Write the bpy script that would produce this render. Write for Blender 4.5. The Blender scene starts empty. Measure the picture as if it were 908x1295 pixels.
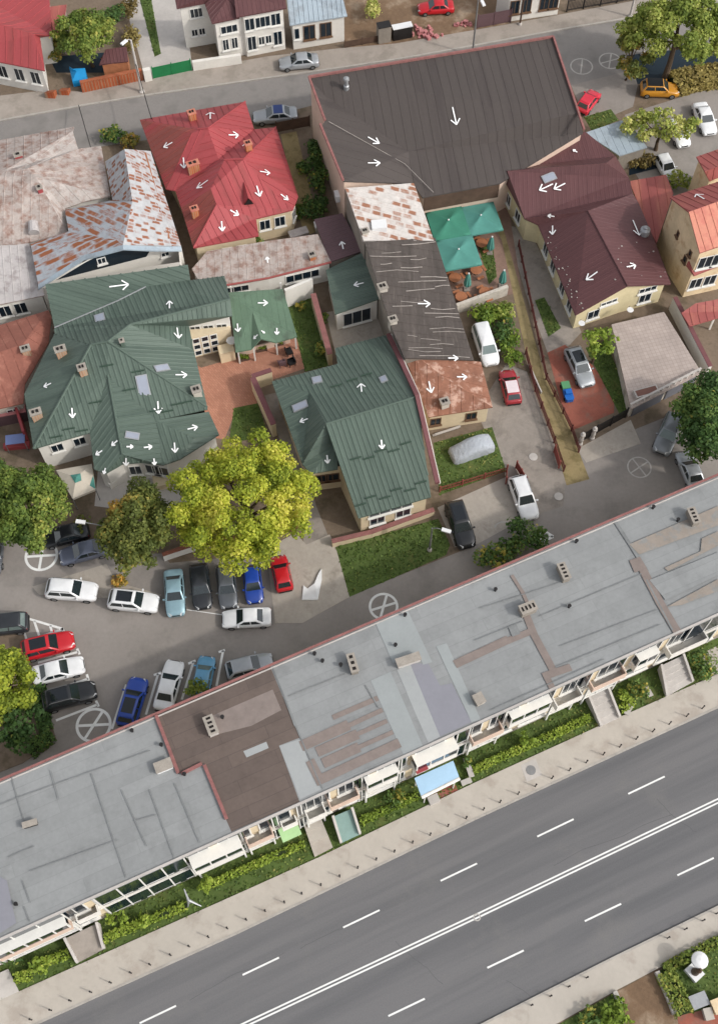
import bpy, bmesh, math, random
import numpy as np
from mathutils import Vector, Matrix
from mathutils.geometry import tessellate_polygon, intersect_ray_tri
random.seed(7); rng = np.random.default_rng(7)
scn = bpy.context.scene
COL = scn.collection
R = math.radians
# ---------------------------------------------------------------- camera model
F = 1480.0; TH = R(27); CH = 97.7
CT, ST = math.cos(TH), math.sin(TH)
def ray(px, py):
    x = (px-454)/F; y = -(py-647.5)/F
    return Vector((x, y*CT+ST, y*ST-CT))
def P(px, py, h=0.0):
    """point of the place at height h that the photograph shows at (px, py)"""
    r = ray(px, py); t = (h-CH)/r.z
    return Vector((r.x*t, r.y*t, h))
def G2(px, py, h=0.0):
    p = P(px, py, h); return (p.x, p.y)
def crop(x0, y0, s):
    def q(x, y, h=0.0): return (x0+x/s, y0+y/s, h)
    return q
cam = bpy.data.cameras.new('camera'); camo = bpy.data.objects.new('camera', cam); COL.objects.link(camo)
camo.location = (0, 0, CH); camo.rotation_euler = (TH, 0, 0)
cam.sensor_fit = 'VERTICAL'; cam.sensor_height = 24; cam.lens = F/1295*24
cam.clip_start = 1; cam.clip_end = 3000
scn.camera = camo
# ---------------------------------------------------------------- materials
KB = 0.8
def lin(v):
    v /= 255.0
    return v/12.92 if v <= .04045 else ((v+.055)/1.055)**2.4
def c3(rgb, k=KB): return tuple(min(.86, lin(v)*k) for v in rgb)
MATS = {}
class NT:
    def __init__(s, name):
        s.m = bpy.data.materials.new(name); s.m.use_nodes = True
        s.t = s.m.node_tree; s.b = s.t.nodes['Principled BSDF']
    def n(s, typ, **kw):
        nd = s.t.nodes.new(typ)
        for k, v in kw.items(): setattr(nd, k, v)
        return nd
    def l(s, a, b): s.t.links.new(a, b)
    def math(s, op, a, b=None, c=None, clamp=False):
        nd = s.n('ShaderNodeMath', operation=op); nd.use_clamp = clamp
        for i, v in enumerate((a, b, c)):
            if v is None: continue
            if isinstance(v, (int, float)): nd.inputs[i].default_value = v
            else: s.l(v, nd.inputs[i])
        return nd.outputs[0]
    def noise(s, vec, scale, detail=4, rough=.6):
        nd = s.n('ShaderNodeTexNoise'); nd.inputs['Scale'].default_value = scale
        nd.inputs['Detail'].default_value = detail; nd.inputs['Roughness'].default_value = rough
        s.l(vec, nd.inputs['Vector']); return nd.outputs['Fac']
    def mix(s, fac, a, b, blend='MIX'):
        nd = s.n('ShaderNodeMix', data_type='RGBA', blend_type=blend)
        for i, v in ((0, fac), (6, a), (7, b)):
            if isinstance(v, (int, float)): nd.inputs[i].default_value = v
            elif isinstance(v, tuple): nd.inputs[i].default_value = (*v, 1)[:4]
            else: s.l(v, nd.inputs[i])
        return nd.outputs[2]
    def maprange(s, v, a, b, c, d):
        nd = s.n('ShaderNodeMapRange'); s.l(v, nd.inputs[0])
        for i, x in enumerate((a, b, c, d)): nd.inputs[i+1].default_value = x
        return nd.outputs[0]
    def bump(s, h, strength=.3, dist=.02):
        nd = s.n('ShaderNodeBump'); nd.inputs['Strength'].default_value = strength
        nd.inputs['Distance'].default_value = dist; s.l(h, nd.inputs['Height'])
        s.l(nd.outputs[0], s.b.inputs['Normal'])
    def gray(s, v):
        nd = s.n('ShaderNodeCombineColor')
        for i in range(3): s.l(v, nd.inputs[i])
        return nd.outputs[0]
def mat(name, rgb, var=.22, s1=.45, s2=5., rough=.85, spec=.3, metal=0., second=None, sec_scale=.6, sec_lo=.5, sec_hi=.62,
        bump=0., bscale=14., uv=False, k=KB, coat=0., streak=None):
    if name in MATS: return MATS[name]
    t = NT(name); tc = t.n('ShaderNodeTexCoord'); vec = tc.outputs['UV' if uv else 'Object']
    if streak:
        mp = t.n('ShaderNodeMapping'); mp.inputs['Scale'].default_value = streak; t.l(vec, mp.inputs[0]); svec = mp.outputs[0]
    else: svec = vec
    col = c3(rgb, k)
    if second:
        f = t.maprange(t.noise(svec, sec_scale, 6, .65), sec_lo, sec_hi, 0, 1)
        col = t.mix(f, col, c3(second, k))
    if var > 0:
        a = t.maprange(t.noise(svec, s1, 5, .6), .25, .75, 1-var, 1+var)
        b = t.maprange(t.noise(vec, s2, 4, .7), .25, .75, 1-var*.6, 1+var*.6)
        col = t.mix(1.0, col, t.gray(t.math('MULTIPLY', a, b)), 'MULTIPLY')
    if isinstance(col, tuple): t.b.inputs['Base Color'].default_value = (*col, 1)
    else: t.l(col, t.b.inputs['Base Color'])
    t.b.inputs['Roughness'].default_value = rough; t.b.inputs['Metallic'].default_value = metal
    t.b.inputs['Specular IOR Level'].default_value = spec; t.b.inputs['Coat Weight'].default_value = coat
    if bump: t.bump(t.noise(vec, bscale, 5, .7), bump, .03)
    MATS[name] = t.m; return t.m
def brick(name, a, b, mortar, w, h, ms=.01, var=.25, rough=.85, off=.5, k=KB, bump=.3, uv=False, rot=0., stain=None):
    if name in MATS: return MATS[name]
    t = NT(name); tc = t.n('ShaderNodeTexCoord'); vec = tc.outputs['UV' if uv else 'Object']
    if rot:
        mp = t.n('ShaderNodeMapping'); mp.inputs['Rotation'].default_value = (0, 0, rot); t.l(vec, mp.inputs[0]); vec = mp.outputs[0]
    br = t.n('ShaderNodeTexBrick'); t.l(vec, br.inputs['Vector']); br.offset = off
    br.inputs['Scale'].default_value = 1
    for i, cc in enumerate((a, b, mortar)): br.inputs[i+1].default_value = (*c3(cc, k), 1)
    br.inputs['Mortar Size'].default_value = ms; br.inputs['Brick Width'].default_value = w; br.inputs['Row Height'].default_value = h
    v = t.maprange(t.noise(vec, .5, 5, .65), .25, .75, 1-var, 1+var)
    col = t.mix(1., br.outputs['Color'], t.gray(v), 'MULTIPLY')
    if stain:
        v2 = t.maprange(t.noise(vec, stain[1], 7, .72), .52, .7, 1, 1-stain[0]); v3 = t.maprange(t.noise(vec, 3.2, 5, .7), .25, .75, .93, 1.07)
        col = t.mix(1., col, t.gray(t.math('MULTIPLY', v2, v3)), 'MULTIPLY')
    t.l(col, t.b.inputs['Base Color'])
    t.b.inputs['Roughness'].default_value = rough; t.b.inputs['Specular IOR Level'].default_value = .25
    if bump: t.bump(t.math('SUBTRACT', 1.0, br.outputs['Fac']), bump, .01)
    MATS[name] = t.m; return t.m
def rusty_sheet(name, paint, rust, cu, cv, frac, var=.2, broad=.6):
    """painted metal sheets, some of them rusted through (UV in metres)"""
    t = NT(name); uv = t.n('ShaderNodeTexCoord').outputs['UV']
    sx = t.n('ShaderNodeSeparateXYZ')
    nz = t.n('ShaderNodeTexNoise'); nz.inputs['Scale'].default_value = 1.6; nz.inputs['Detail'].default_value = 4; t.l(uv, nz.inputs['Vector'])
    va = t.n('ShaderNodeVectorMath', operation='MULTIPLY_ADD'); t.l(nz.outputs['Color'], va.inputs[0]); va.inputs[1].default_value = (.2, .5, 0); t.l(uv, va.inputs[2])
    t.l(va.outputs[0], sx.inputs[0])
    a = t.math('FLOOR', t.math('DIVIDE', sx.outputs[0], cu)); b0 = t.math('DIVIDE', sx.outputs[1], cv)
    wr = t.n('ShaderNodeTexWhiteNoise', noise_dimensions='1D'); t.l(a, wr.inputs['W']); bsh = t.math('ADD', b0, wr.outputs['Value']); b = t.math('FLOOR', bsh)
    cx = t.n('ShaderNodeCombineXYZ'); t.l(a, cx.inputs[0]); t.l(b, cx.inputs[1])
    wn = t.n('ShaderNodeTexWhiteNoise', noise_dimensions='2D'); t.l(cx.outputs[0], wn.inputs['Vector'])
    v = t.math('ADD', wn.outputs['Value'], t.math('MULTIPLY', t.math('SUBTRACT', t.noise(uv, 1.6, 5, .7), .5), .8))
    f = t.maprange(v, frac-.2, frac+.16, 1, 0)
    fr_ = lambda c: t.math('FRACT', c)
    du = t.math('ABSOLUTE', t.math('SUBTRACT', fr_(t.math('DIVIDE', sx.outputs[0], cu)), .5))
    dv = t.math('ABSOLUTE', t.math('SUBTRACT', fr_(bsh), .5))
    ins = t.math('MULTIPLY', t.maprange(du, .3, .47, 1, 0), t.maprange(dv, .3, .5, 1, 0))
    f = t.math('MULTIPLY', f, ins)
    mp = t.n('ShaderNodeMapping'); mp.inputs['Scale'].default_value = (1.7, .42, 1); t.l(uv, mp.inputs[0])
    stk = t.maprange(t.noise(mp.outputs[0], 1.0, 6, .68), broad, broad+.1, 0, .85)
    f = t.math('MAXIMUM', f, stk)
    g = t.maprange(t.noise(uv, 1.3, 5, .7), .25, .75, 1-var, 1+var)
    col = t.mix(f, c3(paint), c3(rust)); col = t.mix(1., col, t.gray(g), 'MULTIPLY')
    t.l(col, t.b.inputs['Base Color']); t.b.inputs['Roughness'].default_value = .7; t.b.inputs['Specular IOR Level'].default_value = .3
    MATS[name] = t.m; return t.m
def leafmat(name, cols, transl=.35, k=1.05):
    """cols: list of (pos, rgb) over the per-leaf tint attribute"""
    t = NT(name); at = t.n('ShaderNodeAttribute'); at.attribute_name = 'tint'
    rp = t.n('ShaderNodeValToRGB'); t.l(at.outputs['Fac'], rp.inputs[0])
    el = rp.color_ramp.elements
    while len(el) < len(cols): el.new(.5)
    for e, (p, cc) in zip(el, cols): e.position = p; e.color = (*c3(cc, k), 1)
    t.l(rp.outputs[0], t.b.inputs['Base Color']); t.b.inputs['Roughness'].default_value = .6; t.b.inputs['Specular IOR Level'].default_value = .25
    tr = t.n('ShaderNodeBsdfTranslucent'); t.l(rp.outputs[0], tr.inputs[0])
    mx = t.n('ShaderNodeMixShader'); mx.inputs[0].default_value = transl
    t.l(t.b.outputs[0], mx.inputs[1]); t.l(tr.outputs[0], mx.inputs[2])
    out = t.t.nodes['Material Output']; t.l(mx.outputs[0], out.inputs[0])
    MATS[name] = t.m; return t.m
# ---------------------------------------------------------------- mesh builder
def root_loc(o):
    v = Vector((0, 0, 0))
    while o is not None: v += o.location; o = o.parent
    return v
def tag(o, label=None, cat=None, group=None, kind=None):
    if label: o['label'] = label
    if cat: o['category'] = cat
    if group: o['group'] = group
    if kind: o['kind'] = kind
    return o
def thing(name, label, cat, loc=(0, 0, 0), group=None, rz=0.):
    o = bpy.data.objects.new(name, None); COL.objects.link(o); o.empty_display_size = .3
    o.location = loc; o.rotation_euler = (0, 0, rz)
    return tag(o, label, cat, group)
class MB:
    def __init__(s): s.v = []; s.f = []; s.mi = []; s.uv = []; s.sm = []; s.hasuv = False
    def face(s, pts, m=0, uv=None, smooth=False):
        b = len(s.v); s.v += [tuple(p) for p in pts]; s.f.append(list(range(b, b+len(pts)))); s.mi.append(m); s.sm.append(smooth)
        s.uv.append(uv); s.hasuv |= uv is not None
        return s
    def box(s, x, y, z, dx, dy, dz, rz=0., m=0):
        """centre (x,y), bottom z"""
        ca, sa = math.cos(rz), math.sin(rz)
        pt = lambda i, j, k: (x+ca*i*dx/2-sa*j*dy/2, y+sa*i*dx/2+ca*j*dy/2, z+k*dz)
        p = [pt(-1, -1, 0), pt(1, -1, 0), pt(1, 1, 0), pt(-1, 1, 0), pt(-1, -1, 1), pt(1, -1, 1), pt(1, 1, 1), pt(-1, 1, 1)]
        for q in ((3, 2, 1, 0), (4, 5, 6, 7), (0, 1, 5, 4), (1, 2, 6, 5), (2, 3, 7, 6), (3, 0, 4, 7)): s.face([p[i] for i in q], m)
        return s
    def prism(s, poly, z0, z1, m=0):
        """poly list of (x,y); z1 number or list"""
        poly = [(p[0], p[1]) for p in poly]; n = len(poly); z1 = z1 if isinstance(z1, (list, tuple)) else [z1]*n
        if area2(poly) < 0: poly = poly[::-1]; z1 = list(z1)[::-1]
        for i in range(n):
            j = (i+1) % n; a, b = poly[i], poly[j]
            s.face([(*a, z0), (*b, z0), (*b, z1[j]), (*a, z1[i])], m)
        for tri in tessellate_polygon([[Vector((*p, 0)) for p in poly]]):
            t = list(tri); q = [poly[i] for i in t]
            if area2(q) < 0: t = t[::-1]
            s.face([(*poly[i], z1[i]) for i in t], m); s.face([(*poly[i], z0) for i in t[::-1]], m)
        return s
    def sheet(s, poly, z, m=0):
        poly = [(p[0], p[1]) for p in poly]
        for tri in tessellate_polygon([[Vector((*p, 0)) for p in poly]]):
            t = list(tri); q = [poly[i] for i in t]
            if area2(q) < 0: t = t[::-1]
            s.face([(*poly[i], z) for i in t], m)
        return s
    def bar(s, a, b, w, h, m=0):
        """box along a-b (3D), width w horizontally, height h upwards from the line"""
        a, b = Vector(a), Vector(b); d = (b-a); n = Vector((-d.y, d.x, 0))
        n = n.normalized()*w/2 if n.length > 1e-6 else Vector((w/2, 0, 0))
        up = Vector((0, 0, h)) if abs(d.z) < .95*d.length else Vector((0, h, 0))
        p = [a-n, b-n, b+n, a+n]; q = [x+up for x in p]
        s.face([p[3], p[2], p[1], p[0]], m); s.face(q, m)
        for i in range(4): j = (i+1) % 4; s.face([p[i], p[j], q[j], q[i]], m)
        return s
    def tube(s, pts, r, n=8, m=0, cap=True):
        pts = [Vector(p) for p in pts]; rr = r if isinstance(r, (list, tuple)) else [r]*len(pts)
        rings = []
        for i, p in enumerate(pts):
            d = (pts[min(i+1, len(pts)-1)]-pts[max(i-1, 0)]).normalized()
            a = d.cross(Vector((0, 0, 1)));
            if a.length < .1: a = d.cross(Vector((1, 0, 0)))
            a.normalize(); b = d.cross(a)
            rings.append([p+(a*math.cos(2*math.pi*k/n)+b*math.sin(2*math.pi*k/n))*rr[i] for k in range(n)])
        for i in range(len(rings)-1):
            for k in range(n):
                l = (k+1) % n; s.face([rings[i][l], rings[i][k], rings[i+1][k], rings[i+1][l]], m, smooth=True)
        if cap: s.face(rings[0], m); s.face(rings[-1][::-1], m)
        return s
    def lathe(s, c, prof, n=12, m=0):
        c = Vector(c); rg = [[(c.x+r*math.cos(2*math.pi*k/n), c.y+r*math.sin(2*math.pi*k/n), c.z+z) for k in range(n)] for r, z in prof]
        for i in range(len(rg)-1):
            for k in range(n):
                l = (k+1) % n; s.face([rg[i][k], rg[i][l], rg[i+1][l], rg[i+1][k]], m, smooth=True)
        s.face(rg[-1], m); s.face(rg[0][::-1], m)
        return s
    def build(s, name, mats, parent=None, local=False, weld=False, origin=None):
        if not isinstance(mats, (list, tuple)): mats = [mats]
        off = Vector((0, 0, 0)) if local else root_loc(parent)
        if origin is not None: off = Vector(origin)
        me = bpy.data.meshes.new(name)
        me.from_pydata([(v[0]-off.x, v[1]-off.y, v[2]-off.z) for v in s.v], [], s.f)
        for m in mats: me.materials.append(m)
        me.polygons.foreach_set('material_index', s.mi); me.polygons.foreach_set('use_smooth', s.sm)
        if s.hasuv:
            ul = me.uv_layers.new(name='UVMap'); d = []
            for f, u in zip(s.f, s.uv): d += [c for p in (u or [(0, 0)]*len(f)) for c in p]
            ul.data.foreach_set('uv', d)
        if weld:
            bm = bmesh.new(); bm.from_mesh(me); bmesh.ops.remove_doubles(bm, verts=bm.verts, dist=.001); bm.to_mesh(me); bm.free()
        me.update()
        o = bpy.data.objects.new(name, me); COL.objects.link(o)
        if parent is not None: o.parent = parent
        elif origin is not None: o.location = off
        return o
def area2(p): return sum(p[i][0]*p[(i+1) % len(p)][1]-p[(i+1) % len(p)][0]*p[i][1] for i in range(len(p)))
def inset(poly, d):
    """shrink a polygon of (x,y) by d, keeping order"""
    n = len(poly); sgn = 1 if area2(poly) > 0 else -1; out = []
    for i in range(n):
        a, b, c = Vector(poly[i-1][:2]), Vector(poly[i][:2]), Vector(poly[(i+1) % n][:2])
        e1 = (b-a).normalized(); e2 = (c-b).normalized()
        n1 = Vector((-e1.y, e1.x))*sgn; n2 = Vector((-e2.y, e2.x))*sgn
        k = n1+n2; den = 1+n1.dot(n2)
        out.append(tuple(b+(k/den if den > .3 else n1)*d))
    return out
def px_poly(pts, z=0.): return [G2(p[0], p[1], z) for p in pts]
def centroid(poly):
    n = len(poly); return (sum(p[0] for p in poly)/n, sum(p[1] for p in poly)/n)
# ---------------------------------------------------------------- buildings
def facet_tris(pts3):
    out = []
    for tri in tessellate_polygon([[Vector((p.x, p.y, 0)) for p in pts3]]):
        t = [pts3[i] for i in tri]
        if area2(t) < 0: t = t[::-1]
        out.append(t)
    return out
def facet_dir(tris):
    n = Vector((0, 0, 0))
    for t in tris: n += (t[1]-t[0]).cross(t[2]-t[0])
    n.normalize(); h = Vector((n.x, n.y, 0))
    if h.length < .02: return None
    h.normalize(); return Vector((-h.y, h.x, 0))       # horizontal, across the slope
class House:
    """root + roof facets + walls; all given as (px, py, height) of the photograph"""
    def __init__(s, name, label, cat, loop):
        s.loop3 = [P(*p) for p in loop]; poly = [(p.x, p.y) for p in s.loop3]
        c = centroid(poly); s.root = thing(name, label, cat, (*c, 0)); s.tris = []; s.poly = poly
        s.rm = MB(); s.wall = s.roof = None
    def facet(s, pts, rib=None, m=0, udir=None, cross=None):
        """rib: (spacing, width, height)"""
        p3 = [P(*p) if not isinstance(p, Vector) else p for p in pts]
        tris = facet_tris(p3); u = udir or facet_dir(tris) or Vector((1, 0, 0))
        if udir is not None: u = Vector(udir).normalized()
        for t in tris:
            n = (t[1]-t[0]).cross(t[2]-t[0]).normalized(); v = n.cross(u)
            s.rm.face(t, m, [(p.dot(u), p.dot(v)) for p in t]); s.tris.append(t)
            if rib: s._ribs(t, u, n, rib, m)
            if cross: s._ribs(t, Vector((-u.y, u.x, 0)), n, cross, m)
        return s
    def _ribs(s, t, u, n, rib, m):
        sp, w, h = rib; us = [p.dot(u) for p in t]
        k = math.ceil(min(us)/sp)
        while k*sp < max(us):
            U = k*sp; k += 1; hit = []
            for i in range(3):
                a, b = t[i], t[(i+1) % 3]; ua, ub = us[i], us[(i+1) % 3]
                if (ua-U)*(ub-U) < 0: hit.append(a.lerp(b, (U-ua)/(ub-ua)))
            if len(hit) != 2 or (hit[0]-hit[1]).length < .15: continue
            a, b = hit; uu = (u-n*u.dot(n)).normalized()
            if (b-a).cross(uu).dot(n) > 0: a, b = b, a
            # cross-section: low flanks so the two sides shade differently
            lo1, lo2, hi1, hi2 = -uu*w*.5, uu*w*.5, -uu*w*.25+n*h, uu*w*.25+n*h
            for x, y in ((lo1, hi1), (hi1, hi2), (hi2, lo2)):
                q = [a+x, a+y, b+y, b+x]
                if (q[1]-q[0]).cross(q[2]-q[0]).dot(n) < 0: q = q[::-1]
                s.rm.face(q, m, [(p.dot(u), p.dot(n.cross(u))) for p in q])
    def finish_roof(s, mats, thick=.14):
        # boundary edges of the facets go down by `thick`, plus an underside
        cnt = {}
        key = lambda p: (round(p.x, 2), round(p.y, 2), round(p.z, 2))
        for t in s.tris:
            for i in range(3):
                a, b = t[i], t[(i+1) % 3]; ka, kb = key(a), key(b)
                cnt[(ka, kb)] = (a, b)
        dn = Vector((0, 0, -thick))
        for (ka, kb), (a, b) in list(cnt.items()):
            if (kb, ka) in cnt: continue
            s.rm.face([a+dn, b+dn, b, a], 0, [(0, 0)]*4)
        for t in s.tris: s.rm.face([p+dn for p in t[::-1]], 0, [(0, 0)]*3)
        s.roof = s.rm.build('roof', mats, s.root); return s
    def walls(s, mats, ins=.3, drop=.1, loop=None, z0=0.0):
        l3 = [P(*p) for p in loop] if loop else s.loop3
        poly = [(p.x, p.y) for p in l3]; s.wp = inset(poly, ins); s.wh = [p.z-drop for p in l3]
        s.sgn = 1 if area2(s.wp) > 0 else -1
        mb = MB(); n = len(s.wp)
        for i in range(n):
            j = (i+1) % n; a, b = s.wp[i], s.wp[j]
            q = [(*a, z0), (*b, z0), (*b, s.wh[j]), (*a, s.wh[i])]
            if s.sgn < 0: q = q[::-1]
            L = math.hypot(b[0]-a[0], b[1]-a[1])
            uv = [(0, 0), (L, 0), (L, s.wh[j]), (0, s.wh[i])]
            mb.face(q, 0, uv if s.sgn > 0 else uv[::-1])
        s.wall = mb.build('wall', mats, s.root); return s
    def edge(s, i):
        n = len(s.wp); a = Vector((*s.wp[i % n], 0)); b = Vector((*s.wp[(i+1) % n], 0)); d = (b-a); L = d.length; d.normalize()
        nrm = Vector((d.y, -d.x, 0))*s.sgn
        return a, d, L, nrm
    def windows(s, i, ts, z, w, h, fmat, gmat, bars=1, name='window', sill=True, frame=.09):
        a, d, L, nrm = s.edge(i)
        for t in ts:
            c = a+d*(L*t)
            window(s.root, c, d, nrm, z, w, h, fmat, gmat, bars, name, sill, frame)
        return s
    def hit(s, px, py):
        o = Vector((0, 0, CH)); r = ray(px, py); best = None
        for t in s.tris:
            h = intersect_ray_tri(t[0], t[1], t[2], r, o, True)
            if h is not None and (best is None or (h-o).length < (best[0]-o).length):
                best = (h, (t[1]-t[0]).cross(t[2]-t[0]).normalized())
        return best
    def arrow(s, x, y, dx, dy, L=22, lift=.12, w=.13):
        """flat painted arrow lying in the roof plane; (x,y) its tip"""
        hb = s.hit(x-dx*.5, y-dy*.5) or s.hit(x, y) or s.hit(x-dx, y-dy)
        if hb is None: print('arrow misses', x, y); return
        pl, n = hb; o = Vector((0, 0, CH))
        def onp(px, py):
            r = ray(px, py); return o+r*((pl-o).dot(n)/r.dot(n))+n*lift
        tip = onp(x, y); tail = onp(x-dx, y-dy); d = (tip-tail); L3 = d.length; d.normalize(); sd = n.cross(d).normalized()
        mb = MB(); hl = min(.8, L3*.55)
        def stroke(a, b, z):
            e = (b-a).normalized(); q = n.cross(e).normalized()*w/2; lz = n*z
            mb.face([a-q+lz, b-q+lz, b+q+lz, a+q+lz])
        stroke(tail, tip, 0)
        for sg in (-1, 1): stroke(tip-d*hl*.75+sd*sg*hl*.6, tip+d*w*.2, .004*(2+sg))
        mb.build('painted_arrow', MATS['arrow_paint'], s.roof)
    def skylight(s, x, y, dx, dy, w, l, gmat='sky_glass'):
        hb = s.hit(x, y)
        if hb is None: print('skylight misses', x, y); return
        p, n = hb; o = Vector((0, 0, CH)); r = ray(x+dx, y+dy); p2 = o+r*((p-o).dot(n)/r.dot(n))
        d = (p2-p).normalized(); e = n.cross(d).normalized()
        def slab(mb, hw, hl, z0, z1):
            c = [p+d*a*hl+e*b*hw for a, b in ((-1, -1), (1, -1), (1, 1), (-1, 1))]
            if (c[1]-c[0]).cross(c[2]-c[0]).dot(n) < 0: c = c[::-1]
            lo = [q+n*z0 for q in c]; hi = [q+n*z1 for q in c]
            mb.face(hi)
            for i in range(4): j = (i+1) % 4; mb.face([lo[i], lo[j], hi[j], hi[i]])
        m = MB(); slab(m, w/2, l/2, -.02, .13); f = m.build('skylight', MATS['zinc'], s.roof)
        m = MB(); slab(m, w/2-.1, l/2-.1, .1, .15); m.build('pane', MATS[gmat], f)
    def chimney(s, x, y, w, d, h, m='chimney_brick', cap='chimney_cap', px=None, py=None, pots=2):
        hb = s.hit(x, y)
        if hb is None: print('chimney misses', x, y); return
        p, n = hb
        rz = math.atan2(*( (P(x+(px or 10), y+(py or -3))-P(x, y)).yx))
        mb = MB(); mb.box(p.x, p.y, p.z-1.0, w, d, 1.0+h, rz); ch = mb.build('chimney', MATS[m], s.roof)
        mb = MB(); mb.box(p.x, p.y, p.z+h-.02, w+.16, d+.16, .12, rz)
        mb.build('cap', MATS[cap], ch)
        mb = MB(); ca, sa = math.cos(rz), math.sin(rz)
        for k in range(pots):
            o = (k-(pots-1)/2)*w/max(pots, 1)*.8
            mb.box(p.x+ca*o, p.y+sa*o, p.z+h+.1, w/pots*.45, d*.45, .1, rz)
        mb.build('flue', MATS['soot'], ch)
def window(root, c, d, nrm, z, w, h, fmat, gmat, bars=1, name='window', sill=True, fr=.09):
    mb = MB(); o = nrm*.012; dep = nrm*.07
    def bx(u0, u1, z0, z1, t0, t1, mb=mb):
        a = c+d*u0+t0; b = c+d*u1+t0; A = c+d*u0+t1; B = c+d*u1+t1
        q = lambda p, zz: Vector((p.x, p.y, zz))
        v = [q(a, z0), q(b, z0), q(B, z0), q(A, z0), q(a, z1), q(b, z1), q(B, z1), q(A, z1)]
        fl = [(3, 2, 1, 0), (4, 5, 6, 7), (0, 1, 5, 4), (1, 2, 6, 5), (2, 3, 7, 6), (3, 0, 4, 7)]
        cen = sum(v, Vector())/8
        for f in fl:
            p = [v[i] for i in f]; nn = (p[1]-p[0]).cross(p[2]-p[0])
            if nn.dot(p[0]-cen) < 0: p = p[::-1]
            mb.face(p)
    for u0, u1, z0, z1 in ((-w/2, -w/2+fr, z, z+h), (w/2-fr, w/2, z, z+h), (-w/2+fr, w/2-fr, z, z+fr), (-w/2+fr, w/2-fr, z+h-fr, z+h)):
        bx(u0, u1, z0, z1, o, dep)
    for k in range(bars):
        u = -w/2+w*(k+1)/(bars+1); bx(u-.03, u+.03, z+fr, z+h-fr, o, dep*.9)
    if sill: bx(-w/2-.1, w/2+.1, z-.1, z-.003, o*.5, nrm*.22)
    wo = mb.build(name, MATS[fmat], root)
    g = MB(); bx(-w/2+fr*.9, w/2-fr*.9, z+fr*.9, z+h-fr*.9, nrm*.008, nrm*.03, g)
    g.build('pane', MATS[gmat], wo)
# ---------------------------------------------------------------- foliage
def leaf_mesh(name, pos, nrm, size, tint, m, parent=None, origin=None, aspect=.7):
    n = len(pos); pos = np.asarray(pos, float); nrm = np.asarray(nrm, float)
    nrm /= np.linalg.norm(nrm, axis=1)[:, None]+1e-9
    r = rng.normal(size=(n, 3)); a = np.cross(nrm, r); a /= np.linalg.norm(a, axis=1)[:, None]+1e-9; b = np.cross(nrm, a)
    s = np.asarray(size)[:, None] if np.ndim(size) else np.full((n, 1), size)
    off = np.array(origin if origin is not None else root_loc(parent))
    c = pos-off; fold = nrm*s*.18
    v = np.empty((n, 4, 3)); v[:, 0] = c-a*s; v[:, 1] = c-b*s*aspect+fold; v[:, 2] = c+a*s; v[:, 3] = c+b*s*aspect+fold
    me = bpy.data.meshes.new(name); me.vertices.add(4*n); me.vertices.foreach_set('co', v.ravel())
    me.loops.add(4*n); me.loops.foreach_set('vertex_index', np.arange(4*n, dtype=np.int32))
    me.polygons.add(n); me.polygons.foreach_set('loop_start', np.arange(0, 4*n, 4, dtype=np.int32))
    me.polygons.foreach_set('loop_total', np.full(n, 4, dtype=np.int32))
    at = me.attributes.new('tint', 'FLOAT', 'FACE'); at.data.foreach_set('value', np.clip(tint, 0, 1).astype(np.float32))
    me.materials.append(m); me.update(calc_edges=True)
    o = bpy.data.objects.new(name, me); COL.objects.link(o)
    if parent is not None: o.parent = parent
    elif origin is not None: o.location = origin
    return o
def clump_points(cens, rads, per, flat=.8):
    """leaves on and inside small clumps"""
    P_, N_, K_ = [], [], []
    for c, r in zip(cens, rads):
        m = max(8, int(per*r*r)); d = rng.normal(size=(m, 3)); d /= np.linalg.norm(d, axis=1)[:, None]
        d[:, 2] = np.where(d[:, 2] < -.35, -d[:, 2], d[:, 2])
        rr = r*rng.uniform(.55, 1.08, m)[:, None]
        P_.append(np.array(c)+d*rr*np.array([1, 1, flat])); N_.append(d+rng.normal(scale=.55, size=(m, 3))+np.array([0, 0, .35])); K_.append(np.full(m, rng.uniform(-.22, .22)))
    return np.concatenate(P_), np.concatenate(N_), np.concatenate(K_)
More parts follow.
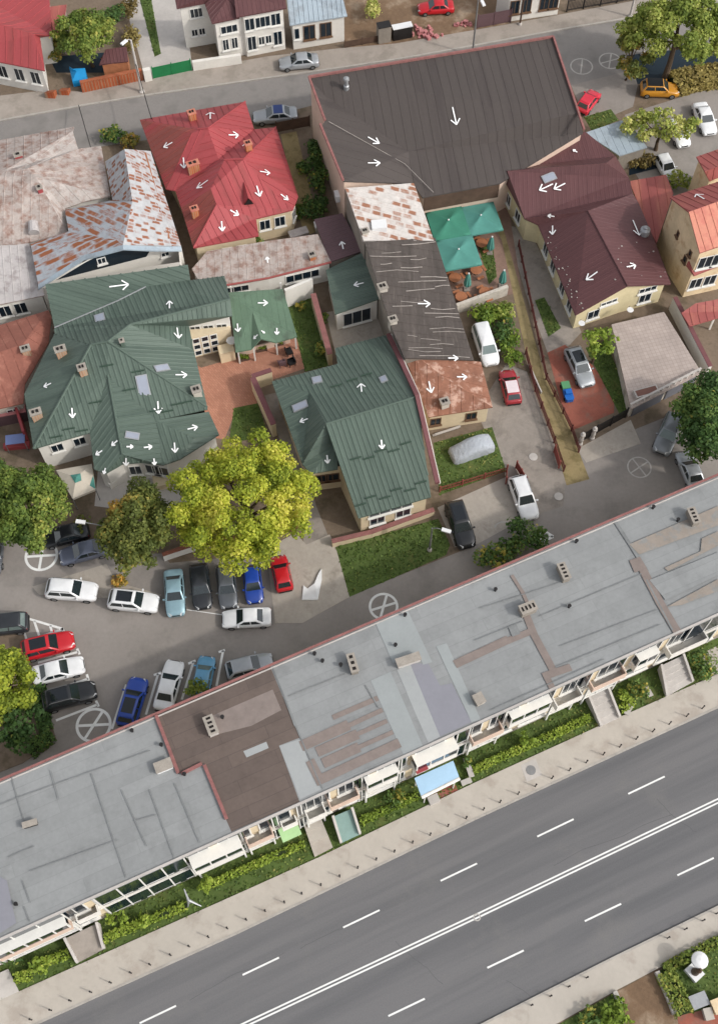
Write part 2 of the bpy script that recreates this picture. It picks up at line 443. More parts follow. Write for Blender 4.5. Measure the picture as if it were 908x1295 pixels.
def tree(name, label, ctr, rx, ry, zc, rz, m, trunk_m, base_tint=.5, nl=46, lr=(.28, .5), leaf=.24, per=60, tint_fn=None, group=None, cat='tree', trunk=True, limbs=6, gaps=.0, tr=None):
    """ctr world (x,y); crown ellipsoid radii rx, ry, rz about height zc"""
    root = thing(name, label, cat, (ctr[0], ctr[1], 0), group)
    cens, rads = [], []; tries = 0; R0 = (rx+ry)/2
    while len(cens) < nl and tries < nl*30:
        tries += 1; d = rng.normal(size=3); d /= np.linalg.norm(d)
        if d[2] < -.5: continue
        rad = rng.uniform(.35, 1.0)**.6*rng.uniform(.78, 1.0)
        c = np.array([ctr[0]+d[0]*rx*rad, ctr[1]+d[1]*ry*rad, zc+d[2]*rz*rad]); r = R0*rng.uniform(*lr)*.62
        if gaps and any(np.linalg.norm(c-q) < gaps*(r+t) for q, t in zip(cens, rads)) and rng.random() < .8: continue
        cens.append(c); rads.append(r)
    if trunk:
        t = MB(); t0 = tr or max(.12, R0*.055)
        top = Vector((ctr[0]+rng.normal()*.2, ctr[1]+rng.normal()*.2, zc+.2*rz))
        pts = [Vector((ctr[0], ctr[1], -.05)), Vector((ctr[0]+rng.normal()*.12, ctr[1]+rng.normal()*.12, (zc-rz)*.55)), Vector((ctr[0], ctr[1], zc-rz*.5)), top]
        t.tube(pts, [t0*1.3, t0, t0*.8, t0*.3], 9)
        for k in range(min(limbs, len(cens))):
            c = Vector(cens[k]); a = pts[2].lerp(pts[3], rng.uniform(0, .5)) if k % 2 else pts[1].lerp(pts[2], rng.uniform(.6, 1))
            mid = a.lerp(c, .5)+Vector((0, 0, -.1*R0)); t.tube([a, mid, c], [t0*.5, t0*.32, t0*.1], 6)
        t.build('trunk', trunk_m, root)
    p, n, k = clump_points(cens, rads, per)
    z = (p[:, 2]-zc)/rz
    tint = base_tint+k+rng.normal(scale=.13, size=len(p))
    if tint_fn is not None: tint = tint+tint_fn(p)
    leaf_mesh('crown', p, n, leaf*rng.uniform(.6, 1.3, len(p)), tint, m, root)
    return root
def bush(name, label, ctr, rx, ry, h, m, tint=.5, per=90, leaf=.16, nl=12, cat='shrub', group=None, z0=0.):
    root = thing(name, label, cat, (ctr[0], ctr[1], z0), group)
    cens, rads = [], []
    for _ in range(nl):
        a = rng.uniform(0, 6.28); q = rng.uniform(0, 1)**.5
        r = (rx+ry)/2*rng.uniform(.3, .5); cens.append((ctr[0]+math.cos(a)*q*rx*.75, ctr[1]+math.sin(a)*q*ry*.75, z0+max(r*.6, h*rng.uniform(.45, .85)-r*.2))); rads.append(r)
    p, n, k = clump_points(cens, rads, per); p[:, 2] = np.maximum(p[:, 2], z0+.02)
    leaf_mesh('foliage', p, n, leaf*rng.uniform(.6, 1.3, len(p)), tint+k+rng.normal(scale=.13, size=len(p)), m, root)
    t = MB()
    for q in cens[:5]: t.tube([(ctr[0]+rng.normal()*.08, ctr[1]+rng.normal()*.08, z0), Vector(q)], [.035, .012], 5)
    t.build('stem', MATS['bark'], root); return root
def hedge(label, pts, w, h, m, tint=.5, leaf=.13, dens=110, name='hedge', lump=.0, z0=0.):
    """pts in pixels, a clipped hedge run"""
    q = [P(p[0], p[1], z0) for p in pts]; root = thing(name, label, 'hedge', tuple(q[0]))
    pp, nn, kk = [], [], []
    core = MB()
    for a, b in zip(q[:-1], q[1:]):
        d = b-a; L = d.length; d.normalize(); s = Vector((-d.y, d.x, 0)); n = int(dens*L*(w+h))
        core.bar(a+Vector((0, 0, .02)), b+Vector((0, 0, .02)), w*.55, h*.72)
        t = rng.uniform(0, L, n); side = rng.choice(3, n, p=[.5, .25, .25]); u = rng.uniform(-.5, .5, n)*w; z = rng.uniform(.05, 1, n)*h
        hh = h*(1+lump*np.sin(t*2.1+rng.uniform(0, 6))*.5+lump*np.sin(t*.9+1)*.5)
        u = np.where(side == 1, -w/2, np.where(side == 2, w/2, u)); z = np.where(side == 0, hh, np.minimum(z, hh))
        jit = rng.normal(scale=.06, size=(n, 3))
        pos = np.outer(t, d)+np.outer(u, s)+np.array(a)+jit; pos[:, 2] = z0+np.maximum(z+jit[:, 2], .03)
        nr = np.where((side == 0)[:, None], [[0, 0, 1.]], np.where((side == 1)[:, None], -np.array(s)[None], np.array(s)[None]))+rng.normal(scale=.5, size=(n, 3))
        pp.append(pos); nn.append(nr); kk.append(np.sin(t*1.7)*.08)
    pp = np.concatenate(pp); nn = np.concatenate(nn); kk = np.concatenate(kk)
    leaf_mesh('foliage', pp, nn, leaf*rng.uniform(.6, 1.3, len(pp)), tint+kk+rng.normal(scale=.14, size=len(pp)), m, root)
    core.build('stem', MATS['hedge_core'], root); return root
GRASS = [[], []]
def scatter_tri(poly, dens):
    out = []
    for tri in tessellate_polygon([[Vector((*p, 0)) for p in poly]]):
        a, b, c = (np.array(poly[i]) for i in tri); ar = abs(np.cross(b-a, c-a))/2; n = int(ar*dens)
        u, v = rng.random(n), rng.random(n); f = u+v > 1; u[f] = 1-u[f]; v[f] = 1-v[f]
        out.append(a+np.outer(u, b-a)+np.outer(v, c-a))
    return np.concatenate(out) if out else np.zeros((0, 2))
def sheet(name, m, pts, z=0.004, kind='structure', label=None, cat=None, raw=False):
    poly = pts if raw else px_poly(pts); mb = MB().sheet(poly, z); o = mb.build(name, m, origin=(*centroid(poly), 0))
    return tag(o, label, cat, kind=kind)
def slab(name, m, pts, z0, z1, kind='structure', raw=False):
    poly = pts if raw else px_poly(pts); mb = MB().prism(poly, z0, z1); o = mb.build(name, m, origin=(*centroid(poly), 0))
    return tag(o, kind=kind)
def lawn(pts, z=.012, dens=14, tint=.5, m=None):
    sheet('lawn', m or MATS['lawn'], pts, z)
    q = scatter_tri(px_poly(pts), dens)
    GRASS[0].append(np.column_stack([q, np.full(len(q), z+.04)])); GRASS[1].append(np.full(len(q), tint))
# ================================================================ materials
mat('asphalt', (124, 122, 120), .13, .12, 4., .9)

mat('lot_asphalt', (156, 149, 143), .12, .16, 3., .9, second=(142, 136, 130), sec_scale=.22, sec_lo=.5, sec_hi=.66, bump=.25, bscale=30)
mat('street_asphalt', (146, 141, 137), .12, .25, 4., .9, second=(130, 126, 122), sec_scale=.25, bump=.2, bscale=40)
mat('pave_beige', (197, 189, 178), .08, .25, 3., .9, second=(182, 172, 161), sec_scale=.35, bump=.2, bscale=30)
mat('kerb', (182, 176, 168), .15, 1., 6., .9)
mat('concrete', (184, 175, 164), .15, .4, 3., .9, second=(154, 145, 134), sec_scale=.5, sec_lo=.54, sec_hi=.72, bump=.2)
mat('concrete_dark', (160, 151, 142), .17, .5, 3., .9, second=(138, 130, 122), sec_scale=.4, bump=.2)
mat('concrete_pale', (198, 192, 186), .12, .5, 3., .9)
mat('soil', (132, 116, 100), .25, .4, 3., .95, second=(104, 92, 76), sec_scale=.4, bump=.5, bscale=9)
mat('dirt_lot', (130, 106, 84), .3, .3, 3., .95, second=(156, 138, 118), sec_scale=.3, sec_lo=.52, sec_hi=.66, bump=.5, bscale=8)
mat('lawn', (88, 106, 54), .3, .5, 6., .95, second=(104, 98, 58), sec_scale=.35, sec_lo=.55, sec_hi=.75, bump=.6, bscale=25)
mat('dry_path', (160, 143, 104), .15, .6, 5., .95, second=(136, 122, 84), sec_scale=.8, bump=.3)
mat('red_drive', (163, 98, 82), .2, .5, 5., .9, second=(150, 106, 92), sec_scale=.6)
brick('paver_red', (196, 142, 118), (182, 128, 106), (150, 112, 98), .4, .2, .012, .18, rot=.9)
brick('terrace_tile', (188, 174, 166), (180, 166, 158), (164, 151, 144), .4, .4, .02, .16, off=0, rot=-.25)
mat('terrace_floor', (150, 122, 108), .2, .8, 5., .9)
mat('white_paint', (240, 240, 238), .06, 1.5, 8., .6)
mat('road_paint', (246, 246, 243), .1, 1.2, 9., .8)
mat('road_paint_worn', (190, 186, 180), .2, 1.5, 9., .85)
mat('arrow_paint', (250, 250, 250), .03, 2., 9., .7, k=1)
mat('wall_cream', (226, 208, 176), .1, .5, 3., .9)
mat('wall_beige', (234, 211, 174), .14, .6, 3., .9, second=(206, 172, 134), sec_scale=.7, sec_lo=.55, sec_hi=.7)
mat('wall_white', (238, 234, 226), .08, .5, 3., .9)
mat('wall_yellow', (226, 212, 172), .1, .5, 3., .9)
mat('wall_dirty', (206, 198, 186), .16, .7, 3., .9, second=(170, 162, 150), sec_scale=.8)
mat('wall_grey', (150, 142, 132), .2, .6, 3., .95)
mat('wall_pink', (222, 196, 178), .1, .6, 3., .9)
brick('brick_red', (158, 82, 62), (138, 70, 54), (150, 128, 112), .25, .085, .012, .25)
brick('brick_orange', (184, 96, 58), (168, 84, 52), (160, 128, 104), .3, .1, .012, .25)
brick('chimney_brick', (204, 162, 132), (186, 140, 112), (190, 172, 150), .25, .08, .014, .2)
brick('chimney_orange', (206, 120, 72), (190, 104, 62), (186, 150, 120), .25, .08, .014, .2)
mat('chimney_cap', (168, 160, 150), .15, 2., 8., .9)
mat('soot', (38, 34, 32), .2, 3., 9., .95)
mat('zinc', (176, 178, 180), .1, 1.5, 6., .45, metal=.5)
mat('green_roof', (95, 110, 100), .12, .6, 3., .5, second=(82, 97, 88), sec_scale=.8, sec_lo=.48, sec_hi=.68, uv=True, streak=(1.3, .12, 1))
mat('green_pavilion', (104, 128, 107), .1, .5, 4., .6, second=(90, 106, 90), sec_scale=.35, sec_lo=.52, sec_hi=.62)
mat('red_roof', (172, 78, 81), .13, .6, 4., .55, second=(150, 74, 73), sec_scale=.7, sec_lo=.48, sec_hi=.68, uv=True, streak=(1.0, .14, 1))
mat('red_roof_brown', (150, 82, 74), .14, .6, 4., .6, second=(160, 68, 70), sec_scale=.6, sec_lo=.48, sec_hi=.66, uv=True, streak=(1.0, .15, 1))
mat('pave_grey', (170, 160, 150), .1, .3, 3., .9, second=(154, 145, 135), sec_scale=.35, bump=.2, bscale=30)
mat('red_roof_faded', (166, 92, 88), .15, .5, 4., .6, second=(184, 116, 100), sec_scale=.6, sec_lo=.5, sec_hi=.66, uv=True, streak=(1.0, .15, 1))
mat('orange_roof', (206, 134, 112), .12, .4, 4., .6, second=(196, 116, 100), sec_scale=.6)
mat('maroon_roof', (102, 68, 69), .1, .5, 3., .5, second=(92, 60, 62), sec_scale=.7, sec_lo=.5, sec_hi=.7, uv=True, streak=(1.3, .12, 1))
mat('maroon_flat', (108, 84, 88), .1, .5, 4., .6)
mat('hall_roof', (84, 77, 74), .12, .15, 3., .75, uv=True, second=(76, 69, 67), sec_scale=.5, streak=(1.2, .06, 1))
mat('slate_roof', (86, 79, 75), .3, .5, 3.5, .85, uv=True, second=(118, 109, 103), sec_scale=1.4, sec_lo=.56, sec_hi=.72, streak=(.2, 2.2, 1))
mat('seam_pale', (172, 164, 157), .25, 2., 8., .8)
mat('rust_brown', (150, 104, 84), .25, .7, 4., .8, uv=True, second=(196, 160, 142), sec_scale=.8, sec_lo=.5, sec_hi=.6)
mat('rust_dark', (128, 92, 82), .2, .7, 4., .8)
mat('old_red_sheet', (152, 98, 84), .16, .5, 4., .75, second=(176, 126, 108), sec_scale=.5, sec_lo=.56, sec_hi=.72)
mat('pink_rust', (184, 172, 165), .22, .7, 5., .75, second=(148, 118, 106), sec_scale=1.1, sec_lo=.46, sec_hi=.66)
mat('pink_rust_pale', (190, 181, 175), .22, .8, 5., .75, second=(158, 136, 127), sec_scale=1.3, sec_lo=.46, sec_hi=.68)
mat('pale_sheet', (196, 190, 188), .12, .5, 4., .7, second=(170, 162, 160), sec_scale=.8)
mat('blue_grey_roof', (170, 184, 194), .1, .5, 4., .5, second=(156, 166, 174), sec_scale=.6)
rusty_sheet('rusty_white', (186, 187, 189), (150, 98, 74), .42, .75, .48, broad=.6)
rusty_sheet('rusty_white_dense', (172, 177, 183), (152, 94, 64), .6, 2.0, .6, broad=.53)
rusty_sheet('rusty_cream', (208, 202, 197), (158, 110, 86), .62, 1.1, .5, broad=.62)
brick('long_roof', (155, 157, 157), (148, 150, 150), (145, 147, 147), 9.0, 1.05, .03, .09, rot=-.42, bump=.15, stain=(.14, .35))
brick('long_roof_brown', (114, 101, 94), (107, 95, 89), (100, 89, 84), 7.0, 1.05, .03, .2, rot=-.42, bump=.15, stain=(.25, .5))
mat('patch_blue', (162, 167, 167), .06, .6, 4., .8)
mat('patch_mauve', (146, 146, 154), .06, .6, 4., .8)
mat('patch_rust', (142, 130, 124), .14, .9, 4., .9)
mat('patch_sand', (158, 148, 138), .14, .6, 4., .9, second=(148, 147, 144), sec_scale=.9)
mat('patch_pale', (170, 173, 173), .06, .6, 4., .8)
mat('seam_dark', (134, 136, 136), .2, 1., 6., .9)
mat('coping_red', (152, 104, 100), .2, 1.5, 6., .85)
mat('coping_maroon', (124, 80, 82), .12, 1.5, 6., .7)
mat('dark_glass', (22, 38, 50), 0, rough=.12, spec=.6)
mat('sky_glass', (160, 166, 180), .05, 1., 5., .1, spec=.8)
mat('frame_white', (238, 236, 230), .05, 2., 8., .6)
mat('frame_brown', (120, 92, 70), .15, 2., 8., .7)
mat('wood_dark', (96, 76, 64), .25, 1., 9., .85)
mat('wood_orange', (176, 116, 82), .18, 1.5, 9., .7)
mat('door_grey', (112, 113, 120), .1, 1., 6., .6)
mat('guard_green', (66, 86, 74), .1, 2., 8., .6)
mat('metal_dark', (62, 60, 60), .1, 2., 9., .5, metal=.6)
mat('metal_grey', (150, 150, 150), .1, 2., 9., .5, metal=.4)
mat('green_gate', (40, 128, 78), .12, 1., 6., .5)
mat('fence_red', (150, 80, 72), .2, 1., 6., .75)
mat('fence_maroon', (110, 62, 58), .2, 1., 6., .75)
mat('teal_canvas', (88, 150, 139), .1, .8, 5., .85)
mat('teal_canvas_green', (68, 136, 114), .1, .8, 5., .85)
mat('beige_canvas', (216, 206, 190), .1, .8, 5., .9)
mat('turquoise', (30, 150, 214), .06, 1., 5., .5)
mat('blue_awning', (168, 202, 228), .06, .8, 5., .5)
mat('green_awning', (170, 206, 150), .08, .8, 5., .7)
mat('teal_slab', (130, 156, 150), .1, .8, 5., .8)
mat('bark', (104, 88, 72), .25, 2., 9., .95)
mat('hedge_core', (46, 58, 30), .2, 2., 9., .95)
mat('tree_shade_navy', (30, 46, 58), .1, .6, 4., .7)  # flat navy that paints shade and scan holes under the trees
mat('plastic_white', (240, 240, 240), .04, 1., 5., .4)
mat('blue_toy', (40, 110, 196), .05, 2., 8., .4)
mat('green_toy', (96, 156, 110), .05, 2., 8., .5)
mat('rubble_pink', (196, 130, 130), .2, 2., 8., .9)
mat('skin', (210, 160, 130), .05, 2., 8., .6)
mat('statue_bronze', (96, 78, 66), .2, 2., 8., .5, metal=.3)
LEAF_YELLOW = leafmat('leaf_yellow', [(0, (96, 110, 42)), (.3, (140, 154, 54)), (.6, (182, 186, 68)), (1, (216, 206, 104))], .45, k=1.15)
LEAF_GREEN = leafmat('leaf_green', [(0, (62, 82, 36)), (.4, (98, 116, 52)), (.7, (130, 140, 66)), (1, (172, 160, 84))], k=1.3)
LEAF_AUTUMN = leafmat('leaf_autumn', [(0, (76, 86, 42)), (.4, (108, 114, 56)), (.7, (156, 136, 66)), (1, (196, 150, 72))], k=1.3)
LEAF_DARK = leafmat('leaf_dark', [(0, (42, 64, 34)), (.5, (72, 98, 50)), (.8, (104, 124, 62)), (1, (164, 150, 70))], k=1.3)
LEAF_LIME = leafmat('leaf_lime', [(0, (92, 116, 44)), (.5, (142, 162, 64)), (.8, (174, 188, 84)), (1, (208, 208, 108))])
LEAF_LIGHT = leafmat('leaf_light', [(0, (84, 104, 44)), (.4, (132, 146, 66)), (.7, (172, 178, 92)), (1, (210, 204, 132))])
LEAF_BROWN = leafmat('leaf_brown', [(0, (78, 68, 40)), (.4, (126, 110, 66)), (.7, (158, 144, 88)), (1, (182, 166, 98))])
GRASSM = leafmat('grass_blade', [(0, (56, 76, 34)), (.5, (88, 110, 52)), (.8, (118, 128, 66)), (1, (156, 148, 90))], .25, 1.15)
t = NT('boulevard_asphalt'); v0 = t.n('ShaderNodeTexCoord').outputs['Object']
def rmap(rot, sc):
    a = t.n('ShaderNodeMapping'); a.inputs['Rotation'].default_value = (0, 0, rot); t.l(v0, a.inputs[0])
    b = t.n('ShaderNodeMapping'); b.inputs['Scale'].default_value = sc; t.l(a.outputs[0], b.inputs[0]); return b.outputs[0]
c_ = t.mix(t.maprange(t.noise(rmap(-.43, (.02, .45, 1)), 1., 4, .6), .42, .62, 0, 1), c3((122, 121, 122)), c3((108, 108, 110)))
c_ = t.mix(t.maprange(t.noise(v0, .16, 6, .7), .55, .72, 0, .6), c_, c3((128, 126, 124)))
c_ = t.mix(1., c_, t.gray(t.maprange(t.noise(v0, 9., 4, .8), .25, .75, .88, 1.12)), 'MULTIPLY')
t.l(c_, t.b.inputs['Base Color']); t.b.inputs['Roughness'].default_value = .9; t.b.inputs['Specular IOR Level'].default_value = .25; t.bump(t.noise(v0, 40., 4, .7), .25, .02); MATS['boulevard_asphalt'] = t.m
mat('tar', (98, 98, 100), .15, 1., 6., .85)
# ================================================================ ground
slab_base = MB().sheet([(-600, -420), (600, -420), (600, 900), (-600, 900)], 0.0)
tag(slab_base.build('ground', MATS['soil']), kind='structure')
# boulevard
NK = [(-520, 1552), (-120, 1372), (46, 1295), (300, 1180), (600, 1036), (908, 894), (1060, 824), (1420, 658)]        # north kerb line
SK = [(1420, 881), (1060, 1067), (908, 1146.5), (770, 1214), (654, 1273), (560, 1321), (420, 1395), (-80, 1657)]      # south kerb line
sheet('road', MATS['boulevard_asphalt'], NK+SK, .006)
SWN = [(1420, 619), (1060, 784), (902, 855), (756, 919), (597, 991.5), (402, 1085), (300, 1131), (25, 1254), (-120, 1320), (-520, 1498)]
slab('pavement', MATS['pave_beige'], NK+SWN, 0, .12)
SWS = [(-80, 1705), (420, 1440), (560, 1366), (705, 1294), (776, 1254), (831, 1225), (908, 1185), (1060, 1108), (1420, 923)]
slab('pavement', MATS['pave_beige'], SK+SWS, 0, .12)
def kerb(pts, name='kerb', w=.18, h=.135, m='kerb'):
    mb = MB()
    for a, b in zip(pts[:-1], pts[1:]):
        A, B = P(*a), P(*b); d = (B-A); L = d.length; d.normalize(); n = int(L/1.0)
        for k in range(n): mb.bar(A+d*(L*k/n), A+d*(L*(k+1)/n-.015), w, h)
    tag(mb.build(name, MATS[m]), kind='structure')
kerb(NK); kerb(SK)
def ring(mb, c, r, w, a0=0, a1=360, z=.012, n=40):
    for k in range(n):
        t0, t1 = R(a0+(a1-a0)*k/n), R(a0+(a1-a0)*(k+1)/n)
        mb.face([(c.x+math.cos(t)*q, c.y+math.sin(t)*q, z) for t, q in ((t0, r-w/2), (t0, r+w/2), (t1, r+w/2), (t1, r-w/2))])
def line_mark(a, b, w, z=.010, m='road_paint', mb=None):
    A, B = P(*a), P(*b); d = (B-A).normalized(); n = Vector((-d.y, d.x, 0))*w/2
    (mb or MB()).face([(p.x, p.y, z) for p in (A-n, B-n, B+n, A+n)])
mk = MB()
for off in (0, 5):
    for a, b in (((315, 1293-2), (607, 1154)), ((607, 1154), (908, 1010)), ((908, 1010), (1050, 942)), ((-140, 1506), (315, 1291)), ((1050, 942), (1400, 778))):
        line_mark((a[0], a[1]+off), (b[0], b[1]+off), .13, mb=mk)
UP = [(1050, 884), (932, 939), (817, 993), (702, 1047), (580, 1103), (457, 1162), (330, 1222), (200, 1283), (70, 1344)]
LO = [(995, 1040), (879, 1096), (762, 1154), (639, 1213), (514, 1274), (390, 1334)]
for x, y in UP+LO+[(1165, 829), (1280, 774), (-65, 1407), (1115, 984), (1230, 929), (265, 1394)]: line_mark((x-23, y+11), (x+23, y-11), .14, mb=mk)
tag(mk.build('road_marking', MATS['road_paint']), kind='structure')
for (a, b, c, d), nm in zip([((20, 0), (110, 0), (80, 0), (0, 0))], 'x'): pass
mk = MB(); ring(mk, P(603, 1160), .26, .1, 0, 360, .0125, 14); tag(mk.build('road_marking', MATS['road_paint_worn']), kind='structure')
rc = random.Random(4); mk = MB()
for (x0, y0, ln, sl) in ((240, 1265, 120, -.46), (700, 1095, 150, -.45), (500, 1190, 60, .9), (830, 1010, 50, .8), (380, 1200, 90, -.46), (640, 1240, 70, .6)):
    px_, py_ = x0, y0
    for k in range(12):
        nx, ny = px_+ln/12, py_+ln/12*sl+rc.uniform(-2.2, 2.2); line_mark((px_, py_), (nx, ny), .035, .0085, 'tar', mk); px_, py_ = nx, ny
tag(mk.build('road_crack', MATS['tar']), kind='structure')
# ---- alley + parking lot
ALLEY = [(-60, 690), (0, 684), (60, 672), (110, 700), (205, 700), (215, 712), (340, 700), (425, 690), (445, 752), (560, 706), (600, 690), (640, 612), (700, 598), (735, 570), (860, 520), (960, 470), (960, 640), (908, 690), (300, 960), (-60, 1120)]
sheet('alley', MATS['lot_asphalt'], ALLEY, .004)
sheet('parking_island', MATS['concrete'], [(41, 742), (135, 713), (147, 736), (205, 752), (200, 757), (120, 756), (50, 752)], .009)
slab('concrete_apron', MATS['concrete'], [(339, 709), (348, 788), (383, 788), (442, 755), (424, 690), (417, 676), (387.5, 689), (374, 674), (345, 690)], 0, .03)
sheet('concrete_pad', MATS['concrete'], [(553, 642), (640, 603), (656, 650), (640, 668), (600, 690), (575, 692)], .009)
sheet('driveway', MATS['concrete_dark'], [(602, 520), (640, 460), (666, 470), (684, 520), (716, 600), (712, 640), (650, 660), (640, 603), (620, 560)], .008)
sheet('gate_pad', MATS['concrete'], [(729, 568), (797, 531), (810, 561), (741, 585)], .012)
sheet('path', MATS['dry_path'], [(600, 240), (634, 303), (668, 463), (681, 497), (697, 545), (716, 614), (745, 606), (720, 540), (702, 490), (690, 480), (662, 380), (648, 330), (622, 240)], .014)
def cross_circle(px, py, r, w, arms, m='road_paint', a0=0, a1=360):
    mb = MB(); c = P(px, py); ring(mb, c, r, w, a0, a1)
    for k, a in enumerate(arms):
        d = Vector((math.cos(R(a)), math.sin(R(a)), 0)); n = Vector((-d.y, d.x, 0))*w/2; e = r-w/2; z = .0135+k*.0015
        mb.face([(p.x, p.y, z) for p in (c-d*e-n, c+d*e-n, c+d*e+n, c-d*e+n)])
    tag(mb.build('road_marking', MATS[m]), kind='structure')
cross_circle(53, 703, 1.42, .24, (4, 88)); cross_circle(119, 917, 1.42, .24, (3, 62)); cross_circle(485, 767, 1.22, .23, (18, 75))
cross_circle(735, 84, 1.25, .16, (80,), 'road_paint_worn'); cross_circle(771, 77, 1.25, .16, (20, 78), 'road_paint_worn'); cross_circle(808, 591, 1.1, .13, (35, 120), 'road_paint_worn'); cross_circle(414, 729, .75, .1, (40, 120), 'road_paint_worn')
mk = MB(); q = crop(0, 770, 6.164)
for a, b in (((135, 50), (498, 158)), ((160, 265), (498, 158)), ((150, 55), (210, 240)), ((270, 95), (310, 212)), ((395, 130), (408, 180)), ((485, 150), (500, 178)),
             ((300, 420), (615, 335)), ((605, 310), (625, 355)), ((335, 665), (690, 545)), ((680, 510), (695, 560)), ((440, 870), (765, 745)), ((752, 715), (772, 762))):
    line_mark(q(*a)[:2], q(*b)[:2], .21, mb=mk)
q = crop(0, 760, 3.027)
for a, b in (((485, 320), (430, 490)), ((607, 278), (560, 435)), ((590, 284), (618, 274)), ((742, 232), (697, 378)), ((722, 240), (750, 228)), ((855, 190), (830, 325)), ((838, 196), (862, 188))):
    line_mark(q(*a)[:2], q(*b)[:2], .21, mb=mk)
q = crop(600, 560, 2.948)
for a, b in (((248, 322), (243, 372)), ((248, 322), (292, 350)), ((243, 372), (292, 350))): line_mark(q(*a)[:2], q(*b)[:2], .28, mb=mk)
line_mark((236, 771), (285, 778), .08, mb=mk)
tag(mk.build('parking_line', MATS['road_paint']), kind='structure')
mk = MB(); ring(mk, P(637, 671), .9, .14, 20, 160, n=16); tag(mk.build('road_marking', MATS['road_paint_worn']), kind='structure')
# ---- upper street
SN = [(-480, 218), (-80, 163), (0, 153), (115, 132), (185, 121), (300, 104.5), (432, 86), (511, 74), (600, 58), (702, 39), (790, 24), (908, 2), (960, -8), (1300, -82)]
SS = [(1300, -14), (960, 60), (908, 70), (800, 92), (722, 108), (600, 116), (400, 132), (300, 158), (180, 178), (60, 195), (-80, 214), (-480, 268)]
sheet('street', MATS['street_asphalt'], SN+SS, .006)
slab('pavement', MATS['pave_grey'], [(-480, 186), (-80, 132), (0, 122), (60, 115), (105, 117), (180, 103), (245, 89), (340, 72), (430, 62), (500, 56), (640, 32), (715, 18), (790, 4), (908, -18), (960, -30), (1300, -104)]+SN[::-1], 0, .12)
kerb(SN)
SIDE = [(722, 108), (800, 88), (806, 108), (800, 135), (770, 148), (745, 160), (735, 140)]
sheet('side_street', MATS['lot_asphalt'], SIDE, .009)
sheet('car_park', MATS['lot_asphalt'], [(790, 145), (908, 108), (975, 110), (975, 260), (830, 260), (800, 215), (790, 190)], .005)
lawn([(738, 148), (772, 138), (782, 152), (748, 166)], tint=.55)
# ---- north strip grounds
sheet('dirt_lot', MATS['dirt_lot'], [(437, -30), (650, -60), (642, 30), (500, 58), (436, 60)], .006)
sheet('yard_concrete', MATS['concrete_pale'], [(150, -40), (228, -40), (244, 90), (185, 102), (160, 10)], .010)
lawn([(172, -20), (188, -22), (204, 68), (196, 72)], .016, 20, .3)
# ---- house yards
sheet('brick_paving', MATS['paver_red'], [(235, 455), (255, 465), (300, 452), (379, 426), (388, 465), (346, 480), (321, 495), (326, 511), (298, 520), (284, 556), (262, 552)], .010)
lawn([(352, 385), (392, 372), (418, 462), (386, 470), (376, 430)], .014, 20, .3)
lawn([(296, 516), (326, 510), (340, 552), (290, 560)], .014, 20, .35)
sheet('patio', MATS['concrete'], [(412, 395), (476, 385), (496, 425), (424, 446)], .011)
sheet('patio', MATS['concrete_dark'], [(335, 500), (356, 495), (400, 640), (420, 690), (385, 690), (372, 610)], .009)
lawn([(424, 692), (544, 659), (554, 656), (569, 689), (564, 702), (442, 755)], .012, 22, .45)
lawn([(548, 560), (622, 540), (640, 596), (556, 626)], .012, 16, .6)
sheet('yard_path', MATS['dry_path'], [(355, 170), (375, 166), (392, 240), (405, 290), (385, 300)], .009)
sheet('garden_soil', MATS['soil'], [(375, 166), (398, 165), (440, 270), (405, 290), (392, 240)], .008)
sheet('terrace_paving', MATS['terrace_floor'], [(545, 270), (640, 245), (660, 370), (575, 385)], .010)
lawn([(604, 308), (622, 306), (628, 350), (618, 360)], .016, 24, .45)
sheet('yard_concrete', MATS['concrete_dark'], [(640, 285), (668, 290), (735, 420), (712, 445), (692, 446), (664, 370)], .009)
lawn([(676, 380), (688, 376), (709, 415), (693, 426)], .016, 24, .35)
sheet('driveway', MATS['red_drive'], [(692, 446), (714, 436), (749, 462), (776, 500), (776, 522), (722, 545), (712, 520)], .011)
lawn([(740, 440), (765, 430), (800, 515), (785, 528)], .015, 22, .4)
# ---- south side garden corner
sheet('gravel_drive', MATS['dirt_lot'], [(780, 1254), (829, 1227), (860, 1300), (800, 1330)], .010)
lawn([(705, 1296), (776, 1256), (792, 1310), (690, 1340)], .012, 20, .5)
lawn([(833, 1228), (960, 1160), (960, 1260), (856, 1285)], .012, 20, .45)
sheet('brick_paving', MATS['red_drive'], [(856, 1286), (960, 1235), (960, 1340), (864, 1340)], .010)
# ---- gardens in front of the long block
lawn([(-60, 1290), (25, 1256), (300, 1133), (402, 1087), (597, 993.5), (756, 921), (902, 857), (960, 830), (930, 795), (749, 866), (600, 932), (508, 978), (300, 1070), (0, 1210), (-60, 1240)], .014, 16, .5)
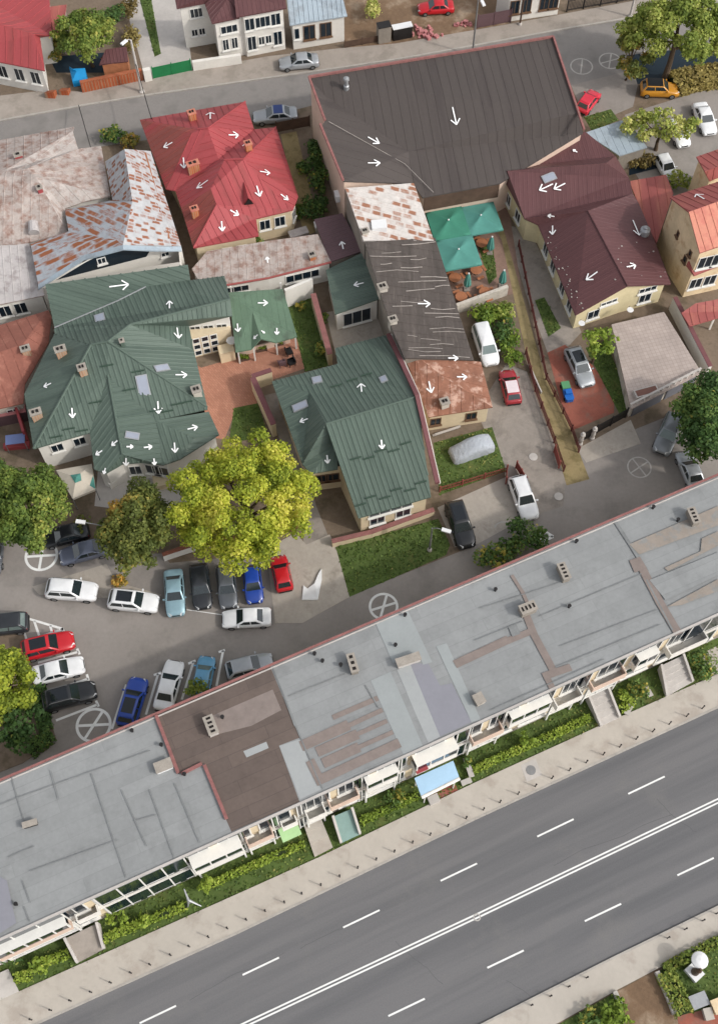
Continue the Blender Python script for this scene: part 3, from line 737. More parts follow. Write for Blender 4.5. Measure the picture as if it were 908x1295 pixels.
# ================================================================ the long flat-roofed block
HB = 8.8
def yN(x): return 985-.4262*x
def yS(x): return 1190-.4535*x
LX0, LX1 = -70, 985
lb = House('apartment_block', 'long two storey block with grey patched flat roof running beside the boulevard', 'building',
           [(LX0, yN(LX0), HB), (LX1, yN(LX1), HB), (LX1, yS(LX1), HB), (LX0, yS(LX0), HB)])
lb.facet([(LX0, yN(LX0), HB), (LX0, yS(LX0), HB), (LX1, yS(LX1), HB), (LX1, yN(LX1), HB)])
lb.finish_roof([MATS['long_roof']], .22)
lb.walls([MATS['wall_cream']], ins=.35, drop=.22)
PZ = [0.004]
def patch(pts, m, name='roof_patch', dz=None):
    PZ[0] += .0022
    mb = MB().sheet(px_poly([(p[0], p[1]) for p in pts], HB), HB+PZ[0]); mb.build(name, MATS[m], lb.roof)
def strip(pts, w, m):
    for a, b in zip(pts[:-1], pts[1:]):
        A, B = P(a[0], a[1], HB), P(b[0], b[1], HB); d = (B-A).normalized(); n = Vector((-d.y, d.x, 0))*w/2; PZ[0] += .0022
        MB().face([(p.x, p.y, HB+PZ[0]) for p in (A-n-d*w*.3, B-n+d*w*.3, B+n+d*w*.3, A+n-d*w*.3)]).build('roof_patch', MATS[m], lb.roof)
# brown bitumen bay
patch([(199, 904), (342, 843), (349, 860), (379, 933), (353, 943), (379, 1014), (293, 1052), (286, 1036), (258, 966), (226, 979)], 'long_roof_brown')
patch([(308, 950), (337, 938), (340, 946), (312, 958)], 'patch_pale')
patch([(262, 908), (345, 872), (356, 898), (318, 918), (270, 930)], 'patch_rust')
# mid bay
q = crop(340, 740, 3.027)
patch([q(120, 590)[:2], q(40, 615)[:2], q(120, 820)[:2], q(205, 780)[:2]], 'patch_pale')
patch([q(390, 365)[:2], q(470, 330)[:2], q(608, 605)[:2], q(515, 650)[:2]], 'patch_blue')
patch([q(490, 325)[:2], q(545, 300)[:2], q(655, 580)[:2], q(610, 605)[:2]], 'patch_pale')
strip([q(480, 335), q(600, 610)], .5, 'seam_dark' if False else 'long_roof')
patch([q(540, 300)[:2], q(610, 300)[:2], q(655, 385)[:2], q(700, 375)[:2], q(775, 525)[:2], q(655, 580)[:2]], 'patch_mauve')
patch([q(640, 235)[:2], q(680, 222)[:2], q(810, 515)[:2], q(775, 525)[:2]], 'patch_blue')
patch([q(410, 150)[:2], q(530, 95)[:2], q(625, 295)[:2], q(590, 305)[:2], q(570, 265)[:2], q(475, 300)[:2]], 'patch_blue')
for a, b, w in (((250, 505), (412, 435), .42), ((135, 612), (295, 540), .85), ((290, 545), (430, 480), .38), ((195, 635), (330, 575), .8), ((330, 575), (448, 522), .35), ((218, 678), (335, 625), .8), ((335, 625), (470, 565), .35), ((190, 748), (490, 608), .75), ((162, 680), (198, 752), .7), ((720, 300), (908, 212), .7)):
    strip([q(*a), q(*b)], w, 'patch_rust')
for a, b in (((75, 425), (290, 340)), ((15, 315), (120, 580)), ((205, 780), (120, 580)), ((370, 385), (420, 470)), ((60, 430), (100, 540)), ((505, 660), (330, 735))): strip([q(*a), q(*b)], .1, 'seam_dark')
# right bay
q = crop(600, 600, 2.948)
strip([q(0, 672), q(218, 582)], .55, 'patch_rust'); strip([q(190, 520), q(222, 600), q(300, 745)], .6, 'patch_rust'); strip([q(140, 380), q(178, 440), q(205, 500)], .3, 'patch_rust')
strip([q(262, 752), q(350, 722)], .6, 'patch_rust'); strip([q(265, 750), q(290, 800)], .5, 'patch_rust')
strip([q(525, 180), q(580, 265), q(640, 360)], .3, 'seam_dark'); strip([q(625, 355), q(690, 480), q(755, 590)], .7, 'patch_rust'); strip([q(640, 395), q(735, 580)], .14, 'seam_dark')
patch([q(575, 322)[:2], q(615, 308)[:2], q(640, 350)[:2], q(595, 368)[:2]], 'patch_rust')
patch([q(125, 570)[:2], q(155, 560)[:2], q(170, 595)[:2], q(140, 607)[:2]], 'seam_dark')
patch([q(575, 262)[:2], q(908, 118)[:2], q(908, 190)[:2], q(612, 300)[:2]], 'patch_sand')
patch([q(705, 350)[:2], q(840, 288)[:2], q(845, 240)[:2], q(908, 212)[:2], q(908, 265)[:2], q(720, 362)[:2]], 'patch_sand')
patch([q(715, 495)[:2], q(908, 390)[:2], q(908, 435)[:2], q(770, 488)[:2]], 'patch_sand')
patch([q(650, 395)[:2], q(908, 290)[:2], q(908, 375)[:2], q(710, 470)[:2]], 'long_roof')
for a, b in (((20, 500), (330, 400)), ((240, 530), (620, 372)), ((0, 620), (180, 548)), ((320, 640), (680, 505)), ((300, 720), (690, 560)), ((60, 880), (480, 690))): strip([q(*a), q(*b)], .07, 'seam_dark')
# left bay seams
q = crop(0, 880, 2.522)
for a, b in (((40, 262), (80, 400)), ((60, 325), (480, 175)), ((30, 515), (112, 480)), ((75, 590), (100, 660)), ((80, 672), (98, 720)), ((295, 250), (405, 580)), ((390, 300), (470, 480)), ((480, 300), (560, 520)), ((560, 280), (640, 470)), ((430, 400), (500, 380)), ((0, 350), (60, 325)), ((100, 560), (380, 460)), ((165, 240), (190, 330))):
    strip([q(*a), q(*b)], .07, 'seam_dark')
patch([q(0, 575)[:2], q(25, 590)[:2], q(55, 725)[:2], q(0, 760)[:2]], 'patch_mauve')
# copings
def coping(pts, w, h, m, z=HB+.004, name='coping', ofs=0.):
    mb = MB()
    for a, b in zip(pts[:-1], pts[1:]): mb.bar(P(a[0], a[1], z), P(b[0], b[1], z), w, h)
    mb.build(name, MATS[m], lb.roof)
nl = [(x, yN(x)+2.2) for x in range(LX0, LX1, 60)]
coping(nl, .17, .14, 'coping_red'); coping([(x, y+4.2) for x, y in nl], .1, .08, 'concrete_pale', HB+.003)
coping([(198, 905), (226, 978)], .26, .2, 'coping_red'); coping([(230, 979), (256, 966)], .24, .18, 'coping_red'); coping([(259, 968), (287, 1036)], .26, .2, 'coping_red')
coping([(x, yS(x)-1.5) for x in range(LX0, LX1, 60)], .18, .1, 'concrete_pale')
# roof vents and chimneys with a row of holes
def vent(px, py, dx, dy, L, w, h, m='wall_grey', holes=4):
    p = P(px, py, HB); d = (P(px+dx, py+dy, HB)-p); rz = math.atan2(d.y, d.x); ca, sa = math.cos(rz), math.sin(rz)
    v = MB().box(p.x, p.y, HB, L, w, h, rz).build('vent_stack', MATS[m], lb.roof)
    b = MB().box(p.x, p.y, HB+h, L+.12, w+.12, .07, rz); b.build('cap', MATS['chimney_cap'], v)
    g = MB()
    for k in range(holes):
        o = (k-(holes-1)/2)*L/holes; g.box(p.x+ca*o, p.y+sa*o, HB+h+.07, L/holes*.5, w*.5, .02, rz)
    g.build('flue', MATS['soot'], v)
vent(268, 920, 5, 13, 1.45, .7, .7, 'concrete_pale'); vent(446, 842, 3, 10, 1.5, .55, .7, 'wall_grey', 3); vent(516, 837, 12, -4, 1.9, .6, .6, 'concrete_pale', 0)
vent(666, 773, 10, -4, 1.3, .75, .8, 'wall_grey'); vent(711, 727, 4, 9, 1.4, .6, .8, 'wall_grey'); vent(874, 657, 4, 9, 1.4, .6, .8, 'wall_grey'); vent(605, 886, 4, 7, .8, .7, .5, 'wall_dirty', 0); vent(40, 1043, 10, -3, 1.0, .35, .45, 'metal_dark', 0)
vent(208, 970, 10, -4, 1.25, .75, .45, 'plastic_white', 0)
for x, y in ((398, 828), (408, 837), (431, 842), (512, 779), (500, 817), (626, 747), (719, 768), (728, 686), (856, 659), (168, 925), (825, 643), (205, 943), (22, 1144), (282, 908), (234, 980)):
    p = P(x, y, HB); MB().lathe((p.x, p.y, HB), [(.1, 0), (.1, .35), (.16, .36), (.16, .42)], 9).build('vent_pipe', MATS['metal_dark'], lb.roof)
# ---- south facade: floor slabs, glazing bays, balconies, canopy
A0, D0, LL, NN = lb.edge(2)         # edge from (LX1,S) to (LX0,S)
def fx(px):                          # distance along the facade of photo column px (at roof level)
    p = P(px, yS(px), HB); return (Vector((p.x, p.y, 0))-A0).dot(D0)
def fbox(mb, u0, u1, z0, z1, d0, d1):
    a = A0+D0*u0+NN*d0; b = A0+D0*u1+NN*d0; c = A0+D0*u1+NN*d1; e = A0+D0*u0+NN*d1
    mb.prism([(a.x, a.y), (b.x, b.y), (c.x, c.y), (e.x, e.y)], z0, z1)
mb = MB(); fbox(mb, 1, LL-1, 4.12, 4.3, -.1, .3); mb.build('floor_ledge', MATS['wall_white'], lb.root)
mb = MB(); fbox(mb, 1, LL-1, 8.25, 8.55, -.1, .22); mb.build('cornice', MATS['wall_white'], lb.root)
mb = MB(); fbox(mb, 1, LL-1, 0, .5, -.1, .12); mb.build('plinth', MATS['concrete_dark'], lb.root)
bay = 3.3; nb = int(LL/bay); r = random.Random(3)
for k in range(nb):
    u = (k+.5)*LL/nb; c = A0+D0*u
    x_here = LX1-(LX1-LX0)*u/LL
    window(lb.root, c, D0, NN, 4.9, 2.7, 2.6, 'frame_white', 'dark_glass', r.choice((1, 2, 3)), 'window', True, .12)
    window(lb.root, c, D0, NN, .9, 2.6, 2.6, 'frame_white', 'dark_glass', r.choice((1, 2)), 'shop_window', True, .14)
segs = [(-20, 75), (83, 112), (236, 300), (306, 340), (352, 372), (384, 408), (414, 452), (462, 503), (524, 578), (600, 640), (648, 700), (708, 742), (756, 800), (812, 838), (856, 905)]
for k, (a, b) in enumerate(segs):
    u0, u1 = sorted((fx(a), fx(b))); L = u1-u0; dep = (.85, .7, 1.0)[k % 3]
    mb = MB(); fbox(mb, u0, u1, 4.32, 4.46, .0, dep); bal = mb.build('balcony', MATS['wall_white'], lb.root)
    mb = MB(); fbox(mb, u0, u1, 4.46, 5.35, dep-.1, dep); fbox(mb, u0, u0+.1, 4.46, 5.35, .05, dep-.1); fbox(mb, u1-.1, u1, 4.46, 5.35, .05, dep-.1)
    mb.build('parapet', MATS['wall_white' if k % 3 else 'wall_pink'], bal)
    if k in (0, 2, 3, 5, 7, 9, 11, 12):
        mb = MB(); n = max(2, int(L/.55))
        for z in (1.3, 2.05, 2.8, 3.5): fbox(mb, u0, u1, z, z+.13, .3, .42)
        for j in range(n+1):
            if r.random() < .7: zz = r.choice((1.3, 2.05, 2.8)); fbox(mb, u0+(L-.12)*j/n, u0+(L-.12)*j/n+.12, zz+.13, zz+.75, .3, .4)
        for j in (0, 1): fbox(mb, u0+(L-.14)*j, u0+(L-.14)*j+.14, 0, 4.1, .28, .44)
        mb.build('grille', MATS['frame_white'], lb.root)
    if k in (0, 2, 7, 8, 10, 13):       # glazed-in loggia: posts, top rail and panes
        mb = MB(); n = max(2, int(L/1.1))
        for j in range(n+1): fbox(mb, u0+(L-.1)*j/n, u0+(L-.1)*j/n+.1, 5.35, 6.9, dep-.12, dep)
        fbox(mb, u0, u1, 6.9, 7.0, .02, dep+.05); mb.build('glazing_frame', MATS['frame_white'], bal)
        mb = MB(); fbox(mb, u0+.1, u1-.1, 5.36, 6.89, dep-.08, dep-.05); mb.build('pane', MATS['dark_glass'], bal)
for a, b in ((-25, 78), (114, 234), (301, 306), (341, 352), (373, 383), (453, 461), (504, 512), (579, 599), (641, 647), (743, 755), (878, 930)):
    u0, u1 = sorted((fx(a), fx(b)))
    for z0, z1 in ((.55, 4.05), (4.5, 8.2)):
        mb = MB(); fbox(mb, u0+.1, u1-.1, z0, z1, .16, .2); g = mb.build('glass_front', MATS['dark_glass'], lb.root)
        n = max(1, int((u1-u0)/1.6))
        for j in range(n+1):
            if r.random() < .75: mb = MB(); fbox(mb, u0+.1+(u1-u0-.3)*j/n, u0+.2+(u1-u0-.3)*j/n, z0, z1, .2, .25); mb.build('mullion', MATS['frame_white'], g)
for a, b, m in ((347, 372, 'green_awning'),):
    u0, u1 = sorted((fx(a), fx(b))); p = [A0+D0*u0+NN*.03, A0+D0*u1+NN*.03, A0+D0*u1+NN*1.2, A0+D0*u0+NN*1.2]; z = [3.5, 3.5, 3.0, 3.0]
    mb = MB(); up = [Vector((w.x, w.y, h)) for w, h in zip(p, z)]; dn = [w-Vector((0, 0, .06)) for w in up]
    mb.face(up); mb.face(dn[::-1]); [mb.face([dn[i], dn[(i+1) % 4], up[(i+1) % 4], up[i]]) for i in range(4)]
    mb.build('awning', MATS[m], lb.root)
# red flower box on a balcony
u = fx(531); mb = MB(); fbox(mb, u-.5, u+.5, 5.36, 5.6, .95, 1.2); mb.build('flower_box', MATS['red_roof'], lb.root)
# ---- entrance stairs and ramps, each a thing
def ramp(label, pts, z_hi, m, steps=0, name='entrance_stairs', rails=True, rm='concrete_pale'):
    """pts: back-left, back-right, front-right, front-left in pixels; back is at the facade"""
    q = [P(*p) for p in pts]; c = sum(q, Vector())/4; root = thing(name, label, 'stairs' if steps else 'ramp', (c.x, c.y, 0))
    mb = MB(); n = max(steps, 1)
    if steps:
        for k in range(n):
            t0, t1 = k/n, (k+1)/n; h = .1+(z_hi-.1)*(1-t0)
            f = [q[0].lerp(q[3], t0), q[1].lerp(q[2], t0), q[1].lerp(q[2], t1), q[0].lerp(q[3], t1)]; mb.prism(f, 0, h)
    else: mb.prism(q, 0, [z_hi, z_hi, .13, .13])
    mb.build('steps' if steps else 'slope', MATS[m], root)
    if rails:
        for a, b in ((q[0], q[3]), (q[1], q[2])):
            s = (c-(a+b)/2); s.z = 0; s.normalize(); a2, b2 = a-s*.1, b-s*.1; d = (b2-a2).normalized(); nn = Vector((-d.y, d.x, 0))*.1
            MB().prism([a2-nn, b2-nn, b2+nn, a2+nn], 0, [z_hi+.5, .55, .55, z_hi+.5] if True else 0).build('side_wall', MATS[rm], root)
ramp('grey paved entrance ramp with white side walls at the lower left', [(88, 1188), (125, 1170), (131, 1201), (101, 1217)], .9, 'concrete_dark')
ramp('pale pink stair path with two dark gratings left of the teal ramp', [(383, 1040), (404, 1031), (421, 1072), (398, 1084)], .5, 'pave_beige', 3, rails=False)
ramp('teal sloping slab beside the green hedge left of the blue canopy', [(423, 1036), (444, 1027), (454, 1056), (433, 1066)], 1.1, 'teal_slab', name='entrance_ramp', rails=True)
ramp('white concrete entrance stairs right of the small planted garden', [(742, 884), (763, 873), (781, 909), (760, 919)], .9, 'concrete_pale', 5)
ramp('white concrete entrance stairs nearest the right edge', [(833, 846), (858, 834), (873, 864), (843, 881)], .9, 'concrete_pale', 5)
for a, b in (((392, 1046), (400, 1042)), ((404, 1066), (410, 1062))): pass
ramp('pale paved corner entrance at the far lower left', [(-20, 1240), (12, 1226), (25, 1254), (-20, 1275)], .3, 'concrete_pale', 0, rails=False)
sheet('entrance_paving', MATS['pave_beige'], [(880, 830), (960, 790), (985, 805), (902, 856)], .02)
sheet('entrance_paving', MATS['red_drive'], [(540, 1000), (573, 985), (579, 1000), (545, 1017)], .02)
# blue canopy on posts
cr = thing('entrance_canopy', 'pale blue metal entrance canopy with rolled front edge', 'canopy', tuple(P(553, 985)))
q = [P(524, 984, 2.9), P(573, 962, 2.9), P(581, 984, 2.55), P(533, 1008, 2.55)]
mb = MB(); dn = [w-Vector((0, 0, .07)) for w in q]; mb.face(q[::-1]); mb.face(dn); [mb.face([dn[(i+1) % 4], dn[i], q[i], q[(i+1) % 4]]) for i in range(4)]
mb.build('canopy_roof', MATS['blue_awning'], cr)
MB().tube([q[2]-Vector((0, 0, .08)), q[3]-Vector((0, 0, .08))], .16, 10).build('front_roll', MATS['frame_white'], cr)
for a in (q[2].lerp(q[3], .12), q[2].lerp(q[3], .9), q[0].lerp(q[1], .06), q[0].lerp(q[1], .94)): MB().tube([(a.x, a.y, 0), (a.x, a.y, a.z-.1)], .06, 8).build('post', MATS['frame_white'], cr)
MB().box(*G2(548, 1012), 0, .9, .7, .5, .4).build('step', MATS['concrete_pale'], cr)
# manhole slab on the pavement
mr = thing('manhole_cover', 'round grey manhole cover set in a pale square slab on the pavement', 'manhole', tuple(P(671, 974, .12)))
MB().prism(px_poly([(658, 968), (677, 959), (685, 980), (666, 989)], .12), .12, .128).build('slab', MATS['concrete_pale'], mr)
p = P(671, 974, .12); MB().lathe((p.x, p.y, .128), [(.42, 0), (.42, .012), (.05, .014)], 20).build('lid', MATS['metal_grey'], mr)
# hedges and shrubs of the front gardens
HL = [('low lime hedge in the garden left of the grey ramp', [(22, 1238), (42, 1232)], .9, .8), ('lime hedge between the lower left bushes and the grey ramp', [(48, 1222), (88, 1206)], .8, .7),
      ('long lime hedge right of the grey ramp', [(132, 1190), (150, 1180), (236, 1146)], .75, .7), ('lime hedge left of the pink stair path', [(262, 1122), (300, 1104), (384, 1068)], .7, .6),
      ('green hedge left of the blue canopy', [(456, 1040), (530, 1006)], .7, .6), ('lime hedge right of the blue canopy', [(598, 975), (640, 955), (700, 930), (745, 908)], .75, .6),
      ('lime hedge beside the white stairs near the right', [(783, 900), (800, 888)], .9, .7)]
for i, (l, p, w, h) in enumerate(HL): hedge(l, p, w*.72, h*.75, LEAF_LIME, .5 if i != 4 else .25, dens=150, lump=.4, leaf=.11)
p = P(20, 1212); bush('shrub', 'dark round bush in the far lower left garden', (p.x, p.y), .9, .9, 1.5, LEAF_DARK, .5)
p = P(52, 1224); bush('shrub', 'round lime bush between the two short hedges at lower left', (p.x, p.y), .8, .8, 1.3, LEAF_LIME, .4)
p = P(262, 1121); bush('shrub', 'round lime bush at the left end of a garden hedge', (p.x, p.y), .75, .75, 1.4, LEAF_LIME, .45)
p = P(182, 1165); bush('shrub', 'round lime bush growing out of the long hedge', (p.x, p.y), .7, .7, 1.2, LEAF_LIME, .45)
p = P(150, 1162); bush('shrub', 'lime shrub at the wall beside the grey ramp', (p.x, p.y), 1.0, .7, 1.2, LEAF_LIME, .4)
p = P(433, 1046-4); 
p = P(885, 846); bush('shrub', 'wide green shrub filling the garden at the right end', (p.x, p.y), 1.5, 1.3, 1.3, LEAF_DARK, .7, nl=20)
p = P(664, 938); bush('shrub', 'tall green shrub inside the lime hedge right of the canopy', (p.x, p.y), .7, .7, 1.6, LEAF_LIME, .2)
p = P(808, 872); bush('shrub', 'green shrub in the garden between the two white stairs', (p.x, p.y), 1.2, 1.0, 1.1, LEAF_DARK, .75)
p = P(787, 880); bush('shrub', 'small lime shrub beside the stairs of the planted garden', (p.x, p.y), .6, .6, .9, LEAF_LIME, .4)
p = P(500, 1010); bush('shrub', 'loose green shrub on the lawn left of the canopy', (p.x, p.y), 1.0, .8, .9, LEAF_DARK, .7)
p = P(590, 965); bush('shrub', 'green shrub hugging the right side of the canopy', (p.x, p.y), .6, .6, 1.1, LEAF_DARK, .7)
# garden ornaments: a small pale windmill-like frame, benches and a flat stone
wf = thing('garden_lamp', 'pale grey three armed garden frame standing in the lawn', 'ornament', tuple(P(240, 1140)))
a = P(240, 1140)
for (x, y, h) in ((233, 1124, 1.6), (255, 1146, .05), (238, 1147, .05)): MB().tube([a+Vector((0, 0, .7)), P(x, y, h)], [.12, .05], 7).build('arm', MATS['zinc'], wf)
MB().lathe((a.x, a.y, 0), [(.2, 0), (.08, .1), (.08, .7), (.14, .75)], 9).build('stand', MATS['metal_grey'], wf)
def bench(label, px, py, dx, dy, L=1.6, m='concrete_pale'):
    p = P(px, py); d = P(px+dx, py+dy)-p; rz = math.atan2(d.y, d.x); t = thing('stone_bench', label, 'bench', tuple(p), rz=rz)
    MB().box(0, 0, .38, L, .45, .09).build('seat', MATS[m], t, local=True)
    for s in (-1, 1): MB().box(s*L*.36, 0, 0, .14, .38, .38).build('leg', MATS[m], t, local=True)
bench('long pale stone bench right of the blue canopy', 592, 972, 6, 18, 1.7); bench('short pale stone bench near the pavement right of the canopy', 589, 990, 10, -4, .9)
bench('white stone bench left of the two white stairs', 794, 898, -5, 9, 1.2); bench('small grey bench by the stone path near the right gardens', 818, 876, 5, 9, 1.0)
# ---- bollards
BO = [(38, 1289), (63, 1277), (88, 1265), (114, 1254), (139, 1242), (164.5, 1229.5), (189, 1219), (215, 1207), (238.5, 1196), (263, 1184), (287, 1173), (311, 1162), (335, 1151), (359.5, 1140), (381.6, 1129), (405.7, 1118), (429.5, 1107), (452.6, 1096), (476, 1085.5), (499, 1075.5), (522, 1064), (544.5, 1054), (567, 1043), (590, 1033), (612, 1022), (633, 1012.5), (656, 1002), (678, 992), (699, 982), (721, 972), (742.5, 962), (764, 952), (785, 942), (806, 932), (827, 922.5), (848, 913), (870, 903), (890, 893)]
BS = [(908, 1154), (890.5, 1163), (868, 1174), (846, 1185), (743, 1235.5), (720, 1247), (697, 1259), (673, 1270.5)]
def make_bollard(label, grp):
    t = thing('bollard', label, 'bollard', (0, 0, .12), grp)
    MB().lathe((0, 0, 0), [(.06, 0), (.06, .03), (.05, .05), (.048, .62), (.052, .64), (.052, .66)], 10).build('post', MATS['metal_dark'], t, local=True)
    MB().lathe((0, 0, .66), [(.04, 0), (.07, .03), (.08, .08), (.06, .13), (.02, .15)], 10).build('cap', MATS['metal_dark'], t, local=True)
    return t
b0 = make_bollard('slim dark bollard in the row along the north kerb of the boulevard', 'bollards along the north pavement')
b1 = make_bollard('slim dark bollard on the south pavement of the boulevard', 'bollards along the south pavement')
for src, pts in ((b0, BO), (b1, BS)):
    for i, (x, y) in enumerate(pts):
        o = src
        if i:
            o = src.copy(); COL.objects.link(o)
            for ch in src.children: d = ch.copy(); COL.objects.link(d); d.parent = o
        o.location = P(x, y, .8); o.location.z = .12
# ================================================================ houses
GR = (.46, .2, .05)      # profiled sheet: spacing, width, height
# ---- big green-roofed house
q = crop(0, 300, 3.027)
E = 4.4
W1, W2, W3 = q(210, 370, 5.2), q(95, 600, E), q(130, 810, E)
RA, RB, RC, RE = q(350, 412, 7.6), q(415, 400, 7.9), q(500, 335, 7.6), q(882, 238, 6.6)
NEc, E1, E2 = q(890, 300, 5.4), q(725, 338, E), q(742, 430, E)
HE = q(795, 652, E)                      # foot of the hip at the east eave
gb = House('green_roofed_house', 'largest house, green ribbed metal hip roof with many skylights and chimneys', 'house',
           [q(175, 180, 6.2), W1, W2, W3, q(345, 748, E), q(362, 888, 3.6), q(405, 905, 3.6), q(470, 868, 3.7), q(545, 862, 3.7), q(640, 878, 3.7), q(690, 850, 3.6), q(840, 755, 3.7), HE, E2, E1, NEc, q(882, 238, 6.6), q(860, 148, 5.4), q(730, 165, 5.6), q(720, 105, 6.4)])
V1, V2 = q(210, 347, 5.2), q(560, 190, 5.6)
gb.facet([q(175, 180, 6.2), V1, q(450, 245, 5.45), V2, q(730, 165, 5.6), q(720, 105, 6.4)], GR, udir=(0.25, 1, 0))
gb.facet([V1, W1, RA, RB, RC, RE, q(860, 148, 5.4), q(730, 165, 5.6), V2, q(450, 245, 5.45)], GR)
gb.facet([W1, W2, W3, RA], (.5, .2, .03))
A = q(415, 530, 6.6); WR = q(470, 832, 4.6); JJ = q(600, 702, 4.9)
eS = P(*q(345, 748, E))-P(*W3); eS.z = 0; eW = P(*WR)-P(*A); eW.z = 0; eE = P(*HE)-P(*E2); eE.z = 0; eN = P(*NEc)-P(*E1); eN.z = 0
gb.facet([RA, W3, q(345, 748, E), A], GR, udir=eS)
gb.facet([RA, A, RB], GR, udir=eS); gb.facet([RB, A, JJ, q(795, 658, E+.02)], GR, udir=eS)
gb.facet([RB, q(795, 658, E+.02), HE, E2, RC], GR, udir=eE)
gb.facet([RC, E2, E1, NEc, RE], GR, udir=eN)
gb.facet([A, q(345, 748, E), q(362, 888, 3.6), q(405, 905, 3.6), WR], (.5, .2, .03))
gb.facet([WR, q(405, 905, 3.6), q(470, 868, 3.7), q(545, 862, 3.7)], GR)
gb.facet([A, WR, q(545, 862, 3.7), q(625, 872, 3.7), JJ], GR, udir=eW)
gb.facet([JJ, q(625, 872, 3.7), q(690, 850, 3.6), q(745, 770, 4.1)], GR, udir=eS)
gb.facet([JJ, q(745, 770, 4.1), q(690, 850, 3.6), q(840, 755, 3.7), q(800, 668, E)], GR, udir=eE)
gb.finish_roof([MATS['green_roof']])
gb.walls([MATS['wall_white']], .35, .3)
for i, ts, z, w, h in ((3, (.3, .7), 2.3, 1.2, 1.3), (13, (.3, .72), 2.0, 1.0, 1.6), (14, (.2, .5, .8), 2.2, 1.1, 1.6), (14, (.2, .5, .8), .3, 1.1, 1.5), (8, (.3, .7), 1.2, 1.4, 1.6), (7, (.5,), 1.0, 1.2, 1.6)):
    gb.windows(i, ts, z, w, h, 'frame_white', 'dark_glass')
for x, y, dx, dy, w, l in ((384, 310, 3, 12, 1.0, 1.0), (620, 502, 12, -2, .75, 1.5), (549, 568, 3, 14, 1.1, 2.0), (508, 760, 12, 2, .7, 1.3)): gb.skylight(*q(x, y)[:2], dx, dy, w, l)
for x, y, w in ((240, 450, .95), (322, 520, .7), (147, 690, .95)): gb.chimney(*q(x, y)[:2], w, .62, .95)
gb.chimney(*q(756, 600)[:2], .8, .7, .8, 'wall_dirty'); gb.chimney(*q(473, 415)[:2], .35, .35, .8, 'green_roof', pots=1)
# ridge caps and snow guards
def ridge(h, pts, m='green_roof', r=.11):
    for a, b in zip(pts[:-1], pts[1:]): MB().tube([P(*a)+Vector((0, 0, .04)), P(*b)+Vector((0, 0, .04))], r, 6).build('ridge_cap', MATS[m], h.roof)
ridge(gb, [RA, RB, RC, RE]); ridge(gb, [RA, W3]); ridge(gb, [RB, HE]); ridge(gb, [A, WR])
ridge(gb, [V1, q(450, 245, 5.45), V2], 'zinc', .07)
def guards(h, pts, dx, dy, m='guard_green', half=10):
    for x, y in pts:
        a, b = h.hit(x-dx, y-dy), h.hit(x+dx, y+dy)
        if a and b: MB().bar(a[0]+a[1]*.05, b[0]+b[1]*.05, .09, .13).build('snow_guard', MATS[m], h.roof)
guards(gb, [q(*p)[:2] for p in ((265, 735), (315, 742), (218, 765), (412, 493), (368, 633), (497, 585), (530, 515), (600, 665), (680, 640), (715, 632), (640, 668))], 8, -1.5)
for x, y, dx, dy in ((493, 182, 24, -3), (651, 248, 0, -9), (683, 388, 2, 13), (714, 529, 14, 0), (608, 675, 1, 15), (280, 690, 1, 12), (173, 573, -9, 4), (755, 728, 12, -3), (672, 824, 1, 12), (582, 803, 10, -1), (510, 803, 8, 0), (484, 870, 0, 9), (593, 872, 1, 8), (432, 797, -7, 6), (371, 833, -8, 5), (401, 905, -2, 7)):
    gb.arrow(*q(x, y)[:2], dx, dy)
# ---- rusty white gabled house north of it
q = crop(0, 150, 3.783)
rw = House('rusty_roofed_house', 'gabled house with white sheet roof spotted by rust patches and a wide dark gable', 'house',
           [q(148, 600, 5.0), q(205, 795, 4.6), q(875, 690, 4.4), q(868, 610, 4.8), q(720, 155, 4.8), q(600, 135, 7.2), q(505, 205, 5.0), q(540, 390, 5.0), q(312, 435, 5.0), q(330, 540, 5.2)])
PK, RN = q(590, 605, 7.4), q(597, 145, 7.4); CR = q(635, 395, 7.2)
rw.facet([RN, CR, q(540, 390, 5.0), q(505, 205, 5.0)]); rw.tris
rw.facet([RN, q(722, 155, 4.6), q(868, 610, 4.4), PK, CR])
rw.facet([CR, PK, q(570, 480, 6.9), q(545, 390, 5.0)], m=1) if False else None
rw.facet([q(312, 435, 5.0), q(330, 540, 5.6), q(560, 580, 7.2), PK, CR, q(540, 390, 5.0)], m=1)
rw.facet([q(330, 540, 5.6), q(148, 600, 5.0), q(185, 795, 4.6), q(400, 655, 6.0), PK, q(560, 580, 7.2)], m=1)
rw.finish_roof([MATS['rusty_white'], MATS['rusty_white_dense']])
# gable verge band and gable wall
gl = [q(185, 795, 4.6), q(400, 655, 6.0), q(590, 605, 7.4), q(750, 612, 6.0), q(868, 612, 4.4)]
for a, b in zip(gl[:-1], gl[1:]):
    A_, B_ = P(*a), P(*b); dd = Vector((.15, -1, 0)).normalized()*.55
    z = Vector((0, 0, .02)); t = Vector((0, 0, -.16)); f = [A_+z, A_+dd+z, B_+dd+z, B_+z]; m_ = MB(); m_.face(f); m_.face([p+t for p in f[::-1]]); m_.face([f[1]+t, f[2]+t, f[2], f[1]]); m_.build('verge', MATS['blue_grey_roof'], rw.roof)
rw.walls([MATS['wall_white']], .3, .15)
gw = MB(); g3 = [P(*p) for p in gl]; ins_ = Vector((-.03, .2, 0))
base = [Vector((p.x, p.y, 0))+ins_ for p in g3]; topp = [p+ins_+Vector((0, 0, -.12)) for p in g3]
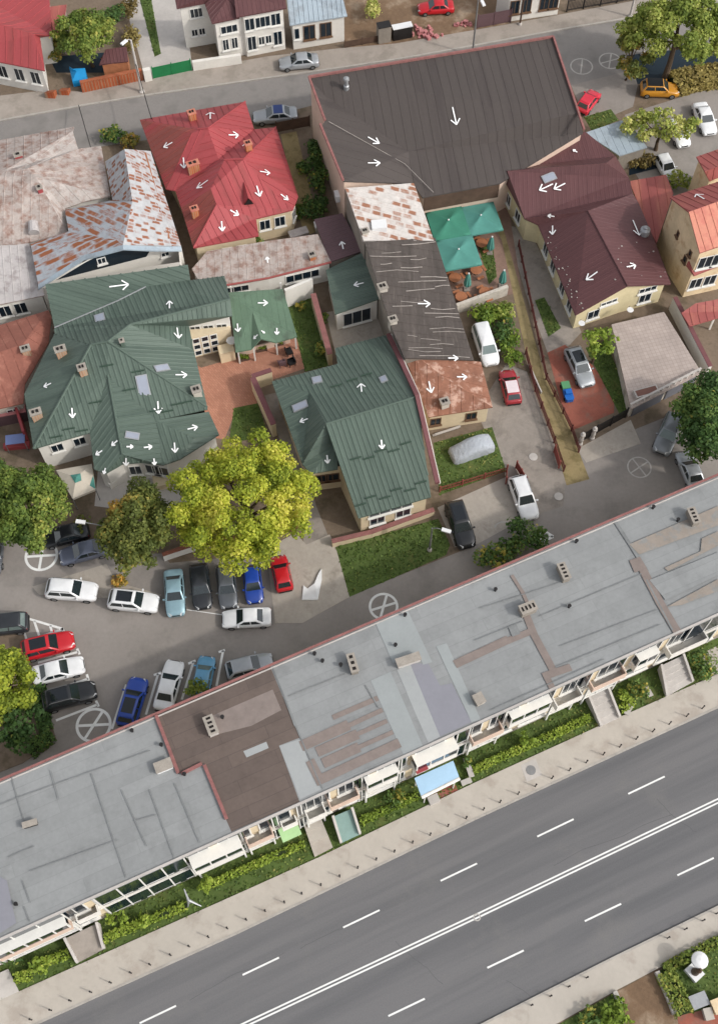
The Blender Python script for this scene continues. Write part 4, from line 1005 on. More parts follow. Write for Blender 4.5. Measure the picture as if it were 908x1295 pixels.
# gable wall stands on one straight line between its two corners
L0, L1 = base[0], base[-1]; d_ = (L1-L0); tt = [((b-L0).dot(d_)/d_.length_squared) for b in base]
bs = [L0+d_*t for t in tt]; tp = [Vector((b.x, b.y, p.z)) for b, p in zip(bs, topp)]
mbw = MB(); mbw.face(bs+tp[::-1]); gable = mbw.build('gable_wall', MATS['wall_white'], rw.root)
nrm_ = Vector((d_.y, -d_.x, 0)).normalized()
mbw = MB(); ev = lambda t, z: L0+d_*t+nrm_*.02+Vector((0, 0, z))
mbw.face([ev(.12, 4.35), ev(.75, 4.1), ev(.8, 5.2), ev(.59, 6.75), ev(.35, 5.75)]); gg = mbw.build('attic_glazing', MATS['dark_glass'], rw.root)
for t, z, w, h in ((.45, 4.9, .9, .9), (.88, 3.4, .9, .7)): window(rw.root, L0+d_*t+nrm_*.03, d_.normalized(), nrm_, z, w, h, 'frame_white', 'dark_glass')
ab = [q(700, 165), q(815, 575)]
pa, pb = rw.hit(*q(695, 165)[:2]), rw.hit(*q(810, 575)[:2])
if pa and pb: MB().bar(pa[0]+pa[1]*.03, pb[0]+pb[1]*.03, .22, .05).build('roof_walk', MATS['wood_orange'], rw.roof)
# ---- faded pink rusty house at the left edge
pk = House('faded_roof_house', 'rambling house with faded pink rusty sheet roof at the left edge', 'house',
           [q(-200, 140, 4.4), q(355, 38, 4.4), q(375, 145, 4.6), q(485, 130, 4.4), q(530, 370, 4.4), q(410, 395, 4.6), q(312, 430, 4.4), q(325, 545, 4.4), q(140, 592, 4.4), q(215, 845, 3.6), q(-200, 930, 3.6)])
r1, r2, r3 = q(20, 250, 6.6), q(130, 240, 6.8), q(175, 280, 6.9)
pk.facet([q(-200, 140, 4.4), q(-200, 270, 6.6), r1, q(350, 60, 4.7), q(355, 38, 4.4)], (.9, .1, .04))
pk.facet([r1, r2, q(375, 145, 4.6), q(350, 60, 4.7)], (.9, .1, .04), m=1)
pk.facet([r2, r3, q(530, 370, 4.4), q(485, 130, 4.4), q(375, 145, 4.6)], (.9, .1, .04))
pk.facet([r3, q(325, 545, 4.4), q(312, 430, 4.4), q(410, 395, 4.6), q(530, 370, 4.4)], (.9, .1, .04), m=1)
pk.facet([r1, q(-200, 270, 6.6), q(-200, 610, 4.4), q(80, 600, 4.4), q(140, 592, 4.4), q(325, 545, 4.4), r3, r2], (.9, .1, .04))
pk.facet([q(-200, 612, 4.3), q(-200, 930, 3.6), q(215, 845, 3.6), q(140, 594, 4.3), q(80, 602, 4.3)], (.8, .1, .04), m=2)
pk.finish_roof([MATS['pink_rust'], MATS['pink_rust_pale'], MATS['pale_sheet']])
pk.walls([MATS['wall_white']], .3)
pk.windows(9, (.3, .5, .7, .88), 1.2, 1.3, 1.7, 'frame_white', 'dark_glass'); pk.chimney(*q(195, 345)[:2], .5, .5, .5, 'red_roof', pots=1); pk.chimney(*q(92, 185)[:2], .8, .5, .4, 'red_roof', pots=1)
a = pk.hit(*q(162, 500)[:2]); b = pk.hit(*q(170, 560)[:2])
if a and b: MB().tube([a[0]+Vector((0, 0, .15)), b[0]+Vector((0, 0, .45))], [.5, .55], 12).build('dormer', MATS['pale_sheet'], pk.roof)
# ---- old red sheet roof house, left edge
q = crop(0, 370, 5.18)
orh = House('old_red_house', 'low house with dull old red sheet roof left of the largest green roof', 'house', [(-45, 425, 3.4), q(320, 115, 3.9), q(340, 160, 3.9), q(320, 330, 3.6), q(165, 600, 3.2), q(155, 725, 3.0), q(0, 760, 3.0), (-45, 530, 3.0)])
orh.facet([(-45, 425, 3.6), (-45, 460, 4.6), q(150, 340, 4.9), q(320, 115, 3.9)], (1., .08, .04)); orh.facet([q(320, 115, 3.9), q(150, 340, 4.9), q(165, 600, 3.2), q(320, 330, 3.6), q(340, 160, 3.9)], (1., .08, .04))
orh.facet([(-45, 460, 4.6), (-45, 530, 3.0), q(0, 760, 3.0), q(155, 725, 3.0), q(165, 600, 3.2), q(150, 340, 4.9)], (1., .08, .04))
orh.finish_roof([MATS['old_red_sheet']]); orh.walls([MATS['wall_dirty']], .3); orh.windows(5, (.5,), .8, 1.2, 1.3, 'frame_white', 'dark_glass'); orh.chimney(*q(178, 390)[:2], .8, .6, .6)
# ---- red-roofed house in the upper middle
q = crop(170, 120, 4.127)
E = 4.0
rh = House('red_roofed_house', 'house with bright red metal roof and orange brick chimneys', 'house',
           [q(30, 130, E), q(580, 35, E), q(625, 178, E), q(740, 168, E), q(855, 530, E), q(828, 600, E), q(636, 645, E), q(650, 735, E), q(310, 798, E), q(245, 590, E), q(215, 500, E)])
T1, T2, T3, T4, T5 = q(385, 175, 6.6), q(470, 340, 6.6), q(570, 335, 6.8), q(400, 490, 6.2), q(330, 180, 6.3)
rh.facet([q(30, 130, E), T5, T1, q(580, 35, E)], (.75, .07, .05))
rh.facet([q(30, 130, E), q(165, 490, E), q(300, 200, 6.2), T5], (.75, .07, .05), m=1)
rh.facet([q(165, 490, E), q(215, 500, E), T1, T5, q(300, 200, 6.2)], (.75, .07, .05))
rh.facet([T1, q(625, 178, E), q(580, 35, E)], (.75, .07, .05)); rh.facet([T1, q(440, 335, 5.6), q(625, 180, E+.02)], (.75, .07, .05))
rh.facet([T1, q(215, 500, E), q(245, 590, E), T4, T2, q(440, 335, 5.6)], (.75, .07, .05), m=0)
rh.facet([q(440, 335, 5.6), T2, T3, q(740, 168, E), q(625, 180, E)], (.75, .07, .05))
rh.facet([T3, q(855, 530, E), q(740, 168, E)], (.75, .07, .05)); rh.facet([T3, q(700, 480, 5.3), q(828, 600, E), q(855, 530, E)], (.75, .07, .05))
rh.facet([T2, T4, q(430, 575, 5.6), q(620, 640, E+.1), q(636, 645, E), q(828, 600, E), q(700, 480, 5.3), T3], (.75, .07, .05))
rh.facet([T4, q(245, 590, E), q(310, 798, E), q(430, 575, 5.6)], (.75, .07, .05), m=1)
rh.facet([q(430, 575, 5.6), q(310, 798, E), q(650, 735, E), q(636, 645, E), q(620, 640, E+.1)], (.75, .07, .05))
rh.finish_roof([MATS['red_roof'], MATS['red_roof_brown']])
rh.walls([MATS['wall_cream']], .35); rh.windows(5, (.3, .7), 1.6, 1.2, 1.5, 'frame_white', 'dark_glass'); rh.windows(7, (.25, .5, .75), 1.2, 1.1, 1.5, 'frame_white', 'dark_glass'); rh.windows(4, (.5,), 1.4, 1.0, 1.4, 'frame_white', 'dark_glass')
for x, y, w in ((312, 395, 1.2), (320, 630, .7), (306, 130, .75), (598, 290, .65)): rh.chimney(*q(x, y)[:2], w, .6, 1.05, 'chimney_orange', 'orange_roof')
a, b = rh.hit(*q(572, 455)[:2]), rh.hit(*q(600, 575)[:2])
if a and b:
    d1 = MB(); ap = a[0]+Vector((0, 0, .1)); f = b[0]+Vector((0, 0, .1)); s = Vector((.62, .1, 0)); tp_ = f+Vector((0, 0, .95))
    d1.face([ap, f-s, tp_]); d1.face([ap, tp_, f+s]); d1.build('dormer', MATS['red_roof'], rh.roof); MB().face([f-s*.8+Vector((0, -.02, 0)), f+s*.8+Vector((0, -.02, 0)), tp_+Vector((0, -.02, -.12))]).build('dormer_vent', MATS['soot'], rh.roof)
for x, y, dx, dy in ((398, 98, 0, -8), (540, 212, 12, 0), (158, 275, -11, 6), (263, 383, 1, 13), (330, 490, -14, 10), (704, 411, 12, 2), (655, 530, 4, 13), (800, 550, 9, 7), (542, 627, 10, 6), (459, 710, 1, 12), (590, 255, 0, -7)): rh.arrow(*q(x, y)[:2], dx, dy)
ridge(rh, [T5, T1], 'red_roof', .1); ridge(rh, [T1, q(580, 35, E)], 'red_roof', .08); ridge(rh, [T3, q(740, 168, E)], 'red_roof', .08); ridge(rh, [q(430, 575, 5.6), q(310, 798, E)], 'red_roof', .08); ridge(rh, [T2, T3], 'red_roof', .1)
# ---- hall with the dark roof
q2 = crop(300, 0, 3.027); q3 = crop(600, 0, 2.948)
def plane_pt(px, py, a, b, c):
    a, b, c = P(*a), P(*b), P(*c); n = (b-a).cross(c-a); o = Vector((0, 0, CH)); r = ray(px, py)
    p = o+r*((a-o).dot(n)/r.dot(n)); return (px, py, p.z)
hN, hE, hS = q2(275, 298, 8.4), q3(292, 140, 8.4), (632, 232, 4.7)
mp = lambda p: plane_pt(p[0], p[1], hN, hE, hS)
hW2, hW3 = (411, 153, 8.3), (434, 229, 7.9)
v1, v2, v3 = mp(q2(340, 370)), mp(q2(655, 580)), mp(q2(672, 702))
s1, s2, sE = mp((534, 250)), mp((632, 232)), mp((737, 168))
hall = House('hall', 'large hall with dark brown sheet roof and a red edged parapet', 'hall', [hN, hE, q3(385, 420, 7.6), sE, s2, s1, v3, hW3, hW2])
hall.facet([hN, hW2, (406, 160, 8.3), hW3, v3, v2, v1], (1.05, .07, .025), udir=(.1, 1, 0))
hall.facet([hN, v1, v2, v3, s1, s2, sE, q3(385, 420, 7.6), hE], (.95, .07, .025), udir=(1, .17, 0))
hall.finish_roof([MATS['hall_roof']]); hall.walls([MATS['wall_pink']], .12, .12)
a_, b_ = P(*s1), P(*s2); a_.y -= .02; b_.y -= .02; dd_ = (b_-a_).normalized(); zz = min(a_.z, b_.z)-.12
MB().prism([(a_.x+.2, a_.y+.06), (b_.x, b_.y+.06), (b_.x, b_.y+.2), (a_.x+.2, a_.y+.2)], 2.6, zz).build('board_cladding', MATS['wood_dark'], hall.root)
def edge_wall(h, pts, w, hh, m, name='parapet'):
    mb = MB()
    for a, b in zip(pts[:-1], pts[1:]): mb.bar(P(*a), P(*b), w, hh)
    mb.build(name, MATS[m], h.roof)
edge_wall(hall, [hN, hE], .2, .25, 'coping_red'); edge_wall(hall, [hE, q3(385, 420, 7.6), (738, 165, 7.2)], .2, .25, 'coping_red'); edge_wall(hall, [hN, hW2], .22, .26, 'coping_red'); edge_wall(hall, [(405, 158, 8.3), hW3], .22, .26, 'coping_red')
pp = hall.hit(438, 112)
if pp: v_ = MB().lathe(pp[0]+Vector((0, 0, -.1)), [(.3, 0), (.3, .5), (.2, .6), (.2, 1.2), (.34, 1.3), (.3, 1.5), (.05, 1.6)], 12).build('roof_vent', MATS['zinc'], hall.roof)
hall.chimney(437, 232, .6, .6, .7, 'wall_pink')
pa, pb, pc = hall.hit(416, 156), hall.hit(512, 209), hall.hit(548, 245)
if pa and pb and pc: MB().tube([pa[0]+Vector((0, 0, .25)), pb[0]+Vector((0, 0, .2)), pc[0]+Vector((0, 0, .2))], .03, 5).build('cable', MATS['seam_pale'], hall.roof)
for x, y, dx, dy in ((577, 158, 5, 22), (479, 182, 14, 8), (480, 207, 15, 0)): hall.arrow(x, y, dx, dy)
# ---- rusty annex + slate annex + brown end, in one row south of the hall
q = crop(390, 210, 5.044)
an = House('rusty_annex', 'narrow annex with cream sheet roof blotched by rust south of the dark hall', 'annex', [q(235, 140, 7.2), q(672, 108, 5.4), q(800, 475, 4.6), q(352, 475, 6.6)])
an.facet([q(235, 140, 7.2), q(352, 475, 6.6), q(800, 475, 4.6), q(672, 108, 5.4)], (.62, .06, .03)); an.finish_roof([MATS['rusty_cream']]); an.walls([MATS['wall_grey']], .1)
an.chimney(*q(360, 430)[:2], .6, .5, .4, 'wall_dirty'); pp = an.hit(*q(450, 390)[:2]); MB().box(pp[0].x, pp[0].y, pp[0].z-.2, 1.5, 1.1, .7, .1).build('roof_hatch', MATS['plastic_white'], an.roof)
q = crop(300, 300, 3.027)
sa = House('slate_annex', 'long annex with grey brown weathered roof and pale seams', 'annex', [q(487, 18, 6.7), q(757, 2, 4.5), q(905, 470, 3.9), q(640, 462, 5.6)])
sa.facet([q(487, 18, 6.7), q(590, 345, 5.9), q(640, 462, 5.6), q(905, 470, 3.9), q(757, 2, 4.5)], (1.05, .1, .05)); sa.finish_roof([MATS['slate_roof']]); sa.walls([MATS['wall_grey']], .12)
rr = random.Random(5)
for k in range(30):
    t = .03+k*.0325; xa, ya, xb, yb = 490+t*150, 20+t*440, 757+t*148, 5+t*465
    f0 = rr.uniform(0, .8); f1 = min(1, f0+rr.uniform(.12, .75))
    pts = []
    for f in (f0, (f0+f1)/2, f1):
        x, y = xa+(xb-xa)*f+rr.uniform(-4, 4), ya+(yb-ya)*f+rr.uniform(-5, 5); h_ = sa.hit(*q(x, y)[:2])
        if h_: pts.append(h_[0]+Vector((0, 0, .02)))
    if len(pts) == 3:
        mb = MB(); w_ = rr.uniform(.03, .07); mb.bar(pts[0], pts[1], w_, .05); mb.bar(pts[1], pts[2], w_, .05); mb.build('seam', MATS['seam_pale'], sa.roof)
sa.chimney(*q(556, 200)[:2], .8, .7, .5, 'wall_dirty'); sa.chimney(*q(595, 325)[:2], .7, .6, .5, 'wall_dirty')
for x, y, dx, dy in ((735, 257, 15, 0), (842, 465, 12, 0)): sa.arrow(*q(x, y)[:2], dx, dy)
an.arrow(501, 267, 1, .2) if False else None
q = crop(500, 430, 4.54)
bo = House('rusty_brown_cottage', 'small cream cottage with rusty brown hip roof at the south end of the annexes', 'cottage', [q(55, 100, 4.6), q(490, 125, 3.4), q(557, 385, 3.0), q(190, 443, 3.0)])
hp = q(120, 92, 4.9)
bo.facet([hp, q(280, 215, 4.2), q(557, 385, 3.0), q(490, 125, 3.4)], (1.1, .08, .04)); bo.facet([q(55, 100, 4.6), q(190, 443, 3.0), q(557, 385, 3.0), q(280, 215, 4.2), hp], (1.1, .08, .04))
bo.finish_roof([MATS['rust_brown']]); bo.walls([MATS['wall_cream']], .3)
bo.windows(2, (.28, .9), .9, 1.1, 1.2, 'frame_brown', 'dark_glass'); bo.chimney(*q(280, 375)[:2], .75, .65, .7, 'wall_dirty')
for x, y, dx, dy in ((205, 302, 3, 14), (405, 215, 12, 0)): bo.arrow(*q(x, y)[:2], dx, dy)
h_ = [bo.hit(*q(*p)[:2]) for p in ((420, 300), (520, 260), (545, 380), (420, 390))]
# ---- small green roofed house (middle)
q = crop(300, 300, 3.027); u = crop(380, 560, 5.044)
E = 3.9
a, b, c, d = q(133, 552, E), q(385, 485, E), q(375, 425, 3.5), q(580, 372, 3.5)
R1, R2 = q(340, 715, 6.5), q(688, 610, 6.5); SE = u(832, 345, E); SW = u(372, 480, E)
SE = (SE[0], SE[1], 3.9)
gh = House('green_gabled_house', 'house with green ribbed roof between the yellow tree and the brown cottage', 'house', [a, b, c, d, R2, SE, SW, q(385, 888, 4.2), q(283, 905, 4.0), q(250, 870, 4.0)])
gh.facet([a, q(275, 595, 4.7), R1, R2, d, c, b], GR)
gh.facet([a, q(250, 870, 4.0), q(283, 905, 4.0), q(383, 785, 5.0), R1, q(275, 595, 4.7)], (.5, .2, .03)); gh.facet([q(383, 785, 5.0), q(283, 905, 4.0), q(385, 888, 4.2)], (.5, .2, .03))
gh.facet([R1, SW, SE, R2], GR)
gh.finish_roof([MATS['green_roof']]); gh.walls([MATS['wall_cream']], .35)
gh.windows(5, (.35, .75), .9, 1.5, 1.6, 'frame_white', 'dark_glass'); gh.windows(5, (.55,), 2.6, 4.2, .7, 'frame_white', 'dark_glass', 3); gh.windows(7, (.3, .7), 1.6, 1.3, 1.3, 'frame_brown', 'dark_glass')
for x, y, dx, dy, w, l in ((306, 548, 3, 10, .95, 1.0), (242, 648, 12, -5, .8, 1.5), (560, 545, 4, 8, .7, .8)): gh.skylight(*q(x, y)[:2], dx, dy, w, l)
for x, y, dx, dy in ((474, 565, -1, -10), (243, 708, -10, 4), (347, 865, 1, 10), (554, 810, 1, 11)): gh.arrow(*q(x, y)[:2], dx, dy)
guards(gh, [q(*p)[:2] for p in ((408, 872), (455, 848), (505, 846), (550, 818), (600, 818), (645, 790), (697, 792), (722, 864), (440, 548), (380, 570), (495, 528))]+[u(*p)[:2] for p in ((385, 397), (450, 348), (540, 352), (612, 300), (700, 302), (768, 255))], 7, -2)
edge_wall(gh, [(491, 424, 3.75), R2, (553, 612, 4.05)], .42, .32, 'coping_maroon'); edge_wall(gh, [(495, 424, 3.4), (530, 501, 6.2), (556, 612, 3.8)], .16, .25, 'wall_white')
ridge(gh, [R1, R2], 'green_roof', .1); ridge(gh, [R1, SW], 'green_roof', .07)
gh.chimney(524, 490, .6, .55, .8, 'red_roof', 'coping_red')
# ---- green shed roof + patio canopy
gs = House('green_shed', 'small shed with flat green sheet roof between slate annex and maroon roof', 'shed', [q(340, 125, 3.0), q(488, 55, 3.6), q(545, 235, 3.6), q(375, 295, 3.0)])
gs.facet([q(340, 125, 3.0), q(375, 295, 3.0), q(545, 235, 3.6), q(488, 55, 3.6)], (.4, .12, .03)); gs.finish_roof([MATS['green_roof']]); gs.walls([MATS['wall_white']], .2); gs.windows(2, (.5,), .3, 3.0, 2.1, 'frame_white', 'dark_glass', 2)
gs.arrow(*q(448, 186)[:2], -12, 3)
q = crop(390, 210, 5.044)
ms = House('maroon_shed', 'low shed with flat maroon roof behind the garden shrubs', 'shed', [q(38, 340, 3.0), q(215, 300, 3.3), q(350, 540, 3.3), q(135, 612, 3.0)])
ms.facet([q(38, 340, 3.0), q(135, 612, 3.0), q(350, 540, 3.3), q(215, 300, 3.3)], (.5, .08, .02)); ms.finish_roof([MATS['maroon_flat']]); ms.walls([MATS['wall_grey']], .15); ms.arrow(*q(213, 488)[:2], -2, -9)
# ---- long rusty shed south of the red house
rs = House('rusty_shed', 'long low shed with pinkish rusty roof in front of the red house', 'shed', [(243, 340, 3.0), (262, 318, 3.4), (330, 306, 3.6), (402, 296, 3.6), (419, 332, 3.0), (340, 352, 2.9), (258, 366, 2.9)])
rs.facet([(243, 340, 3.0), (258, 366, 2.9), (340, 352, 2.9), (419, 332, 3.0), (402, 296, 3.6), (330, 306, 3.6), (262, 318, 3.4)], (.8, .08, .03)); rs.finish_roof([MATS['pink_rust']]); rs.walls([MATS['wall_white']], .15)
rs.windows(4, (.45,), 1.2, 3.6, 1.2, 'frame_white', 'dark_glass', 3); rs.windows(5, (.5,), 1.4, 2.4, 1.0, 'frame_white', 'dark_glass', 2); rs.arrow(338, 326, -1, -7); rs.chimney(395, 326, .6, .6, .5, 'chimney_orange')
edge_wall(rs, [(258, 366, 2.93), (340, 352, 2.93), (419, 332, 3.03)], .2, .1, 'red_roof_faded')
# ---- green garden pavilion
q = crop(230, 340, 4.54)
gp = House('green_pavilion', 'pale green gabled pavilion with flower boxes beside the brick paved yard', 'pavilion', [q(270, 135, 3.9), q(580, 115, 3.9), q(662, 388, 2.7), q(540, 424, 2.7), q(405, 462, 2.7), q(310, 478, 2.7)])
ap = q(405, 240, 3.75); fr = q(455, 402, 3.55)
gp.facet([q(270, 135, 3.9), q(310, 478, 2.7), q(400, 462, 2.7), ap, q(540, 424, 2.7), q(662, 388, 2.7), q(580, 115, 3.9)], (.6, .06, .02)); gp.facet([ap, q(400, 462, 2.7), fr], (.6, .06, .02)); gp.facet([ap, fr, q(540, 424, 2.7)], (.6, .06, .02))
gp.finish_roof([MATS['green_pavilion']]); mbp = MB()
for p in ((320, 470), (410, 455), (540, 420), (650, 385), (285, 150), (570, 130)): a = P(*q(*p, 2.6)); mbp2 = MB().box(a.x, a.y+.3, 0, .14, .14, 2.6 if p[1] > 300 else 3.6).build('post', MATS['frame_white'], gp.root)
a_, b_ = P(*q(320, 480, .9)), P(*q(620, 400, .9)); MB().bar(a_+Vector((0, .15, -.9)), b_+Vector((0, .15, -.9)), .12, .95).build('low_wall', MATS['wall_pink'], gp.root)
for x, y, dx, dy in ((492, 198, 12, 0), (326, 362, 1, 10), (546, 378, 0, 8), (418, 402, -5, 5), (472, 372, 4, 3)): gp.arrow(*q(x, y)[:2], dx, dy)
# white trellised stair porch between the big green house and the pavilion
tp0 = thing('glazed_porch', 'white framed glazed stair porch beside the big green roof', 'porch', tuple(P(273, 452)))
A1, B1 = P(247, 452), P(296, 440); dd = (B1-A1).normalized(); nn = Vector((dd.y, -dd.x, 0)); LP = (B1-A1).length
MB().prism([A1, B1, B1-nn*1.2, A1-nn*1.2], 0, 3.3).build('wall', MATS['wall_cream'], tp0)
for i in range(3):
    for j in range(3): window(tp0, A1+dd*(LP*.66*(i+.5)/3), dd, nn, .25+j*1.0, LP*.19, .85, 'frame_white', 'dark_glass', 0, sill=False)
MB().box(*G2(288, 452), 0, 1.5, 1.1, 1.6, .3).build('landing', MATS['wall_cream'], tp0)
ds = thing('satellite_dish', 'white satellite dish on the glazed porch landing', 'satellite dish', tuple(P(293, 432, 1.5)))
a = P(293, 432, 2.0); MB().lathe(a, [(.05, 0), (.3, .06), (.5, .2), (.47, .21), (.25, .1)], 16).build('dish', MATS['plastic_white'], ds); MB().tube([a-Vector((0, 0, .45)), a+Vector((0, 0, .05))], .05).build('mast', MATS['metal_grey'], ds)
# ---- maroon-roofed yellow house
q = crop(640, 160, 4.127)
bh = House('maroon_roofed_house', 'pale yellow house with dark maroon metal roof and white specks', 'house', [q(-40, 220, 4.10), q(410, 25, 4.70), q(570, 155, 4.30), q(640, 270, 4.10), q(690, 400, 3.70), q(775, 600, 3.50), q(858, 822, 3.30), q(640, 835, 4.90), q(360, 985, 3.10), q(165, 512, 3.30), q(95, 480, 3.70)])
n1, n2 = q(5, 232, 5.10), q(520, 190, 5.50); m1 = q(425, 440, 5.70); m2 = q(632, 832, 5.10); vv = q(660, 350, 4.10)
MR = (.45, .12, .012)
bh.facet([q(-40, 220, 4.10), n1, n2, q(570, 155, 4.30), q(410, 25, 4.70)], MR); bh.facet([q(-40, 220, 4.10), q(95, 480, 3.70), q(300, 435, 4.40), vv, q(640, 270, 4.10), q(570, 155, 4.30), n2, n1], MR)
bh.facet([q(95, 480, 3.70), q(165, 512, 3.30), m1, vv, q(300, 435, 4.40)], MR); bh.facet([q(165, 512, 3.30), q(360, 985, 3.10), m2, m1], MR)
bh.facet([m1, m2, q(858, 822, 3.30), q(575, 560, 4.70)], MR); bh.facet([m1, q(575, 560, 4.70), q(858, 822, 3.30), q(775, 600, 3.50), q(690, 400, 3.70), vv], MR)
bh.finish_roof([MATS['maroon_roof']]); bh.walls([MATS['wall_yellow']], .45)
bh.windows(7, (.6,), .7, 1.4, 1.4, 'frame_white', 'dark_glass'); bh.windows(6, (.4,), .7, 1.4, 1.4, 'frame_white', 'dark_glass'); bh.windows(6, (.4,), 2.4, 2.0, .8, 'frame_white', 'dark_glass', 2); bh.windows(7, (.3,), 2.3, 1.9, .6, 'frame_white', 'dark_glass', 2); bh.windows(8, (.15, .35, .6, .8), .8, 1.3, 1.5, 'frame_white', 'dark_glass'); bh.windows(10, (.3, .7), .9, 1.2, 1.5, 'frame_white', 'dark_glass')
bh.skylight(*q(222, 268)[:2], 10, -4, .9, 1.5); bh.skylight
for x, y, dx, dy in ((172, 335, -17, 8), (248, 328, -14, 7), (348, 125, -5, -3), (218, 462, -8, -1), (243, 565, 0, 11), (690, 570, 8, 19), (418, 802, -14, 10), (670, 728, 11, -2)): bh.arrow(*q(x, y)[:2], dx, dy)
ridge(bh, [m1, m2], 'maroon_roof', .08)
a, b, nrmI, Ls = None, None, None, None
rr = random.Random(9); sp = MB()
for k in range(70):
    if rr.random() < .45: x, y = 215+rr.gauss(0, 14)+k*2.4, 560+k*5.6+rr.gauss(0, 10)
    elif rr.random() < .5: x, y = 90+k*4, 190-k*1.75+rr.gauss(0, 8)
    else: x, y = rr.uniform(560, 830), rr.uniform(560, 800)
    hh_ = bh.hit(*q(x, y)[:2])
    if hh_: sp.lathe(hh_[0]+hh_[1]*.02, [(rr.uniform(.05, .12), 0), (.03, .03)], 6)
sp.build('lichen_speck', MATS['seam_pale'], bh.roof)
pp = bh.hit(*q(718, 560)[:2]); aa = pp[0]; MB().lathe(aa+Vector((0, 0, -.2)), [(.45, 0), (.55, .3), (.5, .9), (.25, 1.05), (.25, 1.2), (.1, 1.3)], 14).build('water_tank', MATS['plastic_white'] if False else MATS['zinc'], bh.root)
for x, y in ((392, 1030), (645, 960)):
    p = P(*q(x, y, 2.3)); t = thing('satellite_dish', 'white satellite dish on the yellow south gable, %s' % ('lower left one by the small tree' if x < 500 else 'middle one under the round window'), 'satellite dish', tuple(p)); MB().tube([p+Vector((0, .6, -.1)), p], .04).build('mast', MATS['metal_grey'], t); MB().lathe(p, [(.05, 0), (.22, .04), (.34, .12), (.31, .13)], 14).build('dish', MATS['plastic_white'], t)
# garage terrace in front of it
q = crop(600, 300, 2.948)
GH_ = 1.9
gt = [q(510, 325, GH_), q(705, 278, GH_), q(845, 505, GH_), q(582, 640, GH_)]
g = thing('garage', 'garage with tiled roof terrace and white balustrade in front of the yellow house', 'garage', (*centroid([(P(*p).x, P(*p).y) for p in gt]), 0))
gp3 = [P(*p) for p in gt]; MB().prism(inset([(p.x, p.y) for p in gp3], .15), 0, GH_-.2).build('wall', MATS['wall_dirty'], g); MB().prism([(p.x, p.y) for p in gp3], GH_-.2, GH_).build('terrace_slab', MATS['terrace_tile'], g)
A1, B1 = gp3[3], gp3[2]; dd = (B1-A1).normalized(); nn = Vector((dd.y, -dd.x, 0)); L = (B1-A1).length
c0 = A1-nn*.15; c0.z = 0
mb = MB(); c1 = c0+nn*.03
for i in range(2):
    f = MB(); s0, s1 = L*(.06+.47*i), L*(.48+.47*i); p0, p1 = c1+dd*s0, c1+dd*s1; f.prism([p0, p1, p1+nn*.08, p0+nn*.08], 0, GH_-.3); f.build('garage_door', MATS['door_grey'], g)
for i in range(12): a = A1+dd*(L*(.02+.96*i/11))-nn*.25; MB().lathe((a.x, a.y, GH_), [(.12, 0), (.07, .1), (.13, .22), (.07, .36), (.12, .45)], 8).build('baluster', MATS['concrete_pale'], g)
a, b = A1-nn*.25, B1-nn*.25; MB().bar((a.x, a.y, GH_+.45), (b.x, b.y, GH_+.45), .2, .07).build('handrail', MATS['concrete_pale'], g)
pl = thing('planter', 'pale stone planter with brown soil on the garage terrace', 'planter', tuple(P(*q(637, 580, GH_)))); a = P(*q(637, 582, GH_)); MB().box(a.x, a.y, GH_, 2.4, .9, .4, .3).build('box', MATS['concrete_pale'], pl); MB().box(a.x, a.y, GH_+.395, 2.1, .65, .04, .3).build('earth', MATS['rust_dark'], pl)
# ---- beige tower house at the right edge
q = crop(790, 180, 5.4)
bt = House('beige_house', 'tall beige house with pale red gabled roofs at the right edge', 'house', [q(305, 375, 7.2), q(435, 475, 9.6), q(510, 755, 7.4), q(800, 690, 7.4), q(800, 215, 7.2)])
bt.facet([q(305, 375, 7.2), q(435, 475, 9.6), q(800, 345, 9.6), q(800, 215, 7.2)], (.85, .08, .05)); bt.facet([q(435, 475, 9.6), q(510, 755, 7.4), q(800, 655, 7.4), q(800, 345, 9.6)], (.85, .08, .05), m=1)
bt.finish_roof([MATS['red_roof_faded'], MATS['orange_roof']]); bt.walls([MATS['wall_beige']], .25)
bt.windows(2, (.22, .6), 1.2, 1.4, 1.6, 'frame_white', 'dark_glass'); bt.windows(2, (.25, .62), 4.4, 1.6, 1.8, 'frame_white', 'dark_glass'); bt.windows(1, (.5,), 3.8, .6, .9, 'frame_brown', 'dark_glass', 0); bt.windows(0, (.8,), 5.0, .5, .8, 'frame_brown', 'dark_glass', 0); bt.windows(1, (.62,), 5.2, .5, .8, 'frame_brown', 'dark_glass', 0)
bt.arrow(*q(487, 362)[:2], -10, -6)
pcs = [P(*q(470, 905, 4.2)), P(*q(700, 815, 4.2))]
a, b = pcs; d_ = (b-a).normalized(); n_ = Vector((d_.y, -d_.x, 0)); MB().prism([a+n_*.05, b+n_*.05, b-n_*1.4, a-n_*1.4], 4.0, [4.15, 4.15, 4.7, 4.7]).build('canopy', MATS['red_roof_faded'], bt.root)
b2 = House('beige_house_wing', 'rear beige wing with pale red roof behind the tall beige house', 'house', [q(487, 98, 6.0), q(575, 262, 5.6), q(800, 160, 5.6), q(800, 0, 6.0)])
b2.facet([q(487, 98, 6.0), q(545, 200, 7.0), q(800, 100, 7.0), q(800, -10, 6.0)], (.85, .08, .05)); b2.facet([q(545, 200, 7.0), q(578, 262, 5.6), q(800, 170, 5.6), q(800, 100, 7.0)], (.85, .08, .05)); b2.finish_roof([MATS['red_roof_faded']]); b2.walls([MATS['wall_beige']], .25)
ph = House('porch_roof', 'small dull red porch roof at the foot of the tall beige house', 'porch', [q(385, 1165, 2.6), q(480, 1100, 3.1), q(610, 1075, 3.1), q(800, 1120, 2.8), q(440, 1255, 2.5)])
